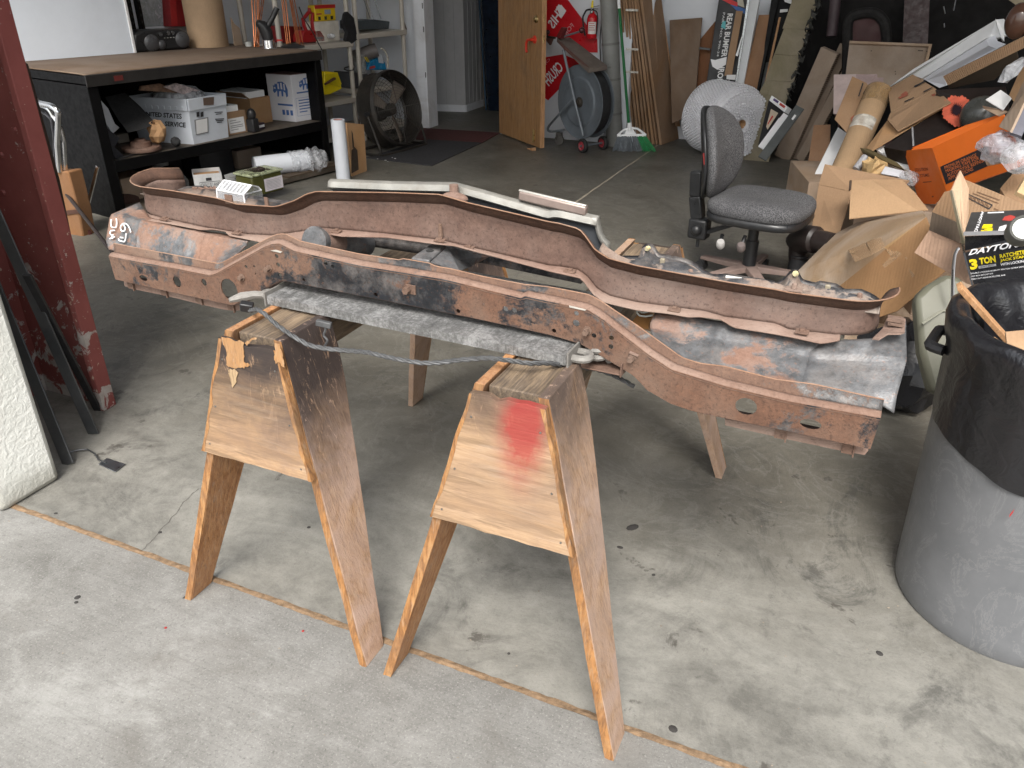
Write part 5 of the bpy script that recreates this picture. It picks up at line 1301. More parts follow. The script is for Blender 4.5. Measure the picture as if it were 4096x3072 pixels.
one('red_board', G().slab([gy(zn(*q), 3.34) for q in ((432, 1165), (545, 1400), (480, 1440), (430, 1300))], .02), plain('dark red board', (.10, .028, .02), .6), 'dark red brown board beside the wrapped chrome bundle', 'board')
one('paper_sheet', G().slab([gy(zn(*q), 3.42) for q in ((490, 1250), (585, 1395), (560, 1400), (500, 1300))], .004), M_PAPER, 'white sheet wedged under the dark rod near the floor', 'paper')
one('dark_plank', G().slab([gy(zn(*q), 2.6) for q in ((70, 330), (122, 358), (300, 1000), (395, 1450), (378, 1480), (250, 960))], .03), plain('dark brown plank', (.05, .03, .022), .7), 'dark brown plank standing behind the red steel column', 'plank')

# ------------------------------------------------------------------ tan resin shelf units
M_TAN = plain('grey tan resin', (.46, .43, .38), .5, 0, .06, 6, .05)
UA = Vector((-4.563, 6.52, 0))
def Up(al, dep, z): return UA + e1 * al + e2 * dep + Vector((0, 0, z))
def shelving(a0, a1, zs, label):
    t = thing('shelf_unit', Up((a0 + a1) / 2, .22, 0), label, 'shelf', 'tan resin shelf units along the left wall')
    for a in (a0, a1):
        for d in (.0, .44): part('post', G().tube([Up(a, d, 0), Up(a, d, 1.78)], .021, 14), M_TAN, t)
    for z in zs:
        T = frame(Up((a0 + a1) / 2, .22, z - .022), e1, (0, 0, 1)); part('shelf', G().box((0, 0, 0), (a1 - a0 + .06, .50, .044), T), M_TAN, t, .006)
        for d in (.0,):
            for a in (a0, a1): part('collar', G().tube([Up(a, d, z - .055), Up(a, d, z + .012)], .027, 14), M_TAN, t)
    return t
shelving(-.80, 0.0, (.10, .41, .89, 1.38), 'tan resin shelf unit nearest the workbench, holding red and yellow cans')
shelving(.105, .74, (.10, .465, .945, 1.38), 'tan resin shelf unit beside the door frame, behind the round fan')
up_ = lambda px, d: gp(px, UA + e2 * d, e2)
zz = .892
q = [up_(zb(*v), .10) for v in ((800, 283), (1012, 288))]; q[0].z = q[1].z = zz
xbox('white_box', q[0], q[1], .14, up_(zb(1000, 180), .1).z - zz, plain('yellowed white box', (.66, .62, .55), .6), 'white box on the shelf below the yellow can', 'box')
z2_ = up_(zb(1000, 180), .1).z + .001
q = [up_(zb(*v), .10) for v in ((803, 172), (985, 170))]; q[0].z = q[1].z = z2_
t, body, T, L = xbox('yellow_can', q[0], q[1], .09, .13, plain('yellow print tin', (.72, .50, .015), .4), 'yellow can with a red top standing on the white box', 'can', bevel=.01)
Q = [T @ Vector(v) for v in ((0, 0, 0), (L, 0, 0), (L, 0, .13), (0, 0, .13))]
patch('print_band', sub(Q, .0, .78, 1, 1), plain('red tin', (.5, .02, .02), .4), t); patch('print_mark', sub(Q, .45, .42, .75, .7), plain('blue grey print', (.25, .3, .4), .5), t); patch('print_mark', sub(Q, .05, .42, .3, .5), M_INKR, t, .002)
for k in range(3): patch('print_mark', sub(Q, .12 + k * .3, .08, .24 + k * .3, .3), M_INK, t)
M_REDC = plain('red plastic can', (.36, .012, .016), .35, 0, .15, 6, .03)
P = lambda x, y, d=.1: up_(zb(x, y), d)
t = thing('red_can', Vector((P(790, 370).x, P(790, 370).y, zz)), 'red plastic container with a looped neck on the tan shelf', 'container')
part('body', G().slab([P(690, 378), P(890, 372), P(885, 320), P(845, 262), P(700, 270), P(680, 330)], .12), M_REDC, t, .01)
part('neck', G().tube([P(720, 275, .12), P(700, 230, .12), P(690, 170, .12), P(740, 110, .12), P(775, 120, .12), P(770, 200, .12), P(780, 270, .12)], .016, 10), M_REDC, t)
part('spout', G().tube([P(750, 120, .12), P(745, 70, .12)], [.02, .012], 10), M_REDC, t)
patch('label', [P(800, 345, .098), P(868, 342, .098), P(866, 328, .098), P(800, 331, .098)], M_GREY, t)
one('red_tray', G().slab([P(480, 380, .25), P(690, 375, .25), P(690, 235, .25), P(480, 230, .25)], .15), plain('dark red plastic', (.20, .012, .014), .5), 'dark red box behind the copper rods on the tan shelf', 'box', bevel=.01)
crumple(P(940, 318, .05), .035, film('bubble wrap film'), 'plastic_bag', 'small clear plastic bag by the red container', 'bag', 3, .6)
one('power_lead', G().tube(smoothp([P(655, 60, -.03), P(680, 160, -.03), P(740, 220, -.03), P(790, 300, -.03), P(830, 400, -.03), P(857, 440, -.03)], 1), .005, 6), M_BLKP, 'black cord hanging down across the red container', 'cord')
# lower shelf of the first unit
q = [up_(zb(*v), .05) for v in ((920, 838), (1035, 790))]; q[0].z = q[1].z = .412
t = thing('yellow_bin', q[0], 'bright yellow plastic parts bin on the lower tan shelf', 'bin')
part('body', G().slab([P(880, 840, .04), P(930, 835, .04), P(1035, 785, .04), P(1000, 640, .04), P(880, 632, .04)], .16), plain('yellow bin plastic', (.75, .60, .01), .4, 0, .1, 6, .02), t, .006)
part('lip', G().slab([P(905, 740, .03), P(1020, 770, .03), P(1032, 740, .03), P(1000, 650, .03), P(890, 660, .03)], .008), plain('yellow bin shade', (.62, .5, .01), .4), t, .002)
one('hammer_handle', G().tube([P(885, 745, .0), P(960, 700, .0), P(975, 695, .0)], [.010, .014, .011], 8), plain('dark wood handle', (.10, .05, .03), .6), 'dark wooden handle sticking out of the yellow bin', 'handle')
# second unit
t = thing('black_jacket', P(1110, 380, -.03), 'black cloth hanging from the posts between the two tan shelf units', 'cloth')
part('cloth', rough_mesh(G().slab([P(1090, 100, -.03), P(1140, 150, -.03), P(1160, 240, -.03), P(1175, 350, -.03), P(1120, 392, -.03), P(1070, 360, -.03), P(1085, 290, -.03), P(1042, 220, -.03), P(1060, 130, -.03)], .04), .008, 3), plain('black cloth', (.012, .012, .014), .9), t, .006)
one('grey_tray', G().slab([P(1155, 262, .1), P(1450, 255, .1), P(1460, 190, .1), P(1320, 172, .1), P(1150, 185, .1)], .2), plain('blue grey tray', (.06, .075, .085), .5), 'dark blue grey tray on the upper shelf beside the black cloth', 'tray', bevel=.006)
for k, (a, b, r, m, lab) in enumerate((((1385, 170), (1325, 0), .007, M_CHR, 'thick shiny rod leaning right of the thin rods on the upper shelf'), ((1315, 170), (1255, 0), .004, M_CHR, 'thin shiny rod leaning left among the rods on the upper shelf'), ((1285, 165), (1230, 0), .004, M_STRIP, 'thin dull rod leftmost among the leaning rods on the upper shelf'))):
    one('leaning_rod', G().tube([P(a[0], a[1], .06), P(b[0], b[1], .1), P(b[0], b[1], .1) + (P(b[0], b[1], .1) - P(a[0], a[1], .06)) * .8], r, 8), m, lab, 'rod', 'rods leaning on the upper tan shelf')
one('grey_bin', G().slab([P(1140, 785, .08), P(1270, 780, .08), P(1265, 650, .08), P(1130, 640, .08)], .25), plain('dark grey bin', (.07, .075, .085), .5), 'dark grey plastic bin on the lower shelf left of the fan', 'bin', bevel=.008)
one('grey_pipe', G().tube([P(1110, 520, .2), P(1340, 440, .05)], .062, 22), plain('brown grey pipe', (.16, .145, .14), .5), 'short wide grey pipe lying above the blue bag', 'pipe')
one('clear_jar', G().lathe([(0, 0), (.06, 0), (.06, .16), (.05, .17), (0, .17)], Matrix.Translation(P(1200, 650, .12)), 18), film('cloudy jar', (.5, .52, .52), .6), 'cloudy clear jar between the grey pipe and the blue bag', 'jar')
t = thing('blue_bag', P(1350, 620, .06), 'bright blue plastic bag on the lower tan shelf above the fan', 'bag')
part('bag', rough_mesh(G().slab([P(1260, 622, .06), P(1430, 625, .06), P(1425, 560, .06), P(1370, 500, .06), P(1290, 540, .06)], .12), .006, 5), plain('blue bag film', (.02, .22, .45), .25), t, .01)
patch('red_print', [P(1275, 612, .045), P(1330, 600, .045), P(1325, 580, .045), P(1280, 590, .045)], M_INKR, t); patch('white_print', [P(1360, 555, .045), P(1405, 560, .045), P(1385, 490, .045), P(1345, 470, .045)], plain('pale bag print', (.55, .62, .68), .4), t)
one('yellow_clamp', G().tube([P(1235, 505, .0), P(1260, 548, .0), P(1275, 548, .0), P(1250, 505, .0)], .004, 6), plain('yellow bin plastic', (.75, .60, .01), .4), 'small yellow clip hanging under the grey pipe', 'clip')
one('clear_hose', G().tube(smoothp([P(1380, 425, .02), P(1420, 440, .02), P(1448, 500, .02), P(1442, 600, .02)], 1), .009, 10), film('clear hose', (.7, .65, .55), .6, .1, 0), 'clear curved plastic hose beside the blue bag', 'hose')
one('cable_tie', G().tube([P(1055, 612, -.05), P(1090, 628, -.05), P(1135, 618, -.05), P(1140, 600, .0), P(1100, 590, .02), P(1060, 598, .02)], .006, 6, closed=True), M_BLKP, 'black strap tying the two shelf units together', 'strap')
one('hung_sheet', G().slab([P(1560, 110, .12), P(1612, 262, .12), P(1560, 262, .12)], .01), plain('grey cardboard', (.2, .17, .14), .8), 'grey corner of sheet sticking out past the upper shelf', 'sheet')

# more things in the shade on the lowest shelf
for k, (al, dp, w, h, d, m, nm, lab) in enumerate(((.30, .30, .22, .16, .2, M_KRAFTD, 'carton', 'brown carton in the shade at the left under the workbench shelf'), (1.05, .45, .30, .20, .3, M_BLKP, 'tool_case', 'black tool case in the shade behind the screw tub'), (1.42, .50, .24, .14, .25, M_KRAFTG, 'carton', 'grey brown carton in the shade behind the wrapped roll'), (.75, .60, .26, .18, .2, M_BLKP, 'battery_case', 'black square case in the shade behind the black jar'))):
    one(nm, G().box((al, dp, .046 + h / 2), (w, d, h), TB_), m, lab, 'case' if 'case' in nm else 'carton', bevel=.004)

# ================================================================== ROUND FAN
fA, fB, fC = gz(zb(1395, 1395)), gz(zb(1785, 1285)), gz(zb(1255, 1345))
fd = (fB - fA).normalized(); fax = Vector((fd.y, -fd.x, 0))
if fax.dot(EYE - fA) < 0: fax = -fax
fan = thing('drum_fan', (fA + fB) / 2 - fax * .12, 'large round black drum fan on a tube stand in front of the tan shelves', 'fan')
tilt = R(14); ax = (fax * math.cos(tilt) + ez * math.sin(tilt)).normalized()
fc_ = gp(zb(1475, 965), (fA + fB) / 2 - fax * .10, fax)
Tfan = frame(fc_, fd, ax); FR = .315
M_FANB = plain('dusty black fan steel', (.03, .027, .024), .5, .2, .5, 10, .1, .4, (.09, .07, .055))
part('drum', G().lathe([(FR * .97, .07), (FR, .08), (FR * 1.03, .05), (FR, .03), (FR, -.09), (FR * 1.03, -.11), (FR * .97, -.12)], Tfan, 48), M_FANB, fan, solid=.006)
M_WIREB = plain('black wire', (.06, .054, .048), .45, .3)
g = G()
for k in range(1, 13):
    r = FR * k / 13; g.tube([Tfan @ Vector((r * math.cos(t), r * math.sin(t), .07 + .012 * (1 - (k / 13) ** 2))) for t in [2 * math.pi * i / 40 for i in range(40)]], .0016, 4, closed=True)
for k in range(8): 
    t = k * math.pi / 4; g.tube([Tfan @ Vector((.05 * math.cos(t), .05 * math.sin(t), .08)), Tfan @ Vector((FR * math.cos(t), FR * math.sin(t), .07))], .0028, 5)
part('grille', g, M_WIREB, fan)
g = G()
for k in range(9):
    r = FR * (k + 1) / 10; g.tube([Tfan @ Vector((r * math.cos(t), r * math.sin(t), -.105)) for t in [2 * math.pi * i / 36 for i in range(36)]], .0018, 4, closed=True)
part('rear_grille', g, M_WIREB, fan)
M_BLADE = plain('grey fan blade', (.22, .185, .155), .6, .2, .3, 8)
for k, a0 in enumerate((R(-78), R(42), R(148))):
    rows = []
    for i in range(8):
        r = .05 + (FR - .075) * i / 7; w = .045 + .075 * (i / 7); 
        rows.append([Tfan @ (Matrix.Rotation(a0, 4, 'Z') @ Vector((r, w * (j / 4 - .5), -.02 - w * .42 * (j / 4 - .5)))) for j in range(5)])
    part('blade', G().grid(rows), M_BLADE, fan, solid=.003)
part('hub', G().lathe([(0, .02), (.05, .015), (.055, -.01), (.055, -.12), (0, -.12)], Tfan, 20), M_FANB, fan)
part('motor', G().lathe([(0, -.12), (.075, -.12), (.08, -.16), (.07, -.2), (0, -.21)], Tfan, 20), M_FANB, fan)
up = Vector((0, 0, 1))
for s_ in (-1, 1):
    sd = fc_ + fd * s_ * (FR + .02); fl0 = fA if s_ < 0 else fB; fl0 = fl0 + up * .013
    bk0 = fl0 - fax * .34
    part('stand_tube', G().tube(smoothp(resample([sd, fl0 + (sd - fl0) * .08, fl0, fl0 - fax * .04, bk0], 24), 2), .012, 8), M_FANB, fan)
    part('pivot_knob', G().tube([sd - fd * s_ * .02, sd + fd * s_ * .02], .02, 10), M_BLKP, fan)
part('stand_tube', G().tube([fA + up * .013, fB + up * .013], .012, 8), M_FANB, fan)
part('stand_tube', G().tube([fA + up * .013 - fax * .34, fB + up * .013 - fax * .34], .012, 8), M_FANB, fan)
g = G(); rnd = random.Random(8)
for x, y in ((1350, 1405), (1420, 1418), (1440, 1430), (1505, 1402), (1480, 1395)):
    p = gz(zb(x, y), .010); g.ell(p, (.012 * rnd.uniform(.4, 1), .008, .002), None, 4)
setting('paper_scraps', g, M_PAPER, 'stuff')

# ================================================================== BY THE DOOR: signs, extinguisher, reel cart, pipe, broom
M_REDS = plain('red sign plastic', (.52, .008, .016), .35, 0, .12, 6, .04)
sgw = lambda px, d=.0: gy(zc(*px), WY - .012 - d)
t = thing('red_sign', sgw((1060, 200)), 'upper red sign with white stencil letters tilted on the white wall behind the door edge', 'sign')
part('sheet', G().slab([sgw(q) for q in ((812, 60), (905, -60), (1032, -15), (1302, 345), (1306, 465), (1225, 462), (1000, 330), (900, 325), (815, 300))], .004), M_REDS, t, smooth=0)
M_WPR = plain('white stencil paint', (.80, .80, .82), .6, 0, .05)
ls = lambda a, b, c, d: [sgw(q, .002) for q in (a, b, c, d)]
lettering('THIS', ls((1030, 100), (915, 262), (862, 200), (962, 35)), M_WPR, t, lift=.002, bold=.02)
patch('torn_tape', ls((985, 165), (1030, 95), (985, 42), (940, 60)), M_WPR, t, .003)
lettering('FOR', ls((1100, 235), (1030, 320), (1000, 290), (1075, 200)), plain('faint stencil paint', (.60, .30, .32), .6), t, lift=.002, bold=.01)
t = thing('red_sign', sgw((950, 700)), 'lower red sign with white stencil letters hanging behind the grey reel', 'sign')
part('sheet', G().slab([sgw(q, -.004) for q in ((812, 512), (1000, 480), (1160, 548), (1150, 600), (868, 888), (805, 840))], .004), M_REDS, t, smooth=0)
lettering('CRUSH', ls((1010, 610), (880, 765), (818, 690), (955, 535)), M_WPR, t, lift=.008, bold=.02)
lettering('ON', ls((895, 520), (835, 600), (820, 585), (868, 515)), MATS['faint stencil paint'], t, lift=.008, bold=.01)
# extinguisher
cE = sgw((1252, 340), .055); ztop = sgw((1250, 115), .055).z; h = ztop - cE.z
t = thing('fire_extinguisher', cE, 'small red fire extinguisher hung on the white wall above the red sign', 'extinguisher')
M_REDX = plain('red enamel', (.55, .012, .02), .2, 0, .08, 4, 0)
part('cylinder', G().lathe([(0, 0), (.042, 0), (.048, .01), (.048, h - .05), (.04, h - .02), (.018, h), (.016, h + .015), (0, h + .015)], Matrix.Translation(cE), 24), M_REDX, t)
part('label', G().lathe([(.0488, .04), (.0488, h - .07)], Matrix.Translation(cE), 14, R(-115), R(-25)), plain('white label', (.75, .70, .68), .5), t)
for k in range(6): part('print_line', G().lathe([(.0493, .07 + k * .018), (.0493, .075 + k * .018)], Matrix.Translation(cE), 10, R(-105), R(-40 - 8 * (k % 2))), M_INKR, t)
vp = cE + ez * (h + .015)
part('valve', G().tube([vp, vp + ez * .03], .012, 10).ell(vp + ez * .012 + Vector((-.005, -.02, -.02)), (.014, .008, .014), None, 8), metal('dull chrome'), t)
part('handle', G().bar(vp + ez * .03 + Vector((-.02, 0, 0)), vp + ez * .045 + Vector((.06, -.01, .0)), .014, .006).bar(vp + ez * .02 + Vector((-.01, 0, 0)), vp + ez * .02 + Vector((.05, -.01, .0)), .014, .006), metal('dull chrome'), t)
part('tag', G().slab([vp + Vector(v) for v in ((-.012, -.02, .03), (.012, -.02, .03), (.01, -.02, .085), (-.006, -.02, .085))], .003), plain('yellow tag', (.75, .6, .02), .5), t)
part('hose', G().tube(smoothp(resample([vp + Vector(v) for v in ((-.01, -.02, .015), (-.05, -.03, .01), (-.085, -.02, -.05), (-.075, -.02, -.12), (-.055, -.02, -.2))], 20), 1), .008, 8), plain('black rubber', (.02, .02, .021), .8), t)
part('hose', G().tube(smoothp(resample([vp + Vector(v) for v in ((.0, -.02, .015), (.05, -.03, .0), (.062, -.03, -.06), (.055, -.03, -.19))], 20), 1), .005, 8), plain('black rubber', (.02, .02, .021), .8), t)
# grey reel cart
wl1, wl2 = gz(zc(1172, 1352)), gz(zc(1350, 1325)); cs = gz(zc(965, 1283))
nn_ = (wl1 - wl2); nn_.z = 0; nn_.normalize()                     # axle, towards the eye
cD = gp(zc(1150, 905), wl1 - nn_ * .03, nn_)
cart = thing('reel_cart', (wl1 + wl2 + cs) / 3, 'grey strapping reel cart with red wheels in front of the red signs', 'cart')
sd_ = Vector((-nn_.y, nn_.x, 0)); 
Trl = frame(cD, sd_, nn_); RR = .312
M_REEL = plain('grey enamel steel', (.125, .145, .165), .5, .1, .18, 5, .06, .3, (.12, .10, .09))
for z0 in (0, -.13):
    part('disc', G().lathe([(.02, .004), (.10, .004), (.115, .012), (.20, .012), (.215, .002), (RR - .012, .002), (RR, .008), (RR + .002, .0), (RR - .01, -.008), (.02, -.008)], Trl @ Matrix.Translation((0, 0, z0)), 56), M_REEL, cart, smooth=30)
part('strap_coil', G().lathe([(.16, -.118), (.285, -.118), (.288, -.06), (.285, -.012), (.16, -.012)], Trl, 48), plain('dark strap steel', (.04, .04, .042), .4, .5, .3, 30), cart)
part('hub', G().lathe([(0, .05), (.016, .05), (.018, .03), (.03, .028), (.036, .012), (.045, .01), (.045, .003)], Trl, 18), plain('greasy hub', (.06, .05, .04), .5, .4), cart)
M_FRM = plain('grey tube paint', (.16, .18, .20), .45, .2, .2, 8)
pl = lambda px, d=.05: gp(zc(*px), cD + nn_ * d, nn_)
part('frame_tube', G().tube([pl((1180, 1205)), pl((1095, 860)), pl((1002, 440))], .012, 10), M_FRM, cart)
part('frame_tube', G().tube(smoothp(resample([pl((1090, 872), .06), pl((870, 1120), .05), pl((860, 1158), .05), pl((900, 1165), .02), pl((1010, 1150), -.02)], 30), 1), .011, 10), M_FRM, cart)
part('frame_tube', G().tube([pl((1360, 1180), -.20), pl((1330, 860), -.20), pl((1200, 560), -.18)], .012, 10), M_FRM, cart)
for w in (wl1, wl2):
    s0 = 1 if w is wl1 else -1
    c = Vector((w.x, w.y, .062)); Tw = frame(c, sd_, nn_)
    wh = part('wheel', G().lathe([(.038, -.018), (.052, -.02), (.062, -.012), (.062, .012), (.052, .02), (.038, .018)], Tw, 28), plain('black tyre', (.018, .018, .018), .7), cart)
    part('rim', G().lathe([(.010, .014), (.022, .010), (.032, .008), (.041, .019), (.041, -.019), (.01, -.014)], Tw, 24), plain('faded red rim', (.30, .04, .05), .5), wh)
part('axle', G().tube([Vector((wl1.x, wl1.y, .062)) + nn_ * .03, Vector((wl2.x, wl2.y, .062)) - nn_ * .03], .008, 8), M_FRM, cart)
c = Vector((cs.x, cs.y, .045)); Tw = frame(c, (1, 0, 0), (.6, -.8, 0))
part('caster', G().lathe([(0, .012), (.045, .012), (.045, -.012), (0, -.012)], Tw, 20).box(c + ez * .06, (.05, .05, .02)).box(c + ez * .03 + Vector((.02, .015, 0)), (.008, .03, .05)).box(c + ez * .03 + Vector((-.02, -.015, 0)), (.008, .03, .05)), plain('dirty caster', (.07, .065, .06), .6), cart)
part('tray', G().hexa([pl(q, d) for q, d in (((945, 335), .05), ((1060, 328), -.12), ((1392, 580), -.12), ((1235, 608), .05))], [pl(q, d) - ez * .02 for q, d in (((945, 350), .05), ((1060, 345), -.12), ((1392, 595), -.12), ((1225, 625), .05))]), plain('rusty grey tray', (.17, .14, .12), .6, .2, .3, 6), cart, .002)
part('tray_lip', G().slab([pl(q, .06) for q in ((945, 345), (1235, 600), (1180, 575), (1000, 430))], .004), plain('rusty red lip', (.12, .06, .05), .6), cart)
part('lever', G().tube([pl((970, 335), .02), pl((1160, 275), .02)], .008, 8), M_FRM, cart); part('lever_knob', G().ell(pl((1168, 268), .02), (.026, .026, .026), None, 12), plain('dark red knob', (.06, .012, .015), .3), cart)
part('lever', G().tube([pl((930, 335), .04), pl((860, 325), .04), pl((865, 295), .04)], .010, 8), plain('greasy hub', (.06, .05, .04), .5), cart); part('lever_knob', G().ell(pl((866, 285), .04), (.020, .020, .020), None, 12), plain('dark red knob', (.06, .012, .015), .3), cart)
part('strap_head', G().slab([pl((935, 330), .06), pl((985, 240), .06), pl((1010, 250), .06), pl((975, 345), .06)], .04), plain('dark red head', (.14, .02, .02), .5), cart, .003)
part('bracket', G().slab([pl((835, 335), .05), pl((905, 340), .05), pl((880, 400), .05)], .02), plain('rusty red lip', (.12, .06, .05), .6), cart)
# wrapped pipe and wire on the wall
pp = gy(zc(1495, 1265), 7.42); pp.z = 0; px_ = gy(zc(1412, 100), 7.40)
t = thing('steel_pipe', (pp.x - .03, 7.40, 0), 'thick grey taped pipe standing against the white wall beside the broom', 'pipe')
M_PIPE = plain('grey taped pipe', (.23, .235, .225), .6, 0, .22, 4, .1, .6, (.16, .14, .12))
b0 = Vector((pp.x - .03, 7.39, 0)); b1 = Vector((px_.x, 7.39, 1.14))
part('pipe', G().tube([b0, b0 + (b1 - b0) * 2.2], .076, 26), M_PIPE, t)
for f_ in (.24, .50, .76): c = b0 + (b1 - b0) * f_; part('joint_band', G().tube([c, c + (b1 - b0) * .018], .0785, 26), plain('pipe joint', (.17, .17, .165), .6), t)
p = b0 + (b1 - b0) * .60 + Vector((.0, -.077, .02)); part('valve_stub', G().ell(p, (.02, .012, .022), None, 8), M_PIPE, t)
g = G().tube(smoothp([gy(zc(*q), WY - .02) for q in ((1330, -10), (1345, 100), (1345, 250), (1320, 290), (1328, 420), (1332, 540))], 1), .005, 6).tube(smoothp([gy(zc(*q), 7.25) for q in ((1240, 500), (1310, 580), (1345, 700), (1375, 800))], 1), .006, 6)
one('wall_cable', g, M_BLKP, 'thin black cable running down the wall left of the grey pipe', 'cable')
# broom
bl, br = gz(zc(1437, 1338)), gz(zc(1822, 1342)); ctr = (bl + br) / 2
br_d = (br - bl).normalized(); bn = Vector((br_d.y, -br_d.x, 0)); bn = bn if bn.dot(EYE - ctr) > 0 else -bn
pb = lambda px: gp(zc(*px), ctr, bn)
t = thing('broom', ctr, 'broom with green handle, white head and grey and green bristles leaning on cardboard', 'broom')
h0 = pb((1583, 1120)); h1 = pb((1505, 80)); hd = (h1 - h0); back = -bn * .10
part('handle', G().tube([h0, h1 + back], .0125, 10), plain('green handle', (.006, .13, .035), .35, 0, .1, 6, 0), t)
part('handle_tip', G().tube([h1 + back, h1 + back * 1.3 + hd * .35], .0128, 10), M_WHITE, t)
part('ferrule', G().tube([pb((1585, 1085)), pb((1590, 1150))], .02, 10), M_WHITE, t)
hdm = G().tube([pb(q) for q in ((1480, 1200), (1530, 1155), (1595, 1130), (1660, 1140), (1735, 1195))], .010, 8).tube([pb((1480, 1200)), pb((1735, 1197))], .013, 8).slab([pb((1570, 1130)), pb((1625, 1150)), pb((1650, 1195)), pb((1540, 1195))], .02)
part('head', hdm, M_WHITE, t)
for a0, a1, m in ((0, .68, plain('grey bristles', (.16, .18, .20), .7, 0, .4, 30)), (.68, 1, plain('green bristles', (.015, .24, .07), .6, 0, .3, 30))):
    g = G(); rnd = random.Random(4)
    for k in range(int(260 * (a1 - a0))):
        a = a0 + (a1 - a0) * rnd.random(); d = rnd.uniform(-.025, .025)
        p0_ = pb((1485, 1202)).lerp(pb((1732, 1200)), a) + bn * d * .5; p1_ = bl.lerp(br, min(1, max(0, a + rnd.uniform(-.02, .02)))) + bn * d * 1.3 + ez * rnd.uniform(0, .015)
        g.bar(p0_, p1_, .005, .003)
    part('bristles', g, m, t, smooth=0)

# ================================================================== CARDBOARD LEANING ALONG THE BACK WALL
t = thing('cardboard_stack', (-2.0, 7.7, 0), 'thick stack of flattened tan boxes leaning on edge beside the broom', 'cardboard')
M_ST = [cardboard('stack kraft %d' % k, c, .2) for k, c in enumerate(((.24, .135, .07), (.28, .165, .09), (.33, .19, .10)))]
n = 8
pB0, pB1 = gz(zc(1640, 1205)), gz(zc(1860, 1288)); 
for k in range(n):
    f_ = k / (n - 1)
    b = Vector((-2.155 + .26 * f_, 7.60 - .03 * f_ + random.uniform(-.006, .006), 0)); tpx = Vector((-2.325 + .185 * f_, 7.44 + random.uniform(-.012, .0), 1.232)); d = (tpx - b)
    D_ = Vector((.05 + .02 * f_, .35 + .02 * (k % 3), 0)); hh = 1.45 + random.uniform(-.05, .06)
    n_ = Vector((1, .0, .12)).normalized() * (.016 + .006 * (k % 2))
    A0 = [b, b + D_, b + D_ + d * hh, b + d * hh]
    part('sheet', G().hexa(A0, [v + n_ for v in A0]), M_ST[k % 3], t, smooth=0)
for y in (430, 630, 85):
    a_, b_ = gy(zc(1570, y), 7.46), gy(zc(1680, y + 4), 7.46); part('tape', G().bar(a_ + Vector((0, -.05, 0)), b_ + Vector((0, -.05, 0)), .003, .018), film('clear tape', (.7, .68, .62), .6, .2, .1), t)
bb = Vector((-1.872, 7.575, 0)); tt_ = gy(zc(1680, 0), 7.43)
b2, t2 = gz(zc(1992, 1232)), gy(zc(1850, 0), 7.75)
def leaning(nm, px4, Ys, th, m, label, cat='cardboard', ext=0, up_=0, group=None):
    """tall sheet: tl, tr, br, bl in pixels with their depths; ext lengthens it downwards out of sight"""
    P = [gy(q, Y) for q, Y in zip(px4, Ys)]
    if ext: P[3] = P[3] + (P[3] - P[0]) * ext; P[2] = P[2] + (P[2] - P[1]) * ext
    if up_: a, b = P[0] + (P[0] - P[3]) * up_, P[1] + (P[1] - P[2]) * up_; P[0], P[1] = a, b
    for v in P:
        if v.z < 0: v.z = 0.0
    t = thing(nm, (P[2] + P[3]) / 2, label, cat, group)
    part('sheet', G().slab(P, th), m, t, .0015, smooth=0); return t, P
pz = lambda f_, Y: gy(f_, Y)
leaning('cardboard_sheet', [zc(1688, -10), zc(1845, -10), zc(1990, 1232), zc(1862, 1290)], [7.50, 7.72, 7.93, 7.58], .012, M_ST[1], 'wide brown cardboard sheet closing the right side of the stack by the broom', up_=.3)
leaning('cardboard_sheet', [zc(1855, 95), zc(1885, 100), zc(1960, 600), zc(1900, 600)], [7.80, 7.82, 7.86, 7.84], .01, M_ST[2], 'narrow brown cardboard edge behind the leaning stack', ext=1.1)
leaning('cardboard_sheet', [zd(215, 222), zd(576, 194), zd(515, 915), zd(232, 990)], [7.88, 7.88, 7.76, 7.74], .02, cardboard('brown fibre sheet', (.165, .105, .065), .2), 'dark brown cardboard sheet leaning on the white wall beside the stack', ext=.5)
leaning('brown_box', [zd(560, 430), zd(720, 235), zd(650, 900), zd(520, 920)], [7.90, 7.90, 7.84, 7.84], .03, cardboard('reddish brown board', (.22, .085, .03), .1), 'reddish brown wooden board behind the black bumper box', 'board', ext=.4)
one('dark_bar', G().bar(gy(zd(548, 530), 7.8), gy(zd(668, 545), 7.8), .03, .016), M_STRIP, 'short dark metal bar sticking out left of the black bumper box', 'bar')
# black carton with bold lettering
BQ = [gy(zd(*q), Y) for q, Y in (((622, 920), 7.62), ((948, 945), 7.62), ((1095, -60), 7.80), ((768, -60), 7.80))]
n_ = (BQ[1] - BQ[0]).cross(BQ[3] - BQ[0]); bq = lambda x, y: gp(zd(x, y), BQ[0], n_)
lo = [BQ[0] + (BQ[0] - BQ[3]) * .75, BQ[1] + (BQ[1] - BQ[2]) * .75]
t = thing('bumper_carton', (lo[0] + lo[1]) / 2, 'tall black carton with big white lettering leaning behind the bubble wrap roll', 'carton')
part('body', G().slab([lo[0], lo[1], BQ[2], BQ[3]], .10), plain('black printed carton', (.014, .014, .016), .5, 0, .3, 10, .08), t, .003)
M_WINK = plain('white print', (.72, .72, .72), .6, 0, .05, bump=0)
lettering('REAR BUMPER', [bq(*q) for q in ((858, 150), (785, 632), (848, 632), (920, 150))], M_WINK, t, bold=.03)
lettering('CHROME', [bq(*q) for q in ((778, 650), (722, 965), (790, 965), (842, 650))], M_WINK, t, bold=.03)
lettering('PART NO. 990-34', [bq(*q) for q in ((808, 140), (738, 625), (760, 625), (832, 140))], M_WINK, t, bold=0)
lettering('7', [bq(*q) for q in ((838, 880), (825, 935), (868, 935), (880, 880))], M_WINK, t, bold=.02)
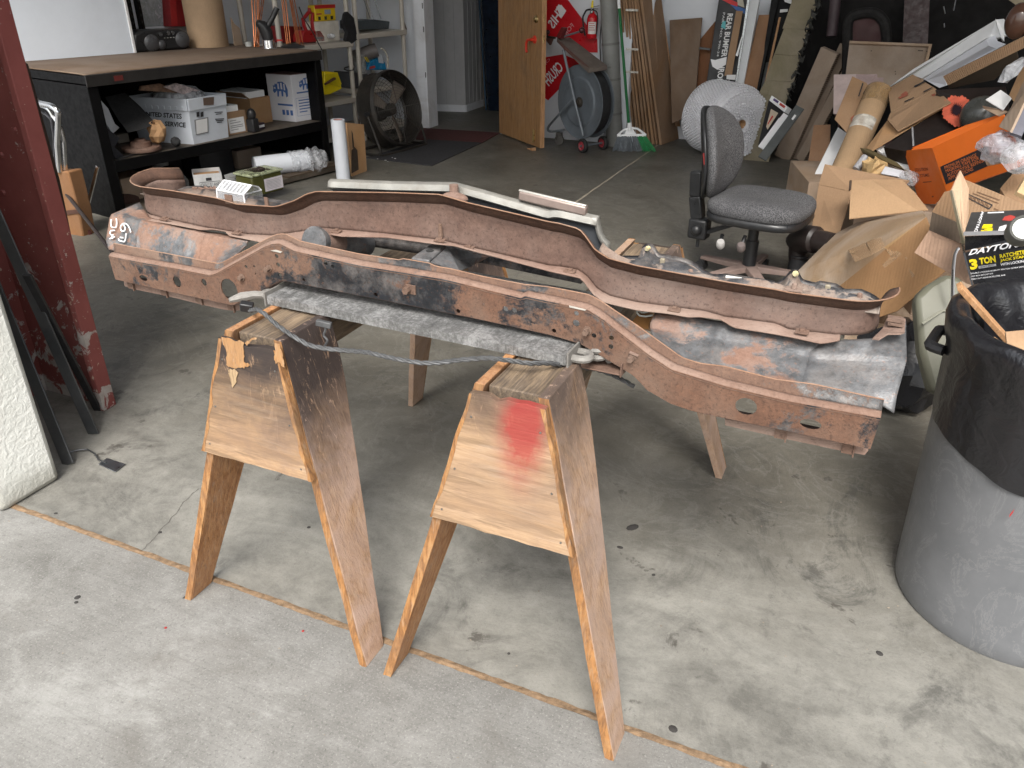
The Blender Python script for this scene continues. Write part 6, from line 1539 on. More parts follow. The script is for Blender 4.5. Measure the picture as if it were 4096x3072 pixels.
patch('torn_paper', [bq(*q) for q in ((672, 655), (720, 665), (850, 628), (840, 715), (745, 772), (690, 735))], M_WPR, t, .003)
patch('cyan_sticker', [bq(*q) for q in ((805, 240), (838, 232), (835, 325), (785, 300))], plain('cyan sticker', (.10, .42, .45), .6), t, .003)
patch('red_band', [bq(*q) for q in ((815, -40), (970, 30), (965, 85), (800, 0))], plain('red print', (.55, .02, .02), .5), t); patch('blue_band', [bq(*q) for q in ((890, 50), (1078, 105), (1072, 165), (950, 110))], plain('blue print', (.02, .10, .32), .5), t, .002)
patch('cream_band', [bq(*q) for q in ((960, -60), (1092, -60), (1080, 100), (970, 55))], plain('cream print', (.5, .47, .38), .6), t)
leaning('kraft_strip', [zd(952, 118), zd(1026, 122), zd(905, 832), zd(822, 838)], [7.68, 7.68, 7.58, 7.58], .012, M_KRAFT, 'narrow kraft cardboard strip taped on the front of the black carton')
one('white_tape', G().slab([gy(zd(*q), 7.56) for q in ((848, 828), (950, 828), (942, 885), (845, 875))], .004), M_PAPER, 'white tape piece at the foot of the narrow kraft strip', 'tape')
one('white_shard', G().slab([gy(zd(*q), 7.6) for q in ((1022, 375), (1000, 500), (970, 625), (945, 612), (965, 560))], .006), M_WHITE, 'small pointed white scrap stuck between the kraft strip and the chrome strip', 'scrap')
leaning('chrome_strip', [zd(1078, -30), zd(1108, -30), zd(955, 945), zd(938, 945)], [7.70, 7.70, 7.56, 7.56], .012, metal('dull chrome'), 'tall dull chrome strip along the right edge of the black carton', 'trim', ext=.4)
leaning('white_foam', [zd(1108, -30), zd(1215, -30), zd(1032, 955), zd(957, 945)], [7.72, 7.72, 7.58, 7.58], .05, plain('greyish white foam', (.60, .62, .64), .6, 0, .06, 8), 'tall white foam length between the chrome strip and the brown carton', 'foam', ext=.5)
leaning('tall_carton', [zd(1205, 165), zd(1345, 160), zd(1182, 985), zd(1030, 950)], [7.78, 7.78, 7.62, 7.60], .08, cardboard('flat brown carton', (.30, .155, .075), .15), 'tall narrow brown carton leaning right of the white foam length', 'carton', ext=.4)
leaning('black_sheet', [zd(1352, -30), zd(1425, -30), zd(1222, 1000), zd(1185, 985)], [7.80, 7.80, 7.64, 7.63], .05, M_BLACK, 'tall thin black panel between the brown carton and the olive cardboard', 'panel', ext=.4)
leaning('orange_strip', [zd(1425, 190), zd(1448, 190), zd(1360, 600), zd(1335, 600)], [7.74, 7.74, 7.66, 7.66], .01, M_DOORE, 'thin orange wooden strip leaning against the black panel', 'wood strip', ext=1.2)
t = thing('olive_cardboard', gy(zd(1400, 1060), 7.35), 'old olive corrugated sheets overlapping in a tall leaning pile with a torn right edge', 'cardboard')
t.location.z = 0
segs = [((1585, -40), (1880, -40), (1745, 325), (1465, 312)), ((1490, 300), (1745, 318), (1660, 615), (1378, 598)), ((1372, 590), (1665, 605), (1590, 905), (1275, 880)), ((1290, 872), (1585, 898), (1505, 1125), (1218, 1005))]
for k, s4 in enumerate(segs):
    Yt, Yb = 7.62 - .07 * k, 7.54 - .07 * k
    part('sheet', rough_mesh(G().slab([gy(zd(*s4[0]), Yt), gy(zd(*s4[1]), Yt), gy(zd(*s4[2]), Yb), gy(zd(*s4[3]), Yb)], .02), .003, k), M_OLIVE, t, smooth=0)
a_, b_ = gy(zd(*segs[3][3]), 7.33), gy(zd(*segs[3][2]), 7.33); part('sheet', G().slab([a_, b_, Vector((b_.x - .06, 7.25, 0)), Vector((a_.x - .1, 7.25, 0))], .02), M_OLIVE, t)
rnd = random.Random(21); g = G()
edge = [(1870, 0), (1830, 90), (1780, 230), (1730, 400), (1690, 560), (1640, 700), (1600, 850), (1560, 980), (1530, 1100)]
for i in range(46):
    q = edge[int(i / 46 * 8)]; r_ = edge[min(8, int(i / 46 * 8) + 1)]; f_ = (i / 46 * 8) % 1
    c = gy(zd(q[0] + (r_[0] - q[0]) * f_ + rnd.uniform(-12, 30), q[1] + (r_[1] - q[1]) * f_), 7.5 - .26 * i / 46)
    d = [Vector((rnd.uniform(-.03, .03), rnd.uniform(-.02, .02), rnd.uniform(-.04, .04))) for _ in range(4)]; g.add([c + v for v in d], [(0, 1, 2, 3)])
part('torn_edge', g, plain('torn dark edge', (.05, .05, .045), .7, 0, .8, 20), t, solid=.003, kind='stuff')
leaning('black_object', [zd(1400, -30), zd(1590, -30), zd(1475, 330), zd(1340, 330)], [7.86, 7.86, 7.8, 7.8], .04, M_BLACK, 'black panel with white stains behind the top of the olive cardboard', 'panel', ext=1)
for q4 in (((1475, -20), (1570, -20), (1562, 45), (1490, 20)), ((1440, 105), (1525, 100), (1520, 130), (1435, 140))):
    one('white_scrap', G().slab([gy(zd(*q), 7.80) for q in q4], .004), M_PAPER, 'small white scrap on the black panel above the olive cardboard, ' + ('upper one' if q4[0][0] > 1450 else 'lower one'), 'scrap')

# bubble wrap roll
M_BUB = NT('bubble wrap roll'); s = M_BUB
vo = s.n('ShaderNodeTexVoronoi'); vo.inputs['Scale'].default_value = 85; s.l(s.tc.outputs['Object'], vo.inputs['Vector'])
s.set(Base_Color=s.ramp(s.noise(4, 6, .6), [(.3, (.66, .66, .70)), (.7, (.78, .78, .82))]), Roughness=.13, Specular_IOR_Level=.9)
s.bump(s.math('ADD', s.math('MULTIPLY', vo.outputs['Distance'], -.8), s.math('MULTIPLY', s.noise(9, 5, .6), .5)), .5, .010); M_BUB = s.m
cB = gz(zd(790, 1640)) ; cB = Vector((-1.285, 7.36, .305)); axb = Vector((.72, -.69, 0)).normalized()
Tb = frame(cB, (-axb.y, axb.x, 0), axb)
t = thing('bubble_wrap_roll', (cB.x, cB.y, 0), 'big fat roll of clear bubble wrap lying on the floor behind the office chair', 'bubble wrap')
prof = []; rnd = random.Random(2)
rows = []; n = 64
for i in range(17):
    z = -.25 + .5 * i / 16; e = abs(z) / .25; r = .305 - .05 * max(0, e - .6) ** 2 / .16 + rnd.uniform(-.006, .005)
    prof.append((r, z))
prof = [(.06, -.245)] + prof + [(.27, .262), (.2, .270), (.12, .262), (.05, .255), (.035, .25), (.035, .05)]
g = G().lathe(prof, Tb, n); rough_mesh(g, .0025, 6); part('wrap', g, M_BUB, t, smooth=80)
part('core', G().lathe([(.02, .2), (.034, .252), (.036, .254), (.038, .2)], Tb, 20), M_KRAFTO, t)
g = G()
for i in range(20):
    z = -.245 + i * .0258; e = abs(z) / .25; r = .305 - .05 * max(0, e - .6) ** 2 / .16
    m_ = 74
    for k in range(m_):
        a = 2 * math.pi * (k + .5 * (i % 2)) / m_
        T_ = Tb @ Matrix.Rotation(a, 4, 'Z') @ Matrix.Translation((r - .002, 0, z)) @ Matrix.Rotation(R(90), 4, 'Y')
        g.lathe([(.0115, 0), (.0105, .006), (.006, .0092), (0, .010)], T_, 7)
for i in range(9):
    r = .07 + i * .0245; m_ = int(2 * math.pi * r / .027)
    for k in range(m_):
        a = 2 * math.pi * k / m_ + i * .4
        T_ = Tb @ Matrix.Rotation(a, 4, 'Z') @ Matrix.Translation((r, 0, .264 + rnd.uniform(-.006, .004))) @ Matrix.Rotation(rnd.uniform(-.5, .5), 4, 'X') @ Matrix.Rotation(rnd.uniform(-.5, .5), 4, 'Y')
        g.lathe([(.0115, -.004), (.0105, .006), (.006, .0092), (0, .010)], T_, 7)
part('bubbles', g, M_BUB, t, smooth=60, kind='stuff')
g = G()
for k in range(6):
    z = -.2 + k * .075; g.tube([Tb @ Vector(((.306) * math.cos(a), .306 * math.sin(a), z)) for a in [2 * math.pi * i / 60 for i in range(60)]], .003, 4, closed=True)
part('wrap_ridge', g, M_BUB, t)
# small carton and strips right of the roll
Q4 = [gy(zd(*q), Y) for q, Y in (((1312, 1100), 6.95), ((1480, 1235), 6.85), ((1300, 1590), 6.75), ((1190, 1480), 6.85))]
t = thing('small_carton', gy(zd(1270, 1600), 6.8), 'small black carton with white label strip leaning beside the bubble wrap roll', 'carton'); t.location.z = 0
part('body', G().slab([Q4[0], Q4[1], gy(zd(1215, 1625), 6.72), gy(zd(1195, 1600), 6.75)], .07), plain('black printed carton', (.014, .014, .016), .5), t, .003)
part('label_strip', G().slab([gy(zd(*q), Y) for q, Y in (((1345, 1055), 6.94), ((1522, 1180), 6.84), ((1485, 1240), 6.83), ((1318, 1110), 6.93))], .07), M_WHITE, t, .002)
for q4 in (((1370, 1085), (1425, 1120), (1412, 1145), (1360, 1108)), ((1440, 1135), (1498, 1175), (1485, 1200), (1428, 1158))):
    P_ = [gy(zd(*q), 6.80) for q in q4]; part('print_mark', G().slab(P_, .003), M_INKR if q4[0][0] > 1400 else plain('violet print', (.08, .05, .16), .6), t)
part('label', G().slab([gy(zd(*q), 6.76) for q in ((1338, 1205), (1418, 1250), (1300, 1435), (1285, 1400))], .003), plain('tan label', (.5, .42, .32), .6), t); part('print_mark', G().slab([gy(zd(*q), 6.755) for q in ((1350, 1275), (1365, 1290), (1305, 1380), (1298, 1370))], .002), M_INKR, t)
def lstrip(p0, p1, Y0, Y1, w, th, m, lab, nm='metal_strip', cat='metal strip'):
    a, b = gy(p0, Y0), gy(p1, Y1); 
    if a.z < .01: a.z = .01
    return one(nm, G().bar(a, b, w, th, Vector((0, -1, .3))), m, lab, cat, bevel=.0015)
lstrip(zd(1225, 1640), zd(1500, 1265), 6.70, 6.86, .05, .02, M_WHITE, 'white strip leaning along the small black carton', 'white_strip', 'strip')
lstrip(zl(930, 592), zl(1245, 165), 6.45, 6.75, .07, .015, plain('grey channel', (.13, .14, .14), .45, .5, .2), 'grey metal channel leaning in front of the corrugated bundles')
P_ = [gy(zd(*q), 6.55) for q in ((1600, 1265), (1618, 1280), (1580, 1330), (1563, 1315))]; one('white_tag', G().slab(P_, .002), M_PAPER, 'tiny white tag on the leaning grey metal channel', 'tag')
# three corrugated bundles
def bundle(pb0, pt0, Yb, Yt, w, th, lab, k):
    b, tp = gz(pb0), gy(pt0, Yt); d = tp - b
    side = Vector((1, -.35, 0)); side = (side - d * side.dot(d) / d.length_squared).normalized(); nr = d.cross(side).normalized()
    if nr.dot(EYE - b) < 0: nr = -nr
    t = thing('corrugated_bundle', b, lab, 'cardboard', 'long corrugated bundles leaning to the right')
    A0 = [b - side * w / 2, b + side * w / 2, tp + side * w / 2, tp - side * w / 2]
    part('body', G().hexa(A0, [v - nr * th for v in A0]), M_KRAFTG, t, .004)
    g = G(); L = d.length; m_ = int(L / .018)
    for i in range(m_):
        p = b + d * (i + .5) / m_ + side * w / 2; g.bar(p + nr * -.002, p - nr * (th - .002), .009, .006, side)
    part('flute_edge', g, plain('flute edges', (.17, .125, .09), .85, 0, .5, 40), t, smooth=0, kind='stuff')
    return t
bundle(zl(1090, 590), ze(285, 480), 6.9, 7.3, .15, .06, 'long brown corrugated bundle nearest the grey metal channel', 0)
bundle(zl(1180, 590), ze(440, 430), 6.9, 7.4, .10, .07, 'long brown corrugated bundle in the middle of the three', 1)
bundle(zl(1235, 605), ze(560, 480), 6.9, 7.35, .08, .07, 'long brown corrugated bundle under the big brown box lid', 2)

# ================================================================== OFFICE CHAIR
cb = gz(zl(815, 1512), .08); cb.z = 0
chair = thing('office_chair', cb, 'worn grey fabric office chair with black plastic back post standing sideways', 'chair')
M_FAB = NT('grey speckled fabric'); s = M_FAB
s.set(Base_Color=s.mix(s.ramp(s.noise(190, 2, .6), [(.46, 0.0), (.54, 1.0)]), s.ramp(s.noise(4, 5, .6), [(.3, (.03, .03, .033)), (.7, (.055, .055, .06))]), s.ramp(s.noise(3, 5, .6), [(.3, (.085, .085, .09)), (.7, (.15, .15, .155))])), Roughness=.95); s.bump(s.noise(220, 3, .6), .5, .003); M_FAB = s.m
M_CHP = plain('black chair plastic', (.015, .016, .018), .38, 0, .3, 12, .05, .25, (.06, .055, .05))
ch_d = Vector((.985, -.17, 0)).normalized()          # the way a sitter faces
ch_s = Vector((-ch_d.y, ch_d.x, 0))
sc = cb + ez * .43 + ch_d * .02
def pad(c, fx, fy, fz, rx_, ry_, rz_, pw=2.6, dish=0, n=14):
    g = G(); rows = []
    for i in range(n + 1):
        v = -math.pi / 2 + math.pi * i / n; row = []
        for k in range(n * 2 + 1):
            u = 2 * math.pi * k / (n * 2); f_ = lambda q: math.copysign(abs(q) ** (2 / pw), q)
            x, y, z = f_(math.cos(v)) * f_(math.cos(u)), f_(math.cos(v)) * f_(math.sin(u)), f_(math.sin(v))
            zz_ = z * rz_ - (dish * (1 - min(1, abs(y) * 1.5) ** 2) if z > 0 else 0)
            row.append(c + fx * x * rx_ + fy * y * ry_ + fz * zz_)
        rows.append(row)
    return g.grid(rows)
part('seat', pad(sc, ch_d, ch_s, ez, .25, .235, .058, 3.2, .014), M_FAB, chair, smooth=80)
part('seat_shell', pad(sc - ez * .05, ch_d, ch_s, ez, .245, .232, .034, 3.6), M_CHP, chair, smooth=80)
pb_ = lambda px, d=0: gp(zl(*px), cb + ch_s * (-.02 - d), ch_s)
bk0, bk1 = pb_((520, 905)), pb_((505, 150))
bcen = (bk0 + bk1) / 2; bup = (bk1 - bk0).normalized(); bfw = ch_s.cross(bup).normalized(); bfw = bfw if bfw.dot(ch_d) > 0 else -bfw
hB_ = (bk1 - bk0).length / 2
def backpad(off, rx_, sc_, m, nm, pw=2.5):
    g = pad(bcen + bfw * off, bup, ch_s, bfw, hB_ * sc_, .205 * sc_, rx_, pw, 0)
    for v in g.v:
        d = (v - bcen); v += bfw * (.05 * (d.dot(ch_s) / .2) ** 2 - .03 * abs(d.dot(bup) / hB_) ** 2) ; 
        q = d.dot(bup) / hB_
        if q > 0: v -= ch_s * d.dot(ch_s) * .35 * q * q
    return part(nm, g, m, chair, smooth=80)
backpad(.035, .042, 1.0, M_FAB, 'backrest'); backpad(-.004, .022, 1.01, M_CHP, 'back_shell')
part('red_mark', G().slab([pb_(q, .205) for q in ((438, 545), (450, 542), (454, 640), (444, 642))], .002), plain('red chair mark', (.18, .012, .01), .6), chair)
# back post
P_ = [pb_(q) for q in ((395, 690), (385, 900), (400, 1085))]
part('back_post', G().bar(P_[0], P_[1], .06, .062, ch_d).bar(P_[1] + (P_[0] - P_[1]) * .02, P_[2], .062, .066, ch_d), M_CHP, chair, .008)
a_ = pb_((410, 1165)); g = G().box(a_, (.105, .08, .11), None, (0, 0, math.atan2(ch_d.y, ch_d.x))); part('post_joint', g, M_CHP, chair, .014)
part('joint_knob', G().ell(a_ - ch_s * .04, (.03, .03, .03), None, 10).tube([a_ - ez * .04, pb_((390, 1320))], .010, 8), M_CHP, chair)
part('seat_arm', G().bar(a_ + ch_d * .03 - ez * .02, sc - ez * .06, .05, .02), M_CHP, chair, .003)
part('seat_plate', G().box(sc - ez * .09, (.22, .16, .022), None, (0, 0, math.atan2(ch_d.y, ch_d.x))), M_CHP, chair, .003)
for px_, pt_, m, nm in (((585, 1300), (600, 1220), plain('worn white knob', (.36, .35, .34), .5), 'lever_knob'), ((755, 1325), (790, 1230), plain('greyish pink knob', (.14, .115, .11), .6), 'lever_knob')):
    k0 = pb_(px_, .16); k1 = pb_(pt_, .12); part('lever', G().tube([k0, k1], .010, 8), M_CHP, chair); part(nm, G().lathe([(0, -.02), (.018, -.02), (.022, -.012), (.022, .012), (.018, .02), (0, .02)], frame(k0, (1, 0, 0), (0, -.5, 1)), 12), m, chair)
part('gas_column', G().tube([cb + ez * .09, cb + ez * .24], .034, 18).tube([cb + ez * .24, cb + ez * .37], .027, 16), M_CHP, chair)
M_BASE = plain('dusty brown base', (.20, .145, .125), .7, 0, .25, 10)
for k in range(5):
    a_ = R(10 + 72 * k); d = Vector((math.cos(a_), math.sin(a_), 0)); e = cb + d * .30 + ez * .075
    part('base_arm', G().hexa([cb + d * .03 + Vector((-d.y, d.x, 0)) * w * .03 + ez * z for w, z in ((-1, .075), (1, .075), (1, .11), (-1, .11))], [e + Vector((-d.y, d.x, 0)) * w * .02 + ez * z for w, z in ((-1, -.01), (1, -.01), (1, .008), (-1, .008))]), M_BASE, chair, .004)
    cs_ = part('caster', G().tube([e + Vector((-d.y, d.x, 0)) * .022 - ez * .047, e - Vector((-d.y, d.x, 0)) * .022 - ez * .047], .027, 14), M_CHP, chair)
    part('caster_fork', G().box(e - ez * .02, (.03, .03, .03)), M_CHP, cs_)

# ================================================================== THE HEAP OF PACKING MATERIAL ON THE RIGHT
def quad(nm, pts, th, m, label, cat, bevel=.0015, group=None):
    """flat piece: pixel corners each at its own depth"""
    P = [gy(q, Y) for q, Y in pts]
    t = thing(nm, sum(P, Vector()) / len(P), label, cat, group)
    part('sheet', G().slab(P, th), m, t, bevel, smooth=0); return t, P
# dark sheet added for the near-black background, dark red chair behind the heap
M_BACKDROP = plain('black tarp', (.006, .005, .005), .95, 0, .5, 3, .3)
g = G(); rows = []
for j in range(9):
    rows.append([(-.92 + 4.5 * i / 60, 7.86 + .02 * math.sin(i * 1.3 + j * .3) + .012 * math.sin(i * .37), 2.7 * j / 8 + .01) for i in range(61)])
one('backdrop', g.grid(rows), M_BACKDROP, 'large black tarp added for the dark background behind the cardboard heap', 'backdrop', solid=.004)
M_MAR = plain('dark maroon plastic', (.04, .006, .007), .6, 0, .3, 5, .03)
t = thing('plastic_chair', gy(ze(640, 420), 7.3), 'dark maroon plastic chair with rounded black topped back behind the brown box lid', 'chair'); t.location.z = 0
arch = [(440, 700), (445, 200), (470, 130), (560, 95), (680, 85), (770, 110), (830, 190), (850, 330), (858, 700)]
inn = [(470, 700), (475, 250), (500, 190), (580, 160), (680, 150), (745, 170), (800, 240), (815, 360), (820, 700)]
A0, I0 = [gy(ze(*q), 7.3) for q in arch], [gy(ze(*q), 7.32) for q in inn]
part('back', G().slab(I0, .02), M_MAR, t, .004); g = G()
part('back_rim', G().tube(smoothp(resample([(a + b) / 2 for a, b in zip(A0, I0)], 40), 1), .04, 10), plain('black chair rim', (.006, .005, .005), .8), t)
for dx in (0, .42): part('leg', G().bar(Vector((A0[0].x + dx, 7.33, A0[0].z)), Vector((A0[0].x + dx, 7.3, 0)), .05, .04), M_MAR, t)
one('mauve_tube', G().tube([gy(ze(350, -40), 7.5), gy(ze(310, 345), 7.45)], .042, 16), plain('dusty mauve tube', (.055, .036, .042), .6), 'dusty mauve tube hanging upright left of the maroon chair', 'tube')
one('maroon_sheet', G().slab([gy(ze(1000, -20), 7.6), gy(ze(1240, -20), 7.6), gy(ze(1220, 440), 7.55), gy(ze(980, 440), 7.55)], .03), plain('very dark red panel', (.028, .006, .007), .5), 'very dark red panel right of the maroon chair', 'panel')
g = G()
for a, b in (((1370, 60), (1385, 130)), ((1375, 220), (1378, 260)), ((1485, 0), (1465, 100))): g.tube([gy(ze(*a), 7.0), gy(ze(*b), 7.0)], .004, 5)  # shiny tubes stand for glints in the dark background
one('glint_marks', g, M_CHR, 'short shiny tubes built for the glints in the dark behind the white foam board', 'wire')

t, P = quad('large_carton', [(ze(478, 402), 7.15), (ze(1258, 434), 7.15), (ze(1150, 900), 6.95), (ze(420, 900), 6.95)], .05, M_KRAFTG, 'large grey brown cardboard box lid standing behind the heap', 'cardboard')
lq = [P[3], P[2], P[1], P[0]]
for a, b, c_, d in ((.0, .955, 1, 1.0), (.965, .1, 1, .955)): patch('rim', sub(lq, a, b, c_, d), M_KRAFTD, t, .006, .02)
for a, b in ((.28, .84), (.95, .87), (.85, .88), (.62, .45), (.63, .4)): patch('stain', sub(lq, a, b, a + .012 + .05 * (a > .8), b + .02), plain('dark stain', (.06, .045, .035), .9), t, .003)
quad('pink_paper', [(ze(330, 706), 6.3), (ze(560, 702), 6.3), (ze(520, 1080), 6.1), (ze(325, 1080), 6.1)], .004, plain('pinkish paper', (.50, .40, .38), .8), 'pale pinkish sheet of paper behind the kraft tube', 'paper')
quad('pale_paper', [(ze(540, 704), 6.25), (ze(740, 700), 6.25), (ze(745, 735), 6.25), (ze(802, 735), 6.25), (ze(790, 900), 6.15), (ze(560, 900), 6.15)], .004, plain('dull pink paper', (.36, .27, .26), .8), 'dull pink paper standing right of the pale sheet behind the tube', 'paper')
t, P = quad('narrow_carton', [(zf(352, 0), 6.5), (zf(500, -5), 6.5), (zf(488, 482), 6.15), (zf(278, 476), 6.15)], .10, cardboard('warm kraft', (.36, .20, .11), .1), 'tall narrow plain brown carton standing on the floor behind the chair', 'carton')
quad('black_card', [(zf(500, -80), 6.45), (zf(560, -80), 6.45), (zf(560, 200), 6.3), (zf(495, 250), 6.3)], .03, M_BLACK, 'black card standing between the narrow carton and the white foam strip', 'card')
t, P = quad('white_strip', [(zf(568, 20), 5.6), (zf(650, 75), 5.6), (zf(420, 640), 5.15), (zf(282, 592), 5.15)], .05, M_WHITE, 'long white foam strip leaning left of the kraft tube', 'foam')
# big kraft tube
a, b = gy(ze(450, 1570), 5.05), gy(ze(760, 862), 5.45); d = (b - a).normalized()
t = thing('kraft_tube', a, 'big kraft cardboard tube with clear tape at its open top, leaning in the heap', 'tube')
r_ = .074
M_TUBEK = cardboard('smooth tube kraft', (.40, .265, .15))
x_ = d.cross(ez).normalized(); Tt = frame(a, x_, d); Lt = (b - a).length
part('tube', G().lathe([(r_, -.25), (r_, Lt), (r_ * .8, Lt), (r_ * .78, Lt - .4)], Tt, 36), M_TUBEK, t, smooth=50)
part('tape', G().lathe([(r_ + .001, Lt - .12), (r_ + .002, Lt - .115), (r_ + .002, Lt + .001), (r_ * .9, Lt + .003)], Tt, 36), film('amber tape', (.36, .23, .10), .45, .12, .5), t)
part('tape', G().lathe([(r_ + .0012, Lt * .42), (r_ + .002, Lt * .43), (r_ + .002, Lt * .56), (r_ + .0012, Lt * .57)], Tt, 36, R(200), R(330)), film('clear tape', (.7, .68, .62), .6, .2, .1), t)
# flattened boxes around the tube
M_BRD = cardboard('shaded kraft', (.32, .19, .10), .1)
t, P = quad('box_flap', [(ze(505, 722), 5.6), (ze(640, 785), 5.55), (ze(700, 870), 5.5), (ze(480, 1285), 5.2), (ze(338, 1128), 5.3)], .006, M_BRD, 'brown cardboard flap with red stamps left of the kraft tube', 'cardboard')
n_ = (P[1] - P[0]).cross(P[4] - P[0]); bq = lambda *v: gp(ze(*v), P[0], n_)
patch('red_stamp', [bq(490, 1120), bq(540, 1080), bq(545, 1180), bq(500, 1200)], plain('faded red stamp', (.33, .10, .06), .8), t, .003)
patch('print_line', [bq(600, 790), bq(612, 795), bq(570, 920), bq(560, 915)], M_INK, t, .003); patch('print_line', [bq(640, 830), bq(660, 840), bq(625, 900), bq(605, 890)], M_INK, t, .003)
t, P = quad('flat_box', [(ze(842, 838), 5.45), (ze(1078, 704), 5.45), (ze(1300, 842), 5.15), (ze(870, 1058), 5.15)], .008, M_KRAFT, 'flattened kraft box with red and black prints beside the open top of the tube', 'cardboard')
n_ = (P[1] - P[0]).cross(P[3] - P[0]); bq = lambda *v: gp(ze(*v), P[0], n_)
P2 = [gy(ze(870, 1060), 5.148), gy(ze(1300, 845), 5.148), gy(ze(1438, 968), 4.9), gy(ze(932, 1242), 4.9), gy(ze(838, 1132), 5.02)]
part('panel', G().slab(P2, .008), M_KRAFT, t, .001, smooth=0)
patch('red_stamp', [bq(940, 930), bq(1030, 885), bq(1035, 905), bq(960, 940)], MATS['faded red stamp'], t, .003); patch('red_stamp', [bq(965, 905), bq(1010, 870), bq(1035, 880), bq(1000, 920)], MATS['faded red stamp'], t, .0035)
for q4 in (((1090, 820), (1205, 765), (1210, 772), (1100, 832)), ((1180, 870), (1265, 830), (1268, 836), (1185, 880)), ((1000, 965), (1090, 925), (1092, 930), (1005, 972))): patch('print_line', [bq(*v) for v in q4], M_INK, t, .003)
n2 = (P2[1] - P2[0]).cross(P2[3] - P2[0]); b2q = lambda *v: gp(ze(*v), P2[0], n2)
patch('red_dot', [b2q(1255, 905), b2q(1285, 890), b2q(1300, 905), b2q(1270, 918)], MATS['faded red stamp'], t, .003); patch('print_mark', [b2q(1290, 905), b2q(1310, 893), b2q(1322, 903), b2q(1305, 914)], M_INK, t, .003)
quad('long_flap', [(ze(838, 1140), 5.1), (ze(930, 1248), 4.95), (ze(1400, 992), 4.95), (ze(1405, 1000), 4.95), (ze(1180, 1130), 4.95), (ze(690, 1430), 4.85), (ze(640, 1400), 4.95)], .006, M_KRAFTO, 'long brown cardboard flap below the printed flat box', 'cardboard')
# long white foam board with a stepped edge
t = thing('foam_board', gy(ze(1400, 560), 5.4), 'long white foam board with a stepped edge lying across the top of the heap', 'foam')
fp = [(ze(835, 838), 5.9), (ze(1080, 655), 5.75), (ze(1870, 184), 5.3), (ze(1955, 335), 5.25), (ze(1800, 385), 5.28), (ze(1780, 362), 5.3), (ze(1165, 745), 5.7), (ze(1075, 712), 5.78), (ze(900, 800), 5.88)]
part('upper_strip', G().slab([gy(*q) for q in fp], .05), M_WHITE, t, .002, smooth=0)
fp = [(ze(1172, 750), 5.62), (ze(1775, 372), 5.22), (ze(1800, 430), 5.2), (ze(1880, 460), 5.2), (ze(1830, 490), 5.2), (ze(1375, 715), 5.5), (ze(1400, 810), 5.5), (ze(1330, 835), 5.52), (ze(1205, 765), 5.6)]
part('lower_strip', G().slab([gy(*q) for q in fp], .06), plain('bluish white foam', (.72, .74, .80), .6, 0, .05, 8), t, .002, smooth=0)
part('ragged_end', rough_mesh(G().slab([gy(ze(*q), 5.24) for q in ((1870, 184), (1910, 225), (1935, 280), (1958, 335), (1940, 390), (1905, 360), (1895, 300))], .05), .006), M_WHITE, t)
# ridged stack of corrugated edges
t, P = quad('corrugated_stack', [(ze(1376, 718), 5.15), (ze(2200, 310), 4.85), (ze(2200, 420), 4.85), (ze(1415, 806), 5.15)], .10, M_KRAFTD, 'long block of corrugated edges running to the right below the white foam board', 'cardboard')
n_ = (P[1] - P[0]).cross(P[3] - P[0]).normalized(); n_ = n_ if n_.dot(EYE - P[0]) > 0 else -n_
for i in range(44):
    u = (i + .25) / 44; a0 = P[0].lerp(P[1], u) + n_ * .004; a1 = P[3].lerp(P[2], min(1, u + .012)) + n_ * .004
    part('ridge', G().bar(a0, a1, .0085, .008, n_), M_KRAFT, t, smooth=0)
quad('box_underside', [(ze(1415, 812), 5.16), (ze(2060, 480), 4.9), (ze(2080, 560), 5.0), (ze(1850, 760), 5.2), (ze(1420, 840), 5.25)], .02, cardboard('board with painted shade', (.09, .065, .045)), 'box side below the ridged block with its shade painted dark brown', 'cardboard')  # box bottom, its shade put into the board colour
# black carton with a red flower
t, P = quad('flower_carton', [(ze(1290, 850), 5.05), (ze(1960, 820), 4.95), (ze(1985, 1060), 4.8), (ze(1600, 1250), 4.72), (ze(1000, 1430), 4.72), (ze(800, 1395), 4.8), (ze(1400, 1000), 5.0)], .10, plain('dark brown black card', (.016, .011, .010), .45, 0, .3, 6, .03), 'dark carton printed with a large orange red flower behind the orange box', 'carton')
n_ = (P[1] - P[0]).cross(P[3] - P[0]).normalized(); bq = lambda *v: gp(ze(*v), P[0], n_) - n_ * (.004 if n_.dot(EYE - P[0]) < 0 else -.004)
rnd = random.Random(5); cF = bq(1497, 1055); ox, oy = bq(1597, 1055) - cF, bq(1497, 955) - cF
g = G()
for k in range(26):
    a_ = 2 * math.pi * k / 26; r1 = 1.5 * rnd.uniform(.92, 1.06); w = .15
    pt_ = lambda r, a: cF + ox * r * math.cos(a) + oy * r * math.sin(a)
    L_ = [pt_(.2, a_ - .1), pt_(.9, a_ - w), pt_(r1 * .9, a_ - w * .95), pt_(r1, a_), pt_(r1 * .9, a_ + w * .95), pt_(.9, a_ + w), pt_(.2, a_ + .1)]
    g.add([v - n_ * (.0004 * (k % 5)) for v in L_], [tuple(range(7))])
part('petals', g, plain('flower print', (.62, .13, .075), .5, 0, .35, 16, 0), t, smooth=0)
cen = []
for k in range(44):
    a_ = 2 * math.pi * k / 44; r1 = (.72 if k % 2 else .42) * rnd.uniform(.85, 1.1); cen.append(cF + ox * r1 * math.cos(a_) + oy * r1 * math.sin(a_) - n_ * (.006 if n_.dot(EYE - P[0]) < 0 else -.006))
part('flower_heart', G().add(cen, [tuple(range(44))]), plain('flower heart print', (.02, .008, .015), .5), t, smooth=0)
part('edge_line', G().bar(bq(1075, 1210), bq(1085, 1390), .008, .004), M_GREY, t)
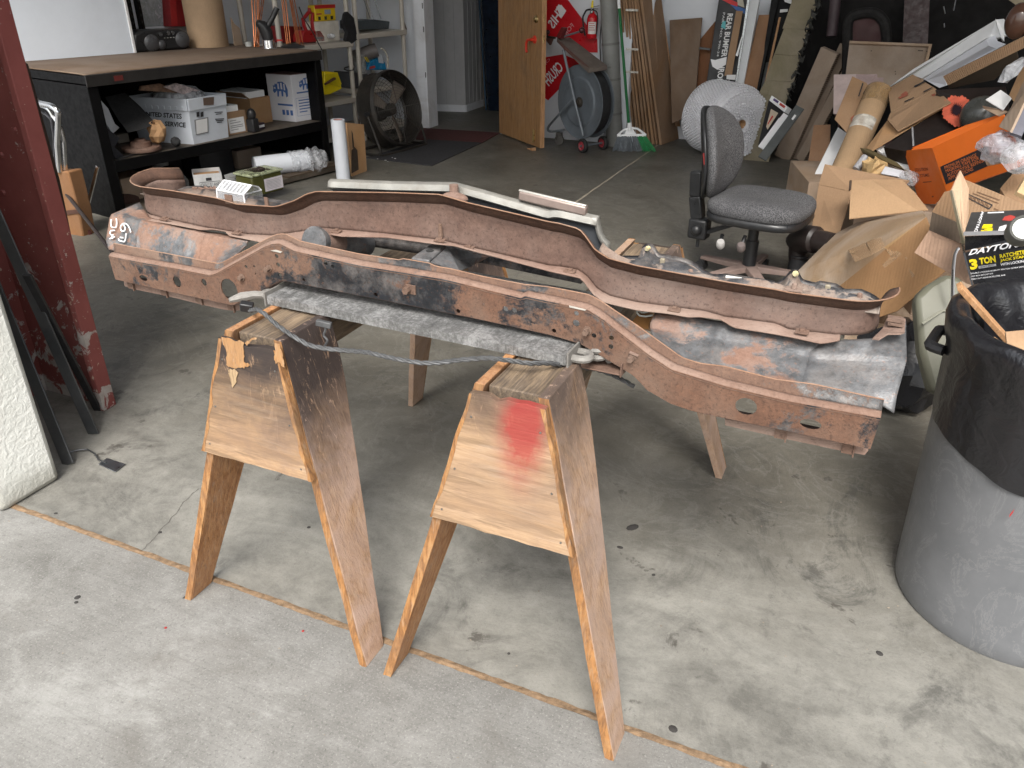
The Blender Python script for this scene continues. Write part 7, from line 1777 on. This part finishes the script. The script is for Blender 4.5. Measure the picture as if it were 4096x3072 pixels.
# ball
c = gy(ze(1725, 1100), 4.75); one('ball', G().ell(c, (.096, .096, .096), None, 20), plain('dark grey ball', (.05, .052, .048), .28, 0, .25, 6, .03), 'large dark grey ball half hidden behind the orange box', 'ball', smooth=80)
# orange box
M_ORG = plain('orange carton', (.80, .17, .018), .55, 0, .08, 5, .05)
t = thing('orange_box', gy(zf(1520, 500), 4.5), 'bright orange open carton with black text panel tipped on the heap', 'carton')
c0 = gy(zf(1400, 200), 4.45); c1 = gy(ze(1942, 1085), 4.15); c2 = gy(zf(1528, 592), 4.38); l0 = gy(zf(1150, 230), 4.75); l1 = gy(zf(1290, 700), 4.68)
e_ = c1 - c0; dwn = c2 - c0
FRq = [c2, c2 + e_ * 1.05 + (dwn * .05), c1, c0]
part('front', G().slab(FRq, .004), M_ORG, t, .001, smooth=0)
LFq = [l1, c2 + (l1 - c2) * .0, c0, l0]
part('end', G().slab([l1, gy(zf(1425, 700), 4.52), c2, c0, l0], .004), M_ORG, t, .001, smooth=0)
bk0_, bk1_ = l0, l0 + e_ * 1.0
part('back', G().slab([l0 + dwn * .5, c1 + (l0 - c0) * .9 + dwn * .5, gy(ze(1930, 1075), 4.45), gy(ze(1575, 1188), 4.58), l0], .004), M_ORG, t, .001, smooth=0)
part('bottom', G().slab([l1, c2, FRq[1], l1 + e_], .004), M_ORG, t, smooth=0)
n_ = (FRq[1] - FRq[0]).cross(FRq[3] - FRq[0]); bq = lambda *v: gp(zf(*v), FRq[0], n_)
patch('text_panel', [bq(1525, 525), bq(1925, 350), bq(1890, 180), bq(1472, 370)], plain('black panel print', (.02, .017, .022), .6), t, .0015)
M_ORT = plain('orange print', (.72, .20, .06), .6, bump=0)
for k, (s_, a, b) in enumerate((('PREMIUM ORANGE', (1518, 392), (1800, 280)), ('MASKING TAPE FOR', (1528, 422), (1822, 305)), ('AUTOMOTIVE REFINISH', (1540, 458), (1880, 318)), ('APPLICATIONS', (1550, 490), (1770, 400)))):
    lettering(s_, [bq(*a), bq(*b), bq(b[0] - 8, b[1] - 30), bq(a[0] - 8, a[1] - 27)], M_ORT, t, lift=.003, bold=.0)
n2 = (gy(zf(1425, 700), 4.52) - l1).cross(l0 - l1); eq = lambda *v: gp(zf(*v), l1, n2)
for s_, q4 in (('SOLUTION', ((1252, 412), (1368, 402), (1362, 375), (1248, 383))), ('SYSTEMS', ((1268, 465), (1380, 455), (1372, 428), (1262, 437)))): lettering(s_, [eq(*v) for v in q4], plain('dark orange ink', (.16, .03, .02), .7), t, lift=.002, bold=.005)
for q4 in (((1320, 510), (1395, 503), (1395, 497), (1320, 503)), ((1400, 640), (1470, 625), (1470, 615), (1400, 628))): patch('print_line', [eq(*v) for v in q4], MATS['dark orange ink'], t)
# white foam and odds between the tube and the orange box
quad('white_foam', [(zf(905, 215), 4.9), (zf(960, 178), 4.95), (zf(1150, 235), 4.85), (zf(1205, 400), 4.75), (zf(1135, 385), 4.78)], .05, M_WHITE, 'white foam plank left of the orange box', 'foam')
quad('olive_stick', [(zf(760, 200), 4.85), (zf(850, 215), 4.85), (zf(1090, 330), 4.72), (zf(1150, 392), 4.7), (zf(1060, 355), 4.72), (zf(775, 235), 4.85)], .02, cardboard('dark slat board', (.10, .075, .03)), 'dark olive slat crossing the heap left of the orange box', 'slat')
c = gy(zf(875, 375), 4.75); crumple(c, .06, plain('crumpled gold paper', (.62, .42, .20), .6, 0, .5, 14), 'gold_paper', 'crumpled pale gold paper in the open top of the carton', 'paper', 4, .8, 6, True)
quad('white_paper', [(zf(985, 365), 4.7), (zf(1150, 405), 4.68), (zf(1160, 470), 4.66), (zf(945, 430), 4.68)], .01, plain('bluish paper', (.55, .56, .60), .6), 'white folded paper beside the crumpled gold paper', 'paper')
one('small_rod', G().tube([gy(zf(725, 390), 4.8), gy(zf(810, 280), 4.85)], .02, 10), plain('grey plastic tube', (.4, .4, .42), .4), 'short grey plastic tube beside the big kraft tube', 'tube')
c = gy(zf(1190, 470), 4.62); crumple(c, .05, film('crumpled clear film', (.80, .82, .86), .35), 'clear_film', 'crumpled clear film left of the orange box foot', 'plastic film', 6, .7)
# open carton with a printed corner
t = thing('open_carton', gy(zf(520, 800), 4.3), 'open kraft carton with a folded flap and printed corner beside the chair seat', 'carton')
part('wall', G().slab([gy(zf(395, 528), 4.55), gy(zf(690, 592), 4.42), gy(zf(560, 1010), 4.22), gy(zf(330, 932), 4.36)], .006), M_KRAFT, t, .001, smooth=0)
up4 = [gy(zf(450, 345), 4.62), gy(zf(1200, 490), 4.40), gy(zf(1130, 560), 4.32), gy(zf(690, 590), 4.42), gy(zf(395, 526), 4.55)]
part('flap', G().slab(up4, .006), M_KRAFT, t, .001, smooth=0)
n_ = (up4[1] - up4[0]).cross(up4[4] - up4[0]); bq = lambda *v: gp(zf(*v), up4[0], n_)
for i in range(3):
    for j in range(3):
        if i == 1 and j == 1: continue
        x_, y_ = 500 + j * 36 - i * 6, 405 + i * 40 + j * 5
        for a, b, c_, d in ((0, 0, 30, 3), (0, 28, 30, 31), (0, 0, 3, 31), (27, 0, 30, 31)): patch('print_frame', [bq(x_ + a, y_ + b), bq(x_ + c_, y_ + b), bq(x_ + c_, y_ + d), bq(x_ + a, y_ + d)], plain('brown ink', (.16, .09, .05), .8), t, .002)
fpts = [(680, 492, 4.25), (850, 482, 4.24), (1130, 482, 4.3), (1250, 600, 4.2), (1365, 748, 4.02), (1280, 758, 3.98), (665, 828, 4.05)]
part('folded_flap', G().slab([gy(zf(x, y), Y) for x, y, Y in fpts], .006), cardboard('bent kraft flap', (.39, .25, .14)), t, .001, smooth=0)
part('flap_edge', G().bar(gy(zf(678, 495), 4.24), gy(zf(672, 575), 4.2), .01, .012), plain('dark cut edge', (.05, .03, .02), .9), t)
# big taped carton
M_BIG = cardboard('big dusty carton', (.33, .225, .135), .6)
t = thing('big_carton', gy(zf(1000, 1500), 3.9), 'big dusty taped cardboard box lying tilted at the front of the heap', 'carton'); t.location.z = 0
E1, E2 = gy(zf(1345, 815), 3.62), gy(zf(558, 1440), 3.72); Em = E1.lerp(E2, .5)
F1 = [E1, gy(zf(1310, 755), 3.95), gy(zf(740, 860), 4.15), gy(zf(540, 962), 4.22), gy(zf(180, 1320), 4.0), gy(zf(240, 1460), 3.85), E2]
part('top_face', G().slab(F1, .006), M_BIG, t, .001, smooth=0)
low = [gy(zf(1515, 1290), 3.45), gy(zf(1090, 1645), 3.5), gy(zf(760, 1760), 3.55)]
part('front_face', G().slab([E1, low[0], low[1], low[2], E2], .006), cardboard('orange carton side', (.33, .185, .085)), t, .001, smooth=0)  # front painted more orange where shading left both faces too alike
n1_ = (F1[1] - F1[0]).cross(F1[4] - F1[0]); n2_ = (low[0] - E1).cross(E2 - E1); q1 = lambda *v: gp(zf(*v), E1, n1_); q2_ = lambda *v: gp(zf(*v), E1, n2_)
M_TAPEB = film('brown box tape', (.50, .33, .19), .55, .18, .15)
for f_, q4 in ((q1, ((815, 1030), (945, 1000), (985, 1085), (870, 1150))), (q1, ((640, 1080), (800, 1035), (870, 1155), (720, 1215))), (q2_, ((985, 1090), (1080, 1120), (1250, 1330), (1180, 1400))), (q2_, ((1090, 1110), (1190, 1180), (1000, 1290), (960, 1240))), (q2_, ((830, 1400), (960, 1560), (930, 1580), (800, 1430)))):
    patch('tape', [f_(*v) for v in q4], M_TAPEB, t, .002)
part('edge_tear', G().slab([q2_(*v) for v in ((970, 1085), (1345, 820), (1340, 850), (1010, 1100))], .003), cardboard('lighter torn edge', (.42, .26, .12)), t, smooth=0)
for z0 in (0,):
    b0_ = [Vector((low[2].x - .05, 3.62, 0)), Vector((low[0].x, 3.62, 0)), Vector((low[0].x + .05, 4.0, 0)), Vector((low[2].x - .05, 4.0, 0))]
    part('hidden_base', G().hexa(b0_, [v + ez * (.9 * min(low[0].z, low[1].z, low[2].z)) for v in b0_]), M_KRAFTD, t)
# cartons behind the trash can
t = thing('flap_carton', gy(zf(1500, 1150), 3.3), 'open kraft carton with raised printed flaps behind the black jack stand box', 'carton'); t.location.z = 0
c_ = [((1572, 580), 3.25), ((1652, 400), 3.3), ((1692, 482), 3.3), ((1725, 560), 3.3), ((1722, 850), 3.25), ((1690, 960), 3.2), ((1676, 1045), 3.15)]
part('side_flap', G().slab([gy(zf(*q), Y) for q, Y in c_], .006), cardboard('pale kraft', (.44, .30, .20)), t, .001, smooth=0)
part('flap_edge', G().bar(gy(zf(1570, 582), 3.24), gy(zf(1678, 1050), 3.14), .006, .012), M_OLIVE, t)
bw_ = [gy(zf(*q), Y) for q, Y in (((1690, 482), 3.6), ((2240, 710), 3.45), ((2240, 900), 3.4), ((1722, 900), 3.5))]
part('back_flap', G().slab(bw_, .006), M_KRAFT, t, .001, smooth=0)
n_ = (bw_[1] - bw_[0]).cross(bw_[3] - bw_[0]); bq = lambda *v: gp(zf(*v), bw_[0], n_)
for q4 in (((1712, 605), (1935, 705), (1932, 712), (1712, 612)), ((1725, 645), (1905, 740), (1902, 747), (1722, 652)), ((1930, 705), (1937, 712), (1907, 748), (1900, 742)), ((1760, 600), (1990, 690), (1988, 697), (1760, 607)), ((1800, 590), (2000, 660), (1998, 668), (1800, 597)), ((1950, 735), (1990, 750), (1985, 758), (1945, 742))): patch('print_line', [bq(*v) for v in q4], M_INK if q4[0][0] < 1730 or q4[0][0] == 1930 else plain('brown ink', (.16, .09, .05), .8), t, .002)
for k in range(5): patch('print_mark', [bq(1728 + k * 36, 618 + k * 17), bq(1746 + k * 36, 628 + k * 17), bq(1762 + k * 36, 668 + k * 17), bq(1744 + k * 36, 660 + k * 17)], plain('brown ink', (.16, .09, .05), .8), t, .002)
part('inner_wall', G().slab([gy(zf(*q), Y) for q, Y in (((1508, 590), 3.62), ((1570, 575), 3.6), ((1625, 860), 3.45), ((1395, 770), 3.6))], .006), M_BRD, t, .001, smooth=0)
part('round_mark', G().lathe([(0, .0), (.030, .0), (.030, -.001)], frame(gp(zf(1560, 720), gy(zf(1508, 590), 3.615), (Vector((0, 1, .2)))) + Vector((0, -.01, 0)), (1, 0, 0), (0, -1, -.2)), 14), M_INK, t)
part('inside_shade', G().slab([gy(zf(*q), Y) for q, Y in (((1400, 770), 3.55), ((1640, 870), 3.4), ((1690, 1060), 3.25), ((1370, 940), 3.45))], .006), cardboard('board with painted shade', (.09, .065, .045)), t, smooth=0)  # carton interior darkened by colour for the shade inside
part('front_wall', G().slab([gy(zf(*q), Y) for q, Y in (((1370, 930), 3.35), ((1660, 1055), 3.18), ((1780, 1120), 3.12), ((1780, 1420), 3.05), ((1700, 1400), 3.08), ((1240, 1130), 3.3))], .006), cardboard('rosy kraft', (.40, .26, .18)), t, .001, smooth=0)
part('body', G().hexa([Vector(v) for v in ((.30, 3.25, 0), (.85, 3.1, 0), (1.0, 3.6, 0), (.42, 3.75, 0))], [Vector(v) for v in ((.30, 3.25, .36), (.85, 3.1, .36), (1.0, 3.6, .36), (.42, 3.75, .36))]), M_KRAFTD, t)
# black jack stand box
t = thing('jack_stand_box', gy(zf(1900, 1300), 2.9), 'black open box with white and yellow jack stand lettering behind the trash can', 'carton')
M_DBX = plain('glossy black carton', (.012, .012, .014), .3, 0, .3, 8, .03)
fq = [gy(zf(*q), Y) for q, Y in (((1775, 1452), 2.78), ((2330, 1350), 2.70), ((2300, 985), 2.78), ((1690, 1128), 2.86))]
part('front', G().slab(fq, .006), M_DBX, t, .002, smooth=0)
tq = [gy(zf(*q), Y) for q, Y in (((1680, 962), 2.92), ((2260, 945), 2.86), ((2290, 745), 3.02), ((1745, 772), 3.08))]
part('lid', G().slab(tq, .006), plain('dark grey carton print', (.045, .043, .043), .4, 0, .3, 8, .03), t, .001, smooth=0)
part('lid_edge', G().bar(tq[0], tq[1], .008, .012), M_GREY, t)
part('lid_gap', G().slab([gy(zf(*q), Y) for q, Y in (((1690, 985), 2.93), ((2260, 965), 2.87), ((2300, 1000), 2.86), ((1690, 1110), 2.93))], .006), M_DBX, t, smooth=0)
part('side', G().slab([gy(zf(*q), Y) for q, Y in (((1676, 1050), 3.0), ((1690, 1128), 2.862), ((1775, 1452), 2.782), ((1760, 1400), 3.0))], .006), M_DBX, t, smooth=0)
n_ = (fq[1] - fq[0]).cross(fq[3] - fq[0]); bq = lambda *v: gp(zf(*v), fq[0], n_)
M_WHT = plain('white gloss print', (.78, .78, .80), .45, 0, .03, bump=0); M_YEL = plain('yellow gloss print', (.78, .62, .01), .45, 0, .03, bump=0)
lettering('DAYTONA', [bq(1722, 1155), bq(2235, 1068), bq(2255, 1005), bq(1752, 1100)], M_WHT, t, bold=.03)
lettering('3', [bq(1742, 1285), bq(1808, 1273), bq(1798, 1180), bq(1725, 1192)], M_YEL, t, bold=.05)
lettering('TON', [bq(1822, 1238), bq(1968, 1215), bq(1958, 1155), bq(1815, 1178)], M_YEL, t, bold=.045)
patch('grade_bar', [bq(1815, 1272), bq(1968, 1248), bq(1965, 1228), bq(1812, 1250)], plain('grey print bar', (.5, .5, .52), .5), t); lettering('HEAVY DUTY', [bq(1825, 1266), bq(1958, 1245), bq(1957, 1234), bq(1823, 1254)], M_INK, t, lift=.004, bold=.02)
lettering('RATCHETING', [bq(2002, 1180), bq(2285, 1135), bq(2275, 1095), bq(1997, 1145)], M_YEL, t, bold=.03); lettering('JACK STANDS', [bq(2005, 1218), bq(2285, 1172), bq(2282, 1142), bq(2003, 1188)], M_YEL, t, bold=.03)
lettering('WITH LOCKING PIN', [bq(2008, 1248), bq(2290, 1205), bq(2288, 1182), bq(2006, 1225)], M_WHT, t, bold=.015)
lettering('DOUBLE LOCKING MOBILITY PIN FOR EXTRA SAFETY', [bq(1742, 1322), bq(2240, 1256), bq(2239, 1244), bq(1741, 1309)], M_WHT, t, bold=.01); lettering('CAST IRON RATCHET BAR', [bq(1745, 1347), bq(1942, 1320), bq(1941, 1308), bq(1744, 1335)], M_WHT, t, bold=.01); lettering('HEAVY DUTY REINFORCED STEEL BASE', [bq(1748, 1372), bq(2050, 1333), bq(2049, 1321), bq(1747, 1360)], M_WHT, t, bold=.01)
patch('yellow_line', [bq(1765, 1425), bq(2330, 1330), bq(2330, 1336), bq(1767, 1431)], M_YEL, t)
n_ = (tq[1] - tq[0]).cross(tq[3] - tq[0]); bq = lambda *v: gp(zf(*v), tq[0], n_)
lettering('DAYTONA', [bq(1768, 948), bq(1838, 768), bq(1862, 768), bq(1800, 948)], M_WHT, t, bold=.03)
lettering('3', [bq(1830, 945), bq(1935, 945), bq(1945, 908), bq(1835, 908)], M_YEL, t, bold=.05); patch('print_mark', [bq(1842, 905), bq(1930, 905), bq(1935, 882), bq(1855, 882)], M_YEL, t); patch('print_mark', [bq(1980, 945), bq(2050, 943), bq(2058, 885), bq(1995, 905)], M_WHT, t); patch('print_mark', [bq(2065, 942), bq(2110, 940), bq(2122, 875), bq(2085, 877)], M_YEL, t)
patch('red_splash', [bq(2020, 845), bq(2080, 852), bq(2140, 842), bq(2135, 812), bq(2090, 800), bq(2040, 815)], M_INKR, t); patch('print_mark', [bq(1890, 785), bq(2035, 778), bq(2035, 770), bq(1890, 776)], M_WHT, t)
part('base', G().hexa([Vector((fq[0].x, 2.92, .365)), Vector((fq[1].x, 2.86, .365)), Vector((fq[1].x, 3.1, .365)), Vector((fq[0].x, 3.12, .365))], [Vector((fq[0].x, 2.92, .42)), Vector((fq[1].x, 2.86, .42)), Vector((fq[1].x, 3.1, .42)), Vector((fq[0].x, 3.12, .42))]), M_DBX, t)
# round lid at the frame edge, perforated strip
c = gy(zf(2215, 915), 2.65); t = thing('can_lid', c, 'round pale metal lid leaning at the right of the black lettered box', 'lid')
Tl = frame(c, (1, 0, 0), (-.45, -.8, .45)); part('disc', G().lathe([(0, 0), (.030, 0), (.032, .002), (.034, .005), (.036, .002), (.036, -.01)], Tl, 36), plain('pale lid metal', (.17, .175, .165), .35, .3, .1, 8), t); part('rim', G().lathe([(.035, .004), (.037, .005), (.040, .0), (.040, -.06)], Tl, 36), plain('dark rim', (.12, .12, .11), .4), t)
a_ = [gy(zf(*q), 2.72) for q in ((1595, 1490), (1566, 1500), (1570, 1300), (1590, 1110), (1625, 1085), (1618, 1120), (1600, 1300))]
t = thing('perforated_strip', a_[0], 'pale grey perforated metal strip standing bent at the left of the black lettered box', 'metal strip')
L_ = [gy(zf(*q), 2.72) for q in ((1565, 1560), (1568, 1400), (1575, 1250), (1590, 1140), (1615, 1095), (1635, 1080))]; R_ = [gy(zf(*q), 2.70) for q in ((1592, 1560), (1595, 1400), (1600, 1250), (1612, 1150), (1630, 1110), (1645, 1095))]
part('strip', G().grid([[a, b] for a, b in zip(resample(L_, 24), resample(R_, 24))]), plain('galvanised strip', (.42, .43, .45), .4, .4, .1, 12), t, solid=.002)
for k in range(14):
    c = L_[0].lerp(R_[0], .5) + (resample(L_, 24)[1 + k] - L_[0] + resample(R_, 24)[1 + k] - R_[0]) / 2; part('slot', G().box(c + Vector((0, -.003, 0)), (.005, .002, .007)), plain('dark hole', (.02, .02, .02), .9), t, smooth=0)
# bits at the right edge of the frame
quad('printed_flap', [(ze(1890, 1200), 4.0), (ze(2010, 1020), 4.1), (ze(2160, 700), 4.2), (ze(2230, 760), 4.0), (ze(2000, 1252), 3.85)], .01, M_KRAFTD, 'brown printed box flap at the right edge above the orange box', 'cardboard')
P_ = [gy(ze(*q), Y) for q, Y in (((2003, 1252), 3.86), ((2160, 960), 3.95), ((2200, 1100), 3.9), ((2110, 1290), 3.85))]; one('grey_card', G().slab(P_, .02), plain('blue grey card', (.14, .14, .17), .6), 'blue grey card under the printed flap at the right edge', 'card')
quad('orange_flap', [(ze(1990, 900), 4.4), (ze(2080, 700), 4.5), (ze(2180, 560), 4.5), (ze(2180, 760), 4.3), (ze(2030, 960), 4.3)], .01, M_KRAFTO, 'orange brown cardboard flap behind the printed flap', 'cardboard')
quad('paper_scrap', [(ze(1770, 942), 4.5), (ze(1912, 850), 4.6), (ze(2020, 925), 4.5), (ze(1935, 1042), 4.4)], .006, M_PAPER, 'white folded paper scrap above the dark grey ball', 'paper')
quad('wood_stick', [(ze(1735, 1000), 4.5), (ze(1965, 1050), 4.4), (ze(1880, 1095), 4.4), (ze(1750, 1030), 4.5)], .015, M_KRAFTD, 'brown stick lying over the dark grey ball', 'stick')
c = gy(ze(2050, 640), 4.6); g = G().slab([gy(ze(*q), 4.6) for q in ((1905, 750), (2000, 650), (2140, 555), (2140, 640), (2010, 770), (1950, 775))], .06); one('plastic_wrap', rough_mesh(g, .02, 2), film('bubble wrap film'), 'crumpled clear plastic wrap at the right edge under the ridged block', 'plastic wrap', smooth=0)
c = gy(ze(2080, 200), 5.0); one('glass_jug', G().ell(c, (.06, .06, .085), None, 16), plain('brown glass', (.09, .045, .03), .12, 0, .3, 5, 0), 'round brown glass jug at the upper right corner beyond the foam board', 'jug', smooth=80)
quad('corner_board', [(ze(1960, -20), 5.2), (ze(2160, -20), 5.2), (ze(2160, 120), 5.2)], .02, M_OLIVE, 'dark cardboard corner at the very top right', 'cardboard')
crumple(gy(ze(1920, 1395), 3.95), .085, film('grey clear film', (.55, .56, .62), .55, .1, 1.0), 'clear_bag', 'crumpled clear plastic bag lying on the right end of the orange box', 'bag', 9, .7)
crumple(gy(ze(2100, 1500), 3.8), .07, film('crumpled clear film', (.80, .82, .86), .35), 'clear_bag', 'crumpled whitish plastic bag at the right edge below the orange box', 'bag', 10, .8)
quad('kraft_tab', [(zf(1845, 262), 4.05), (zf(1900, 258), 4.05), (zf(2075, 290), 3.95), (zf(2085, 318), 3.95), (zf(1880, 355), 4.0)], .01, cardboard('pale kraft', (.44, .30, .20)), 'small pale cardboard tab sticking out in front of the orange box', 'cardboard')
quad('tan_board', [(zf(2150, 590), 3.6), (zf(2250, 420), 3.7), (zf(2250, 640), 3.6)], .02, cardboard('light kraft board', (.50, .36, .2)), 'light tan board corner at the right edge above the lettered lid', 'cardboard')
quad('brown_slab', [(zf(2000, 560), 3.9), (zf(2120, 420), 4.0), (zf(2260, 420), 4.0), (zf(2260, 740), 3.7), (zf(2050, 640), 3.8)], .03, M_BRD, 'brown cardboard slab between the orange box and the lettered lid', 'cardboard')
# inner cartons that carry the heap
for k, (x, y, w, d, h, lab) in enumerate(((.12, 4.75, .75, .6, .40, 'plain brown carton at the bottom of the heap under the orange box'), (-.15, 5.45, .8, .6, .36, 'plain brown carton at the bottom of the heap under the kraft tube'), (.35, 4.05, .5, .4, .32, 'plain brown carton under the printed flap at the bottom of the heap'))):
    one('heap_carton', G().box((x + .1, y, h / 2), (w, d, h), None, (0, 0, .3)), M_KRAFTD, lab, 'carton', bevel=.003)
# curved black pipe on the floor beyond the chair
P_ = [gy(zl(1225, 1470), 4.35), gy(zl(1220, 1390), 4.35), gy(zl(1225, 1290), 4.35), gy(zl(1300, 1250), 4.3), gy(zl(1400, 1270), 4.25), gy(zl(1520, 1300), 4.2)]
t = thing('black_pipe', P_[0], 'curved black plastic pipe with a ribbed foot between the chair and the big carton', 'pipe')
part('pipe', G().tube(smoothp(resample(P_, 30), 2), [.045] * 10 + [.07] * 12 + [.055] * 9, 16), plain('dark brown black plastic', (.022, .016, .015), .45), t)
part('ribbed_foot', G().tube([P_[0] - ez * .03, P_[0] + ez * .04], .05, 16).tube([P_[0] + ez * .05, P_[0] + ez * .06], .054, 16), M_BLKP, t)

# ================================================================== TRASH CAN
tc = Vector((.531, 2.025, 0)); CH = .775
M_CAN = NT('scuffed grey can plastic'); s = M_CAN
c = s.ramp(s.noise(5, 7, .65), [(.3, (.115, .12, .128)), (.6, (.148, .153, .162)), (.8, (.175, .18, .188))])
sc_ = s.ramp(s.noise(7, 9, .75, 2.5, s.coords((1, 1, .6))), [(.53, 0.0), (.55, .35), (.57, 0.0)]); c = s.mix(sc_, c, (.28, .28, .28))
c = s.mix(s.ramp(s.noise(2.2, 8, .7, .6), [(.52, 0.0), (.72, .6)]), c, (.075, .075, .07))
s.set(Base_Color=c, Roughness=s.ramp(s.noise(8, 5, .6), [(.3, .3), (.7, .5)])); s.bump(s.noise(60, 4, .7), .15, .003); M_CAN = s.m
can = thing('trash_can', tc, 'large round grey plastic trash can with a black liner at the front right', 'trash can')
part('body', G().lathe([(0, .012), (.24, .012), (.262, .0), (.268, .012), (.270, .05), (.288, CH - .06), (.290, CH - .05), (.297, CH - .045), (.297, CH - .005), (.290, CH), (.282, CH - .01), (.262, .03), (0, .03)], Matrix.Translation(tc), 72), M_CAN, can, smooth=50)
for a_ in (R(168), R(-12)):
    d = Vector((math.cos(a_), math.sin(a_), 0)); q = tc + d * .288 + ez * (CH - .10); sd = Vector((-d.y, d.x, 0))
    part('handle', G().tube(smoothp(resample([q + sd * .07, q + sd * .06 + d * .035, q - sd * .06 + d * .035, q - sd * .07], 16), 1), .014, 8), M_BLKP, can)
part('paint_fleck', G().slab([gp(ov(*q), tc + Vector((-.1, -.30, .3)), (-.2, -1, .15)) for q in ((2181, 1112), (2191, 1100), (2188, 1108), (2180, 1118))], .002), MATS['red drops'], can)
M_BAG = NT('black liner film'); s = M_BAG
s.set(Base_Color=(.010, .010, .012), Roughness=.28, Specular_IOR_Level=.7); s.bump(s.math('ADD', s.noise(6, 5, .5, 1.2), s.math('MULTIPLY', s.noise(16, 4, .55, 2.0), .35)), .5, .02); M_BAG = s.m
liner = thing('trash_bag', tc + ez * .45, 'black plastic liner bag folded over the rim of the grey trash can', 'bag')
rows = []; rnd = random.Random(12); m_ = 120
def low_edge(a):   # how far the skirt hangs
    d = (math.degrees(a) - 248) / 34
    return .535 - .075 * math.exp(-d * d) + .015 * math.sin(3 * a + 1) + .003 * math.sin(11 * a + 1)
prof = [('in', .13, .30), ('in', .19, .34), ('in', .226, .45), ('in', .240, .60), ('in', .252, .70), ('rim', .268, CH + .004), ('rim', .280, CH + .014), ('rim', .292, CH + .018), ('rim', .306, CH + .010), ('rim', .309, CH - .02), ('rim', .303, CH - .05)]
for kind, r, z in prof:
    row = []
    for k in range(m_ + 1):
        a = 2 * math.pi * k / m_; w = (.010 * math.sin(7 * a + r * 40) + .007 * math.sin(17 * a + z * 60)) * (1.5 if kind == 'in' else .25)
        row.append(tc + Vector(((r + w) * math.cos(a), (r + w) * math.sin(a), z + (.02 * math.sin(3 * a + 1) + .012 * math.sin(9 * a) if kind == 'in' else .003 * math.sin(13 * a)))))
    rows.append(row)
for j in range(1, 7):
    row = []
    for k in range(m_ + 1):
        a = 2 * math.pi * k / m_; zz_ = (CH - .05) + (low_edge(a) - (CH - .05)) * j / 6
        rr2 = .270 + (.288 - .270) * (zz_ - .05) / (CH - .11) + .006 + .003 * math.sin(9 * a + j * .3) * j / 6 + .0012 * math.sin(23 * a)
        row.append(tc + Vector((rr2 * math.cos(a), rr2 * math.sin(a), zz_)))
    rows.append(row)
part('film', G().grid(rows), M_BAG, liner, smooth=180)
part('bottom', G().lathe([(.0, .31), (.16, .30)], Matrix.Translation(tc), 24), M_BAG, liner)
t = one('wooden_lath', G().bar(gz(ov(2072, 618), CH + .045), gz(ov(2192, 752), CH - .12), .028, .012, (0, -.3, 1)), M_DOORE, 'thin orange wooden lath sticking out of the trash can', 'lath', bevel=.001)
quad('cardboard_scrap', [(ov(2172, 716), 1.86), (ov(2290, 705), 1.9), (ov(2290, 800), 1.8), (ov(2176, 748), 1.82)], .006, M_KRAFT, 'brown cardboard scrap inside the trash can behind the lath', 'cardboard')
quad('cardboard_scrap', [(ov(2120, 722), 1.92), (ov(2150, 728), 1.92), (ov(2185, 752), 1.88), (ov(2150, 745), 1.9)], .006, M_KRAFTO, 'small orange cardboard scrap inside the trash can left of the lath', 'cardboard')
crumple(gz(ov(2200, 690), CH - .1), .04, film('crumpled clear film', (.80, .82, .86), .35), 'clear_film', 'crumpled clear film inside the trash can', 'plastic film', 15, .7)
# padded olive cushion and black bag behind the can
M_CUSH = plain('olive vinyl', (.115, .115, .085), .45, 0, .15, 4, .06)
P_ = [gy(ov(*q), Y) for q, Y in (((1980, 640), 2.72), ((2005, 615), 2.76), ((2045, 590), 2.8), ((2085, 600), 2.8), ((2060, 860), 2.6), ((2012, 845), 2.6), ((1990, 760), 2.65))]
t = thing('seat_cushion', P_[5], 'olive green padded vinyl cushion standing between the rusty panel end and the trash can', 'cushion'); t.location.z = 0
for v in P_: pass
part('pad', G().slab(P_, .07), M_CUSH, t, .018)
part('seam', G().tube([gy(ov(1992, 700), 2.66), gy(ov(2035, 672), 2.72), gy(ov(2070, 668), 2.74)], .004, 6), plain('worn seam', (.2, .2, .16), .6), t)
crumple(Vector((.22, 3.05, .16)), .16, plain('black bag film', (.012, .012, .014), .35, 0, .3, 10, .4), 'black_bag', 'black plastic bag on the floor behind the right end of the rusty panel', 'bag', 20, 1.0, 12)
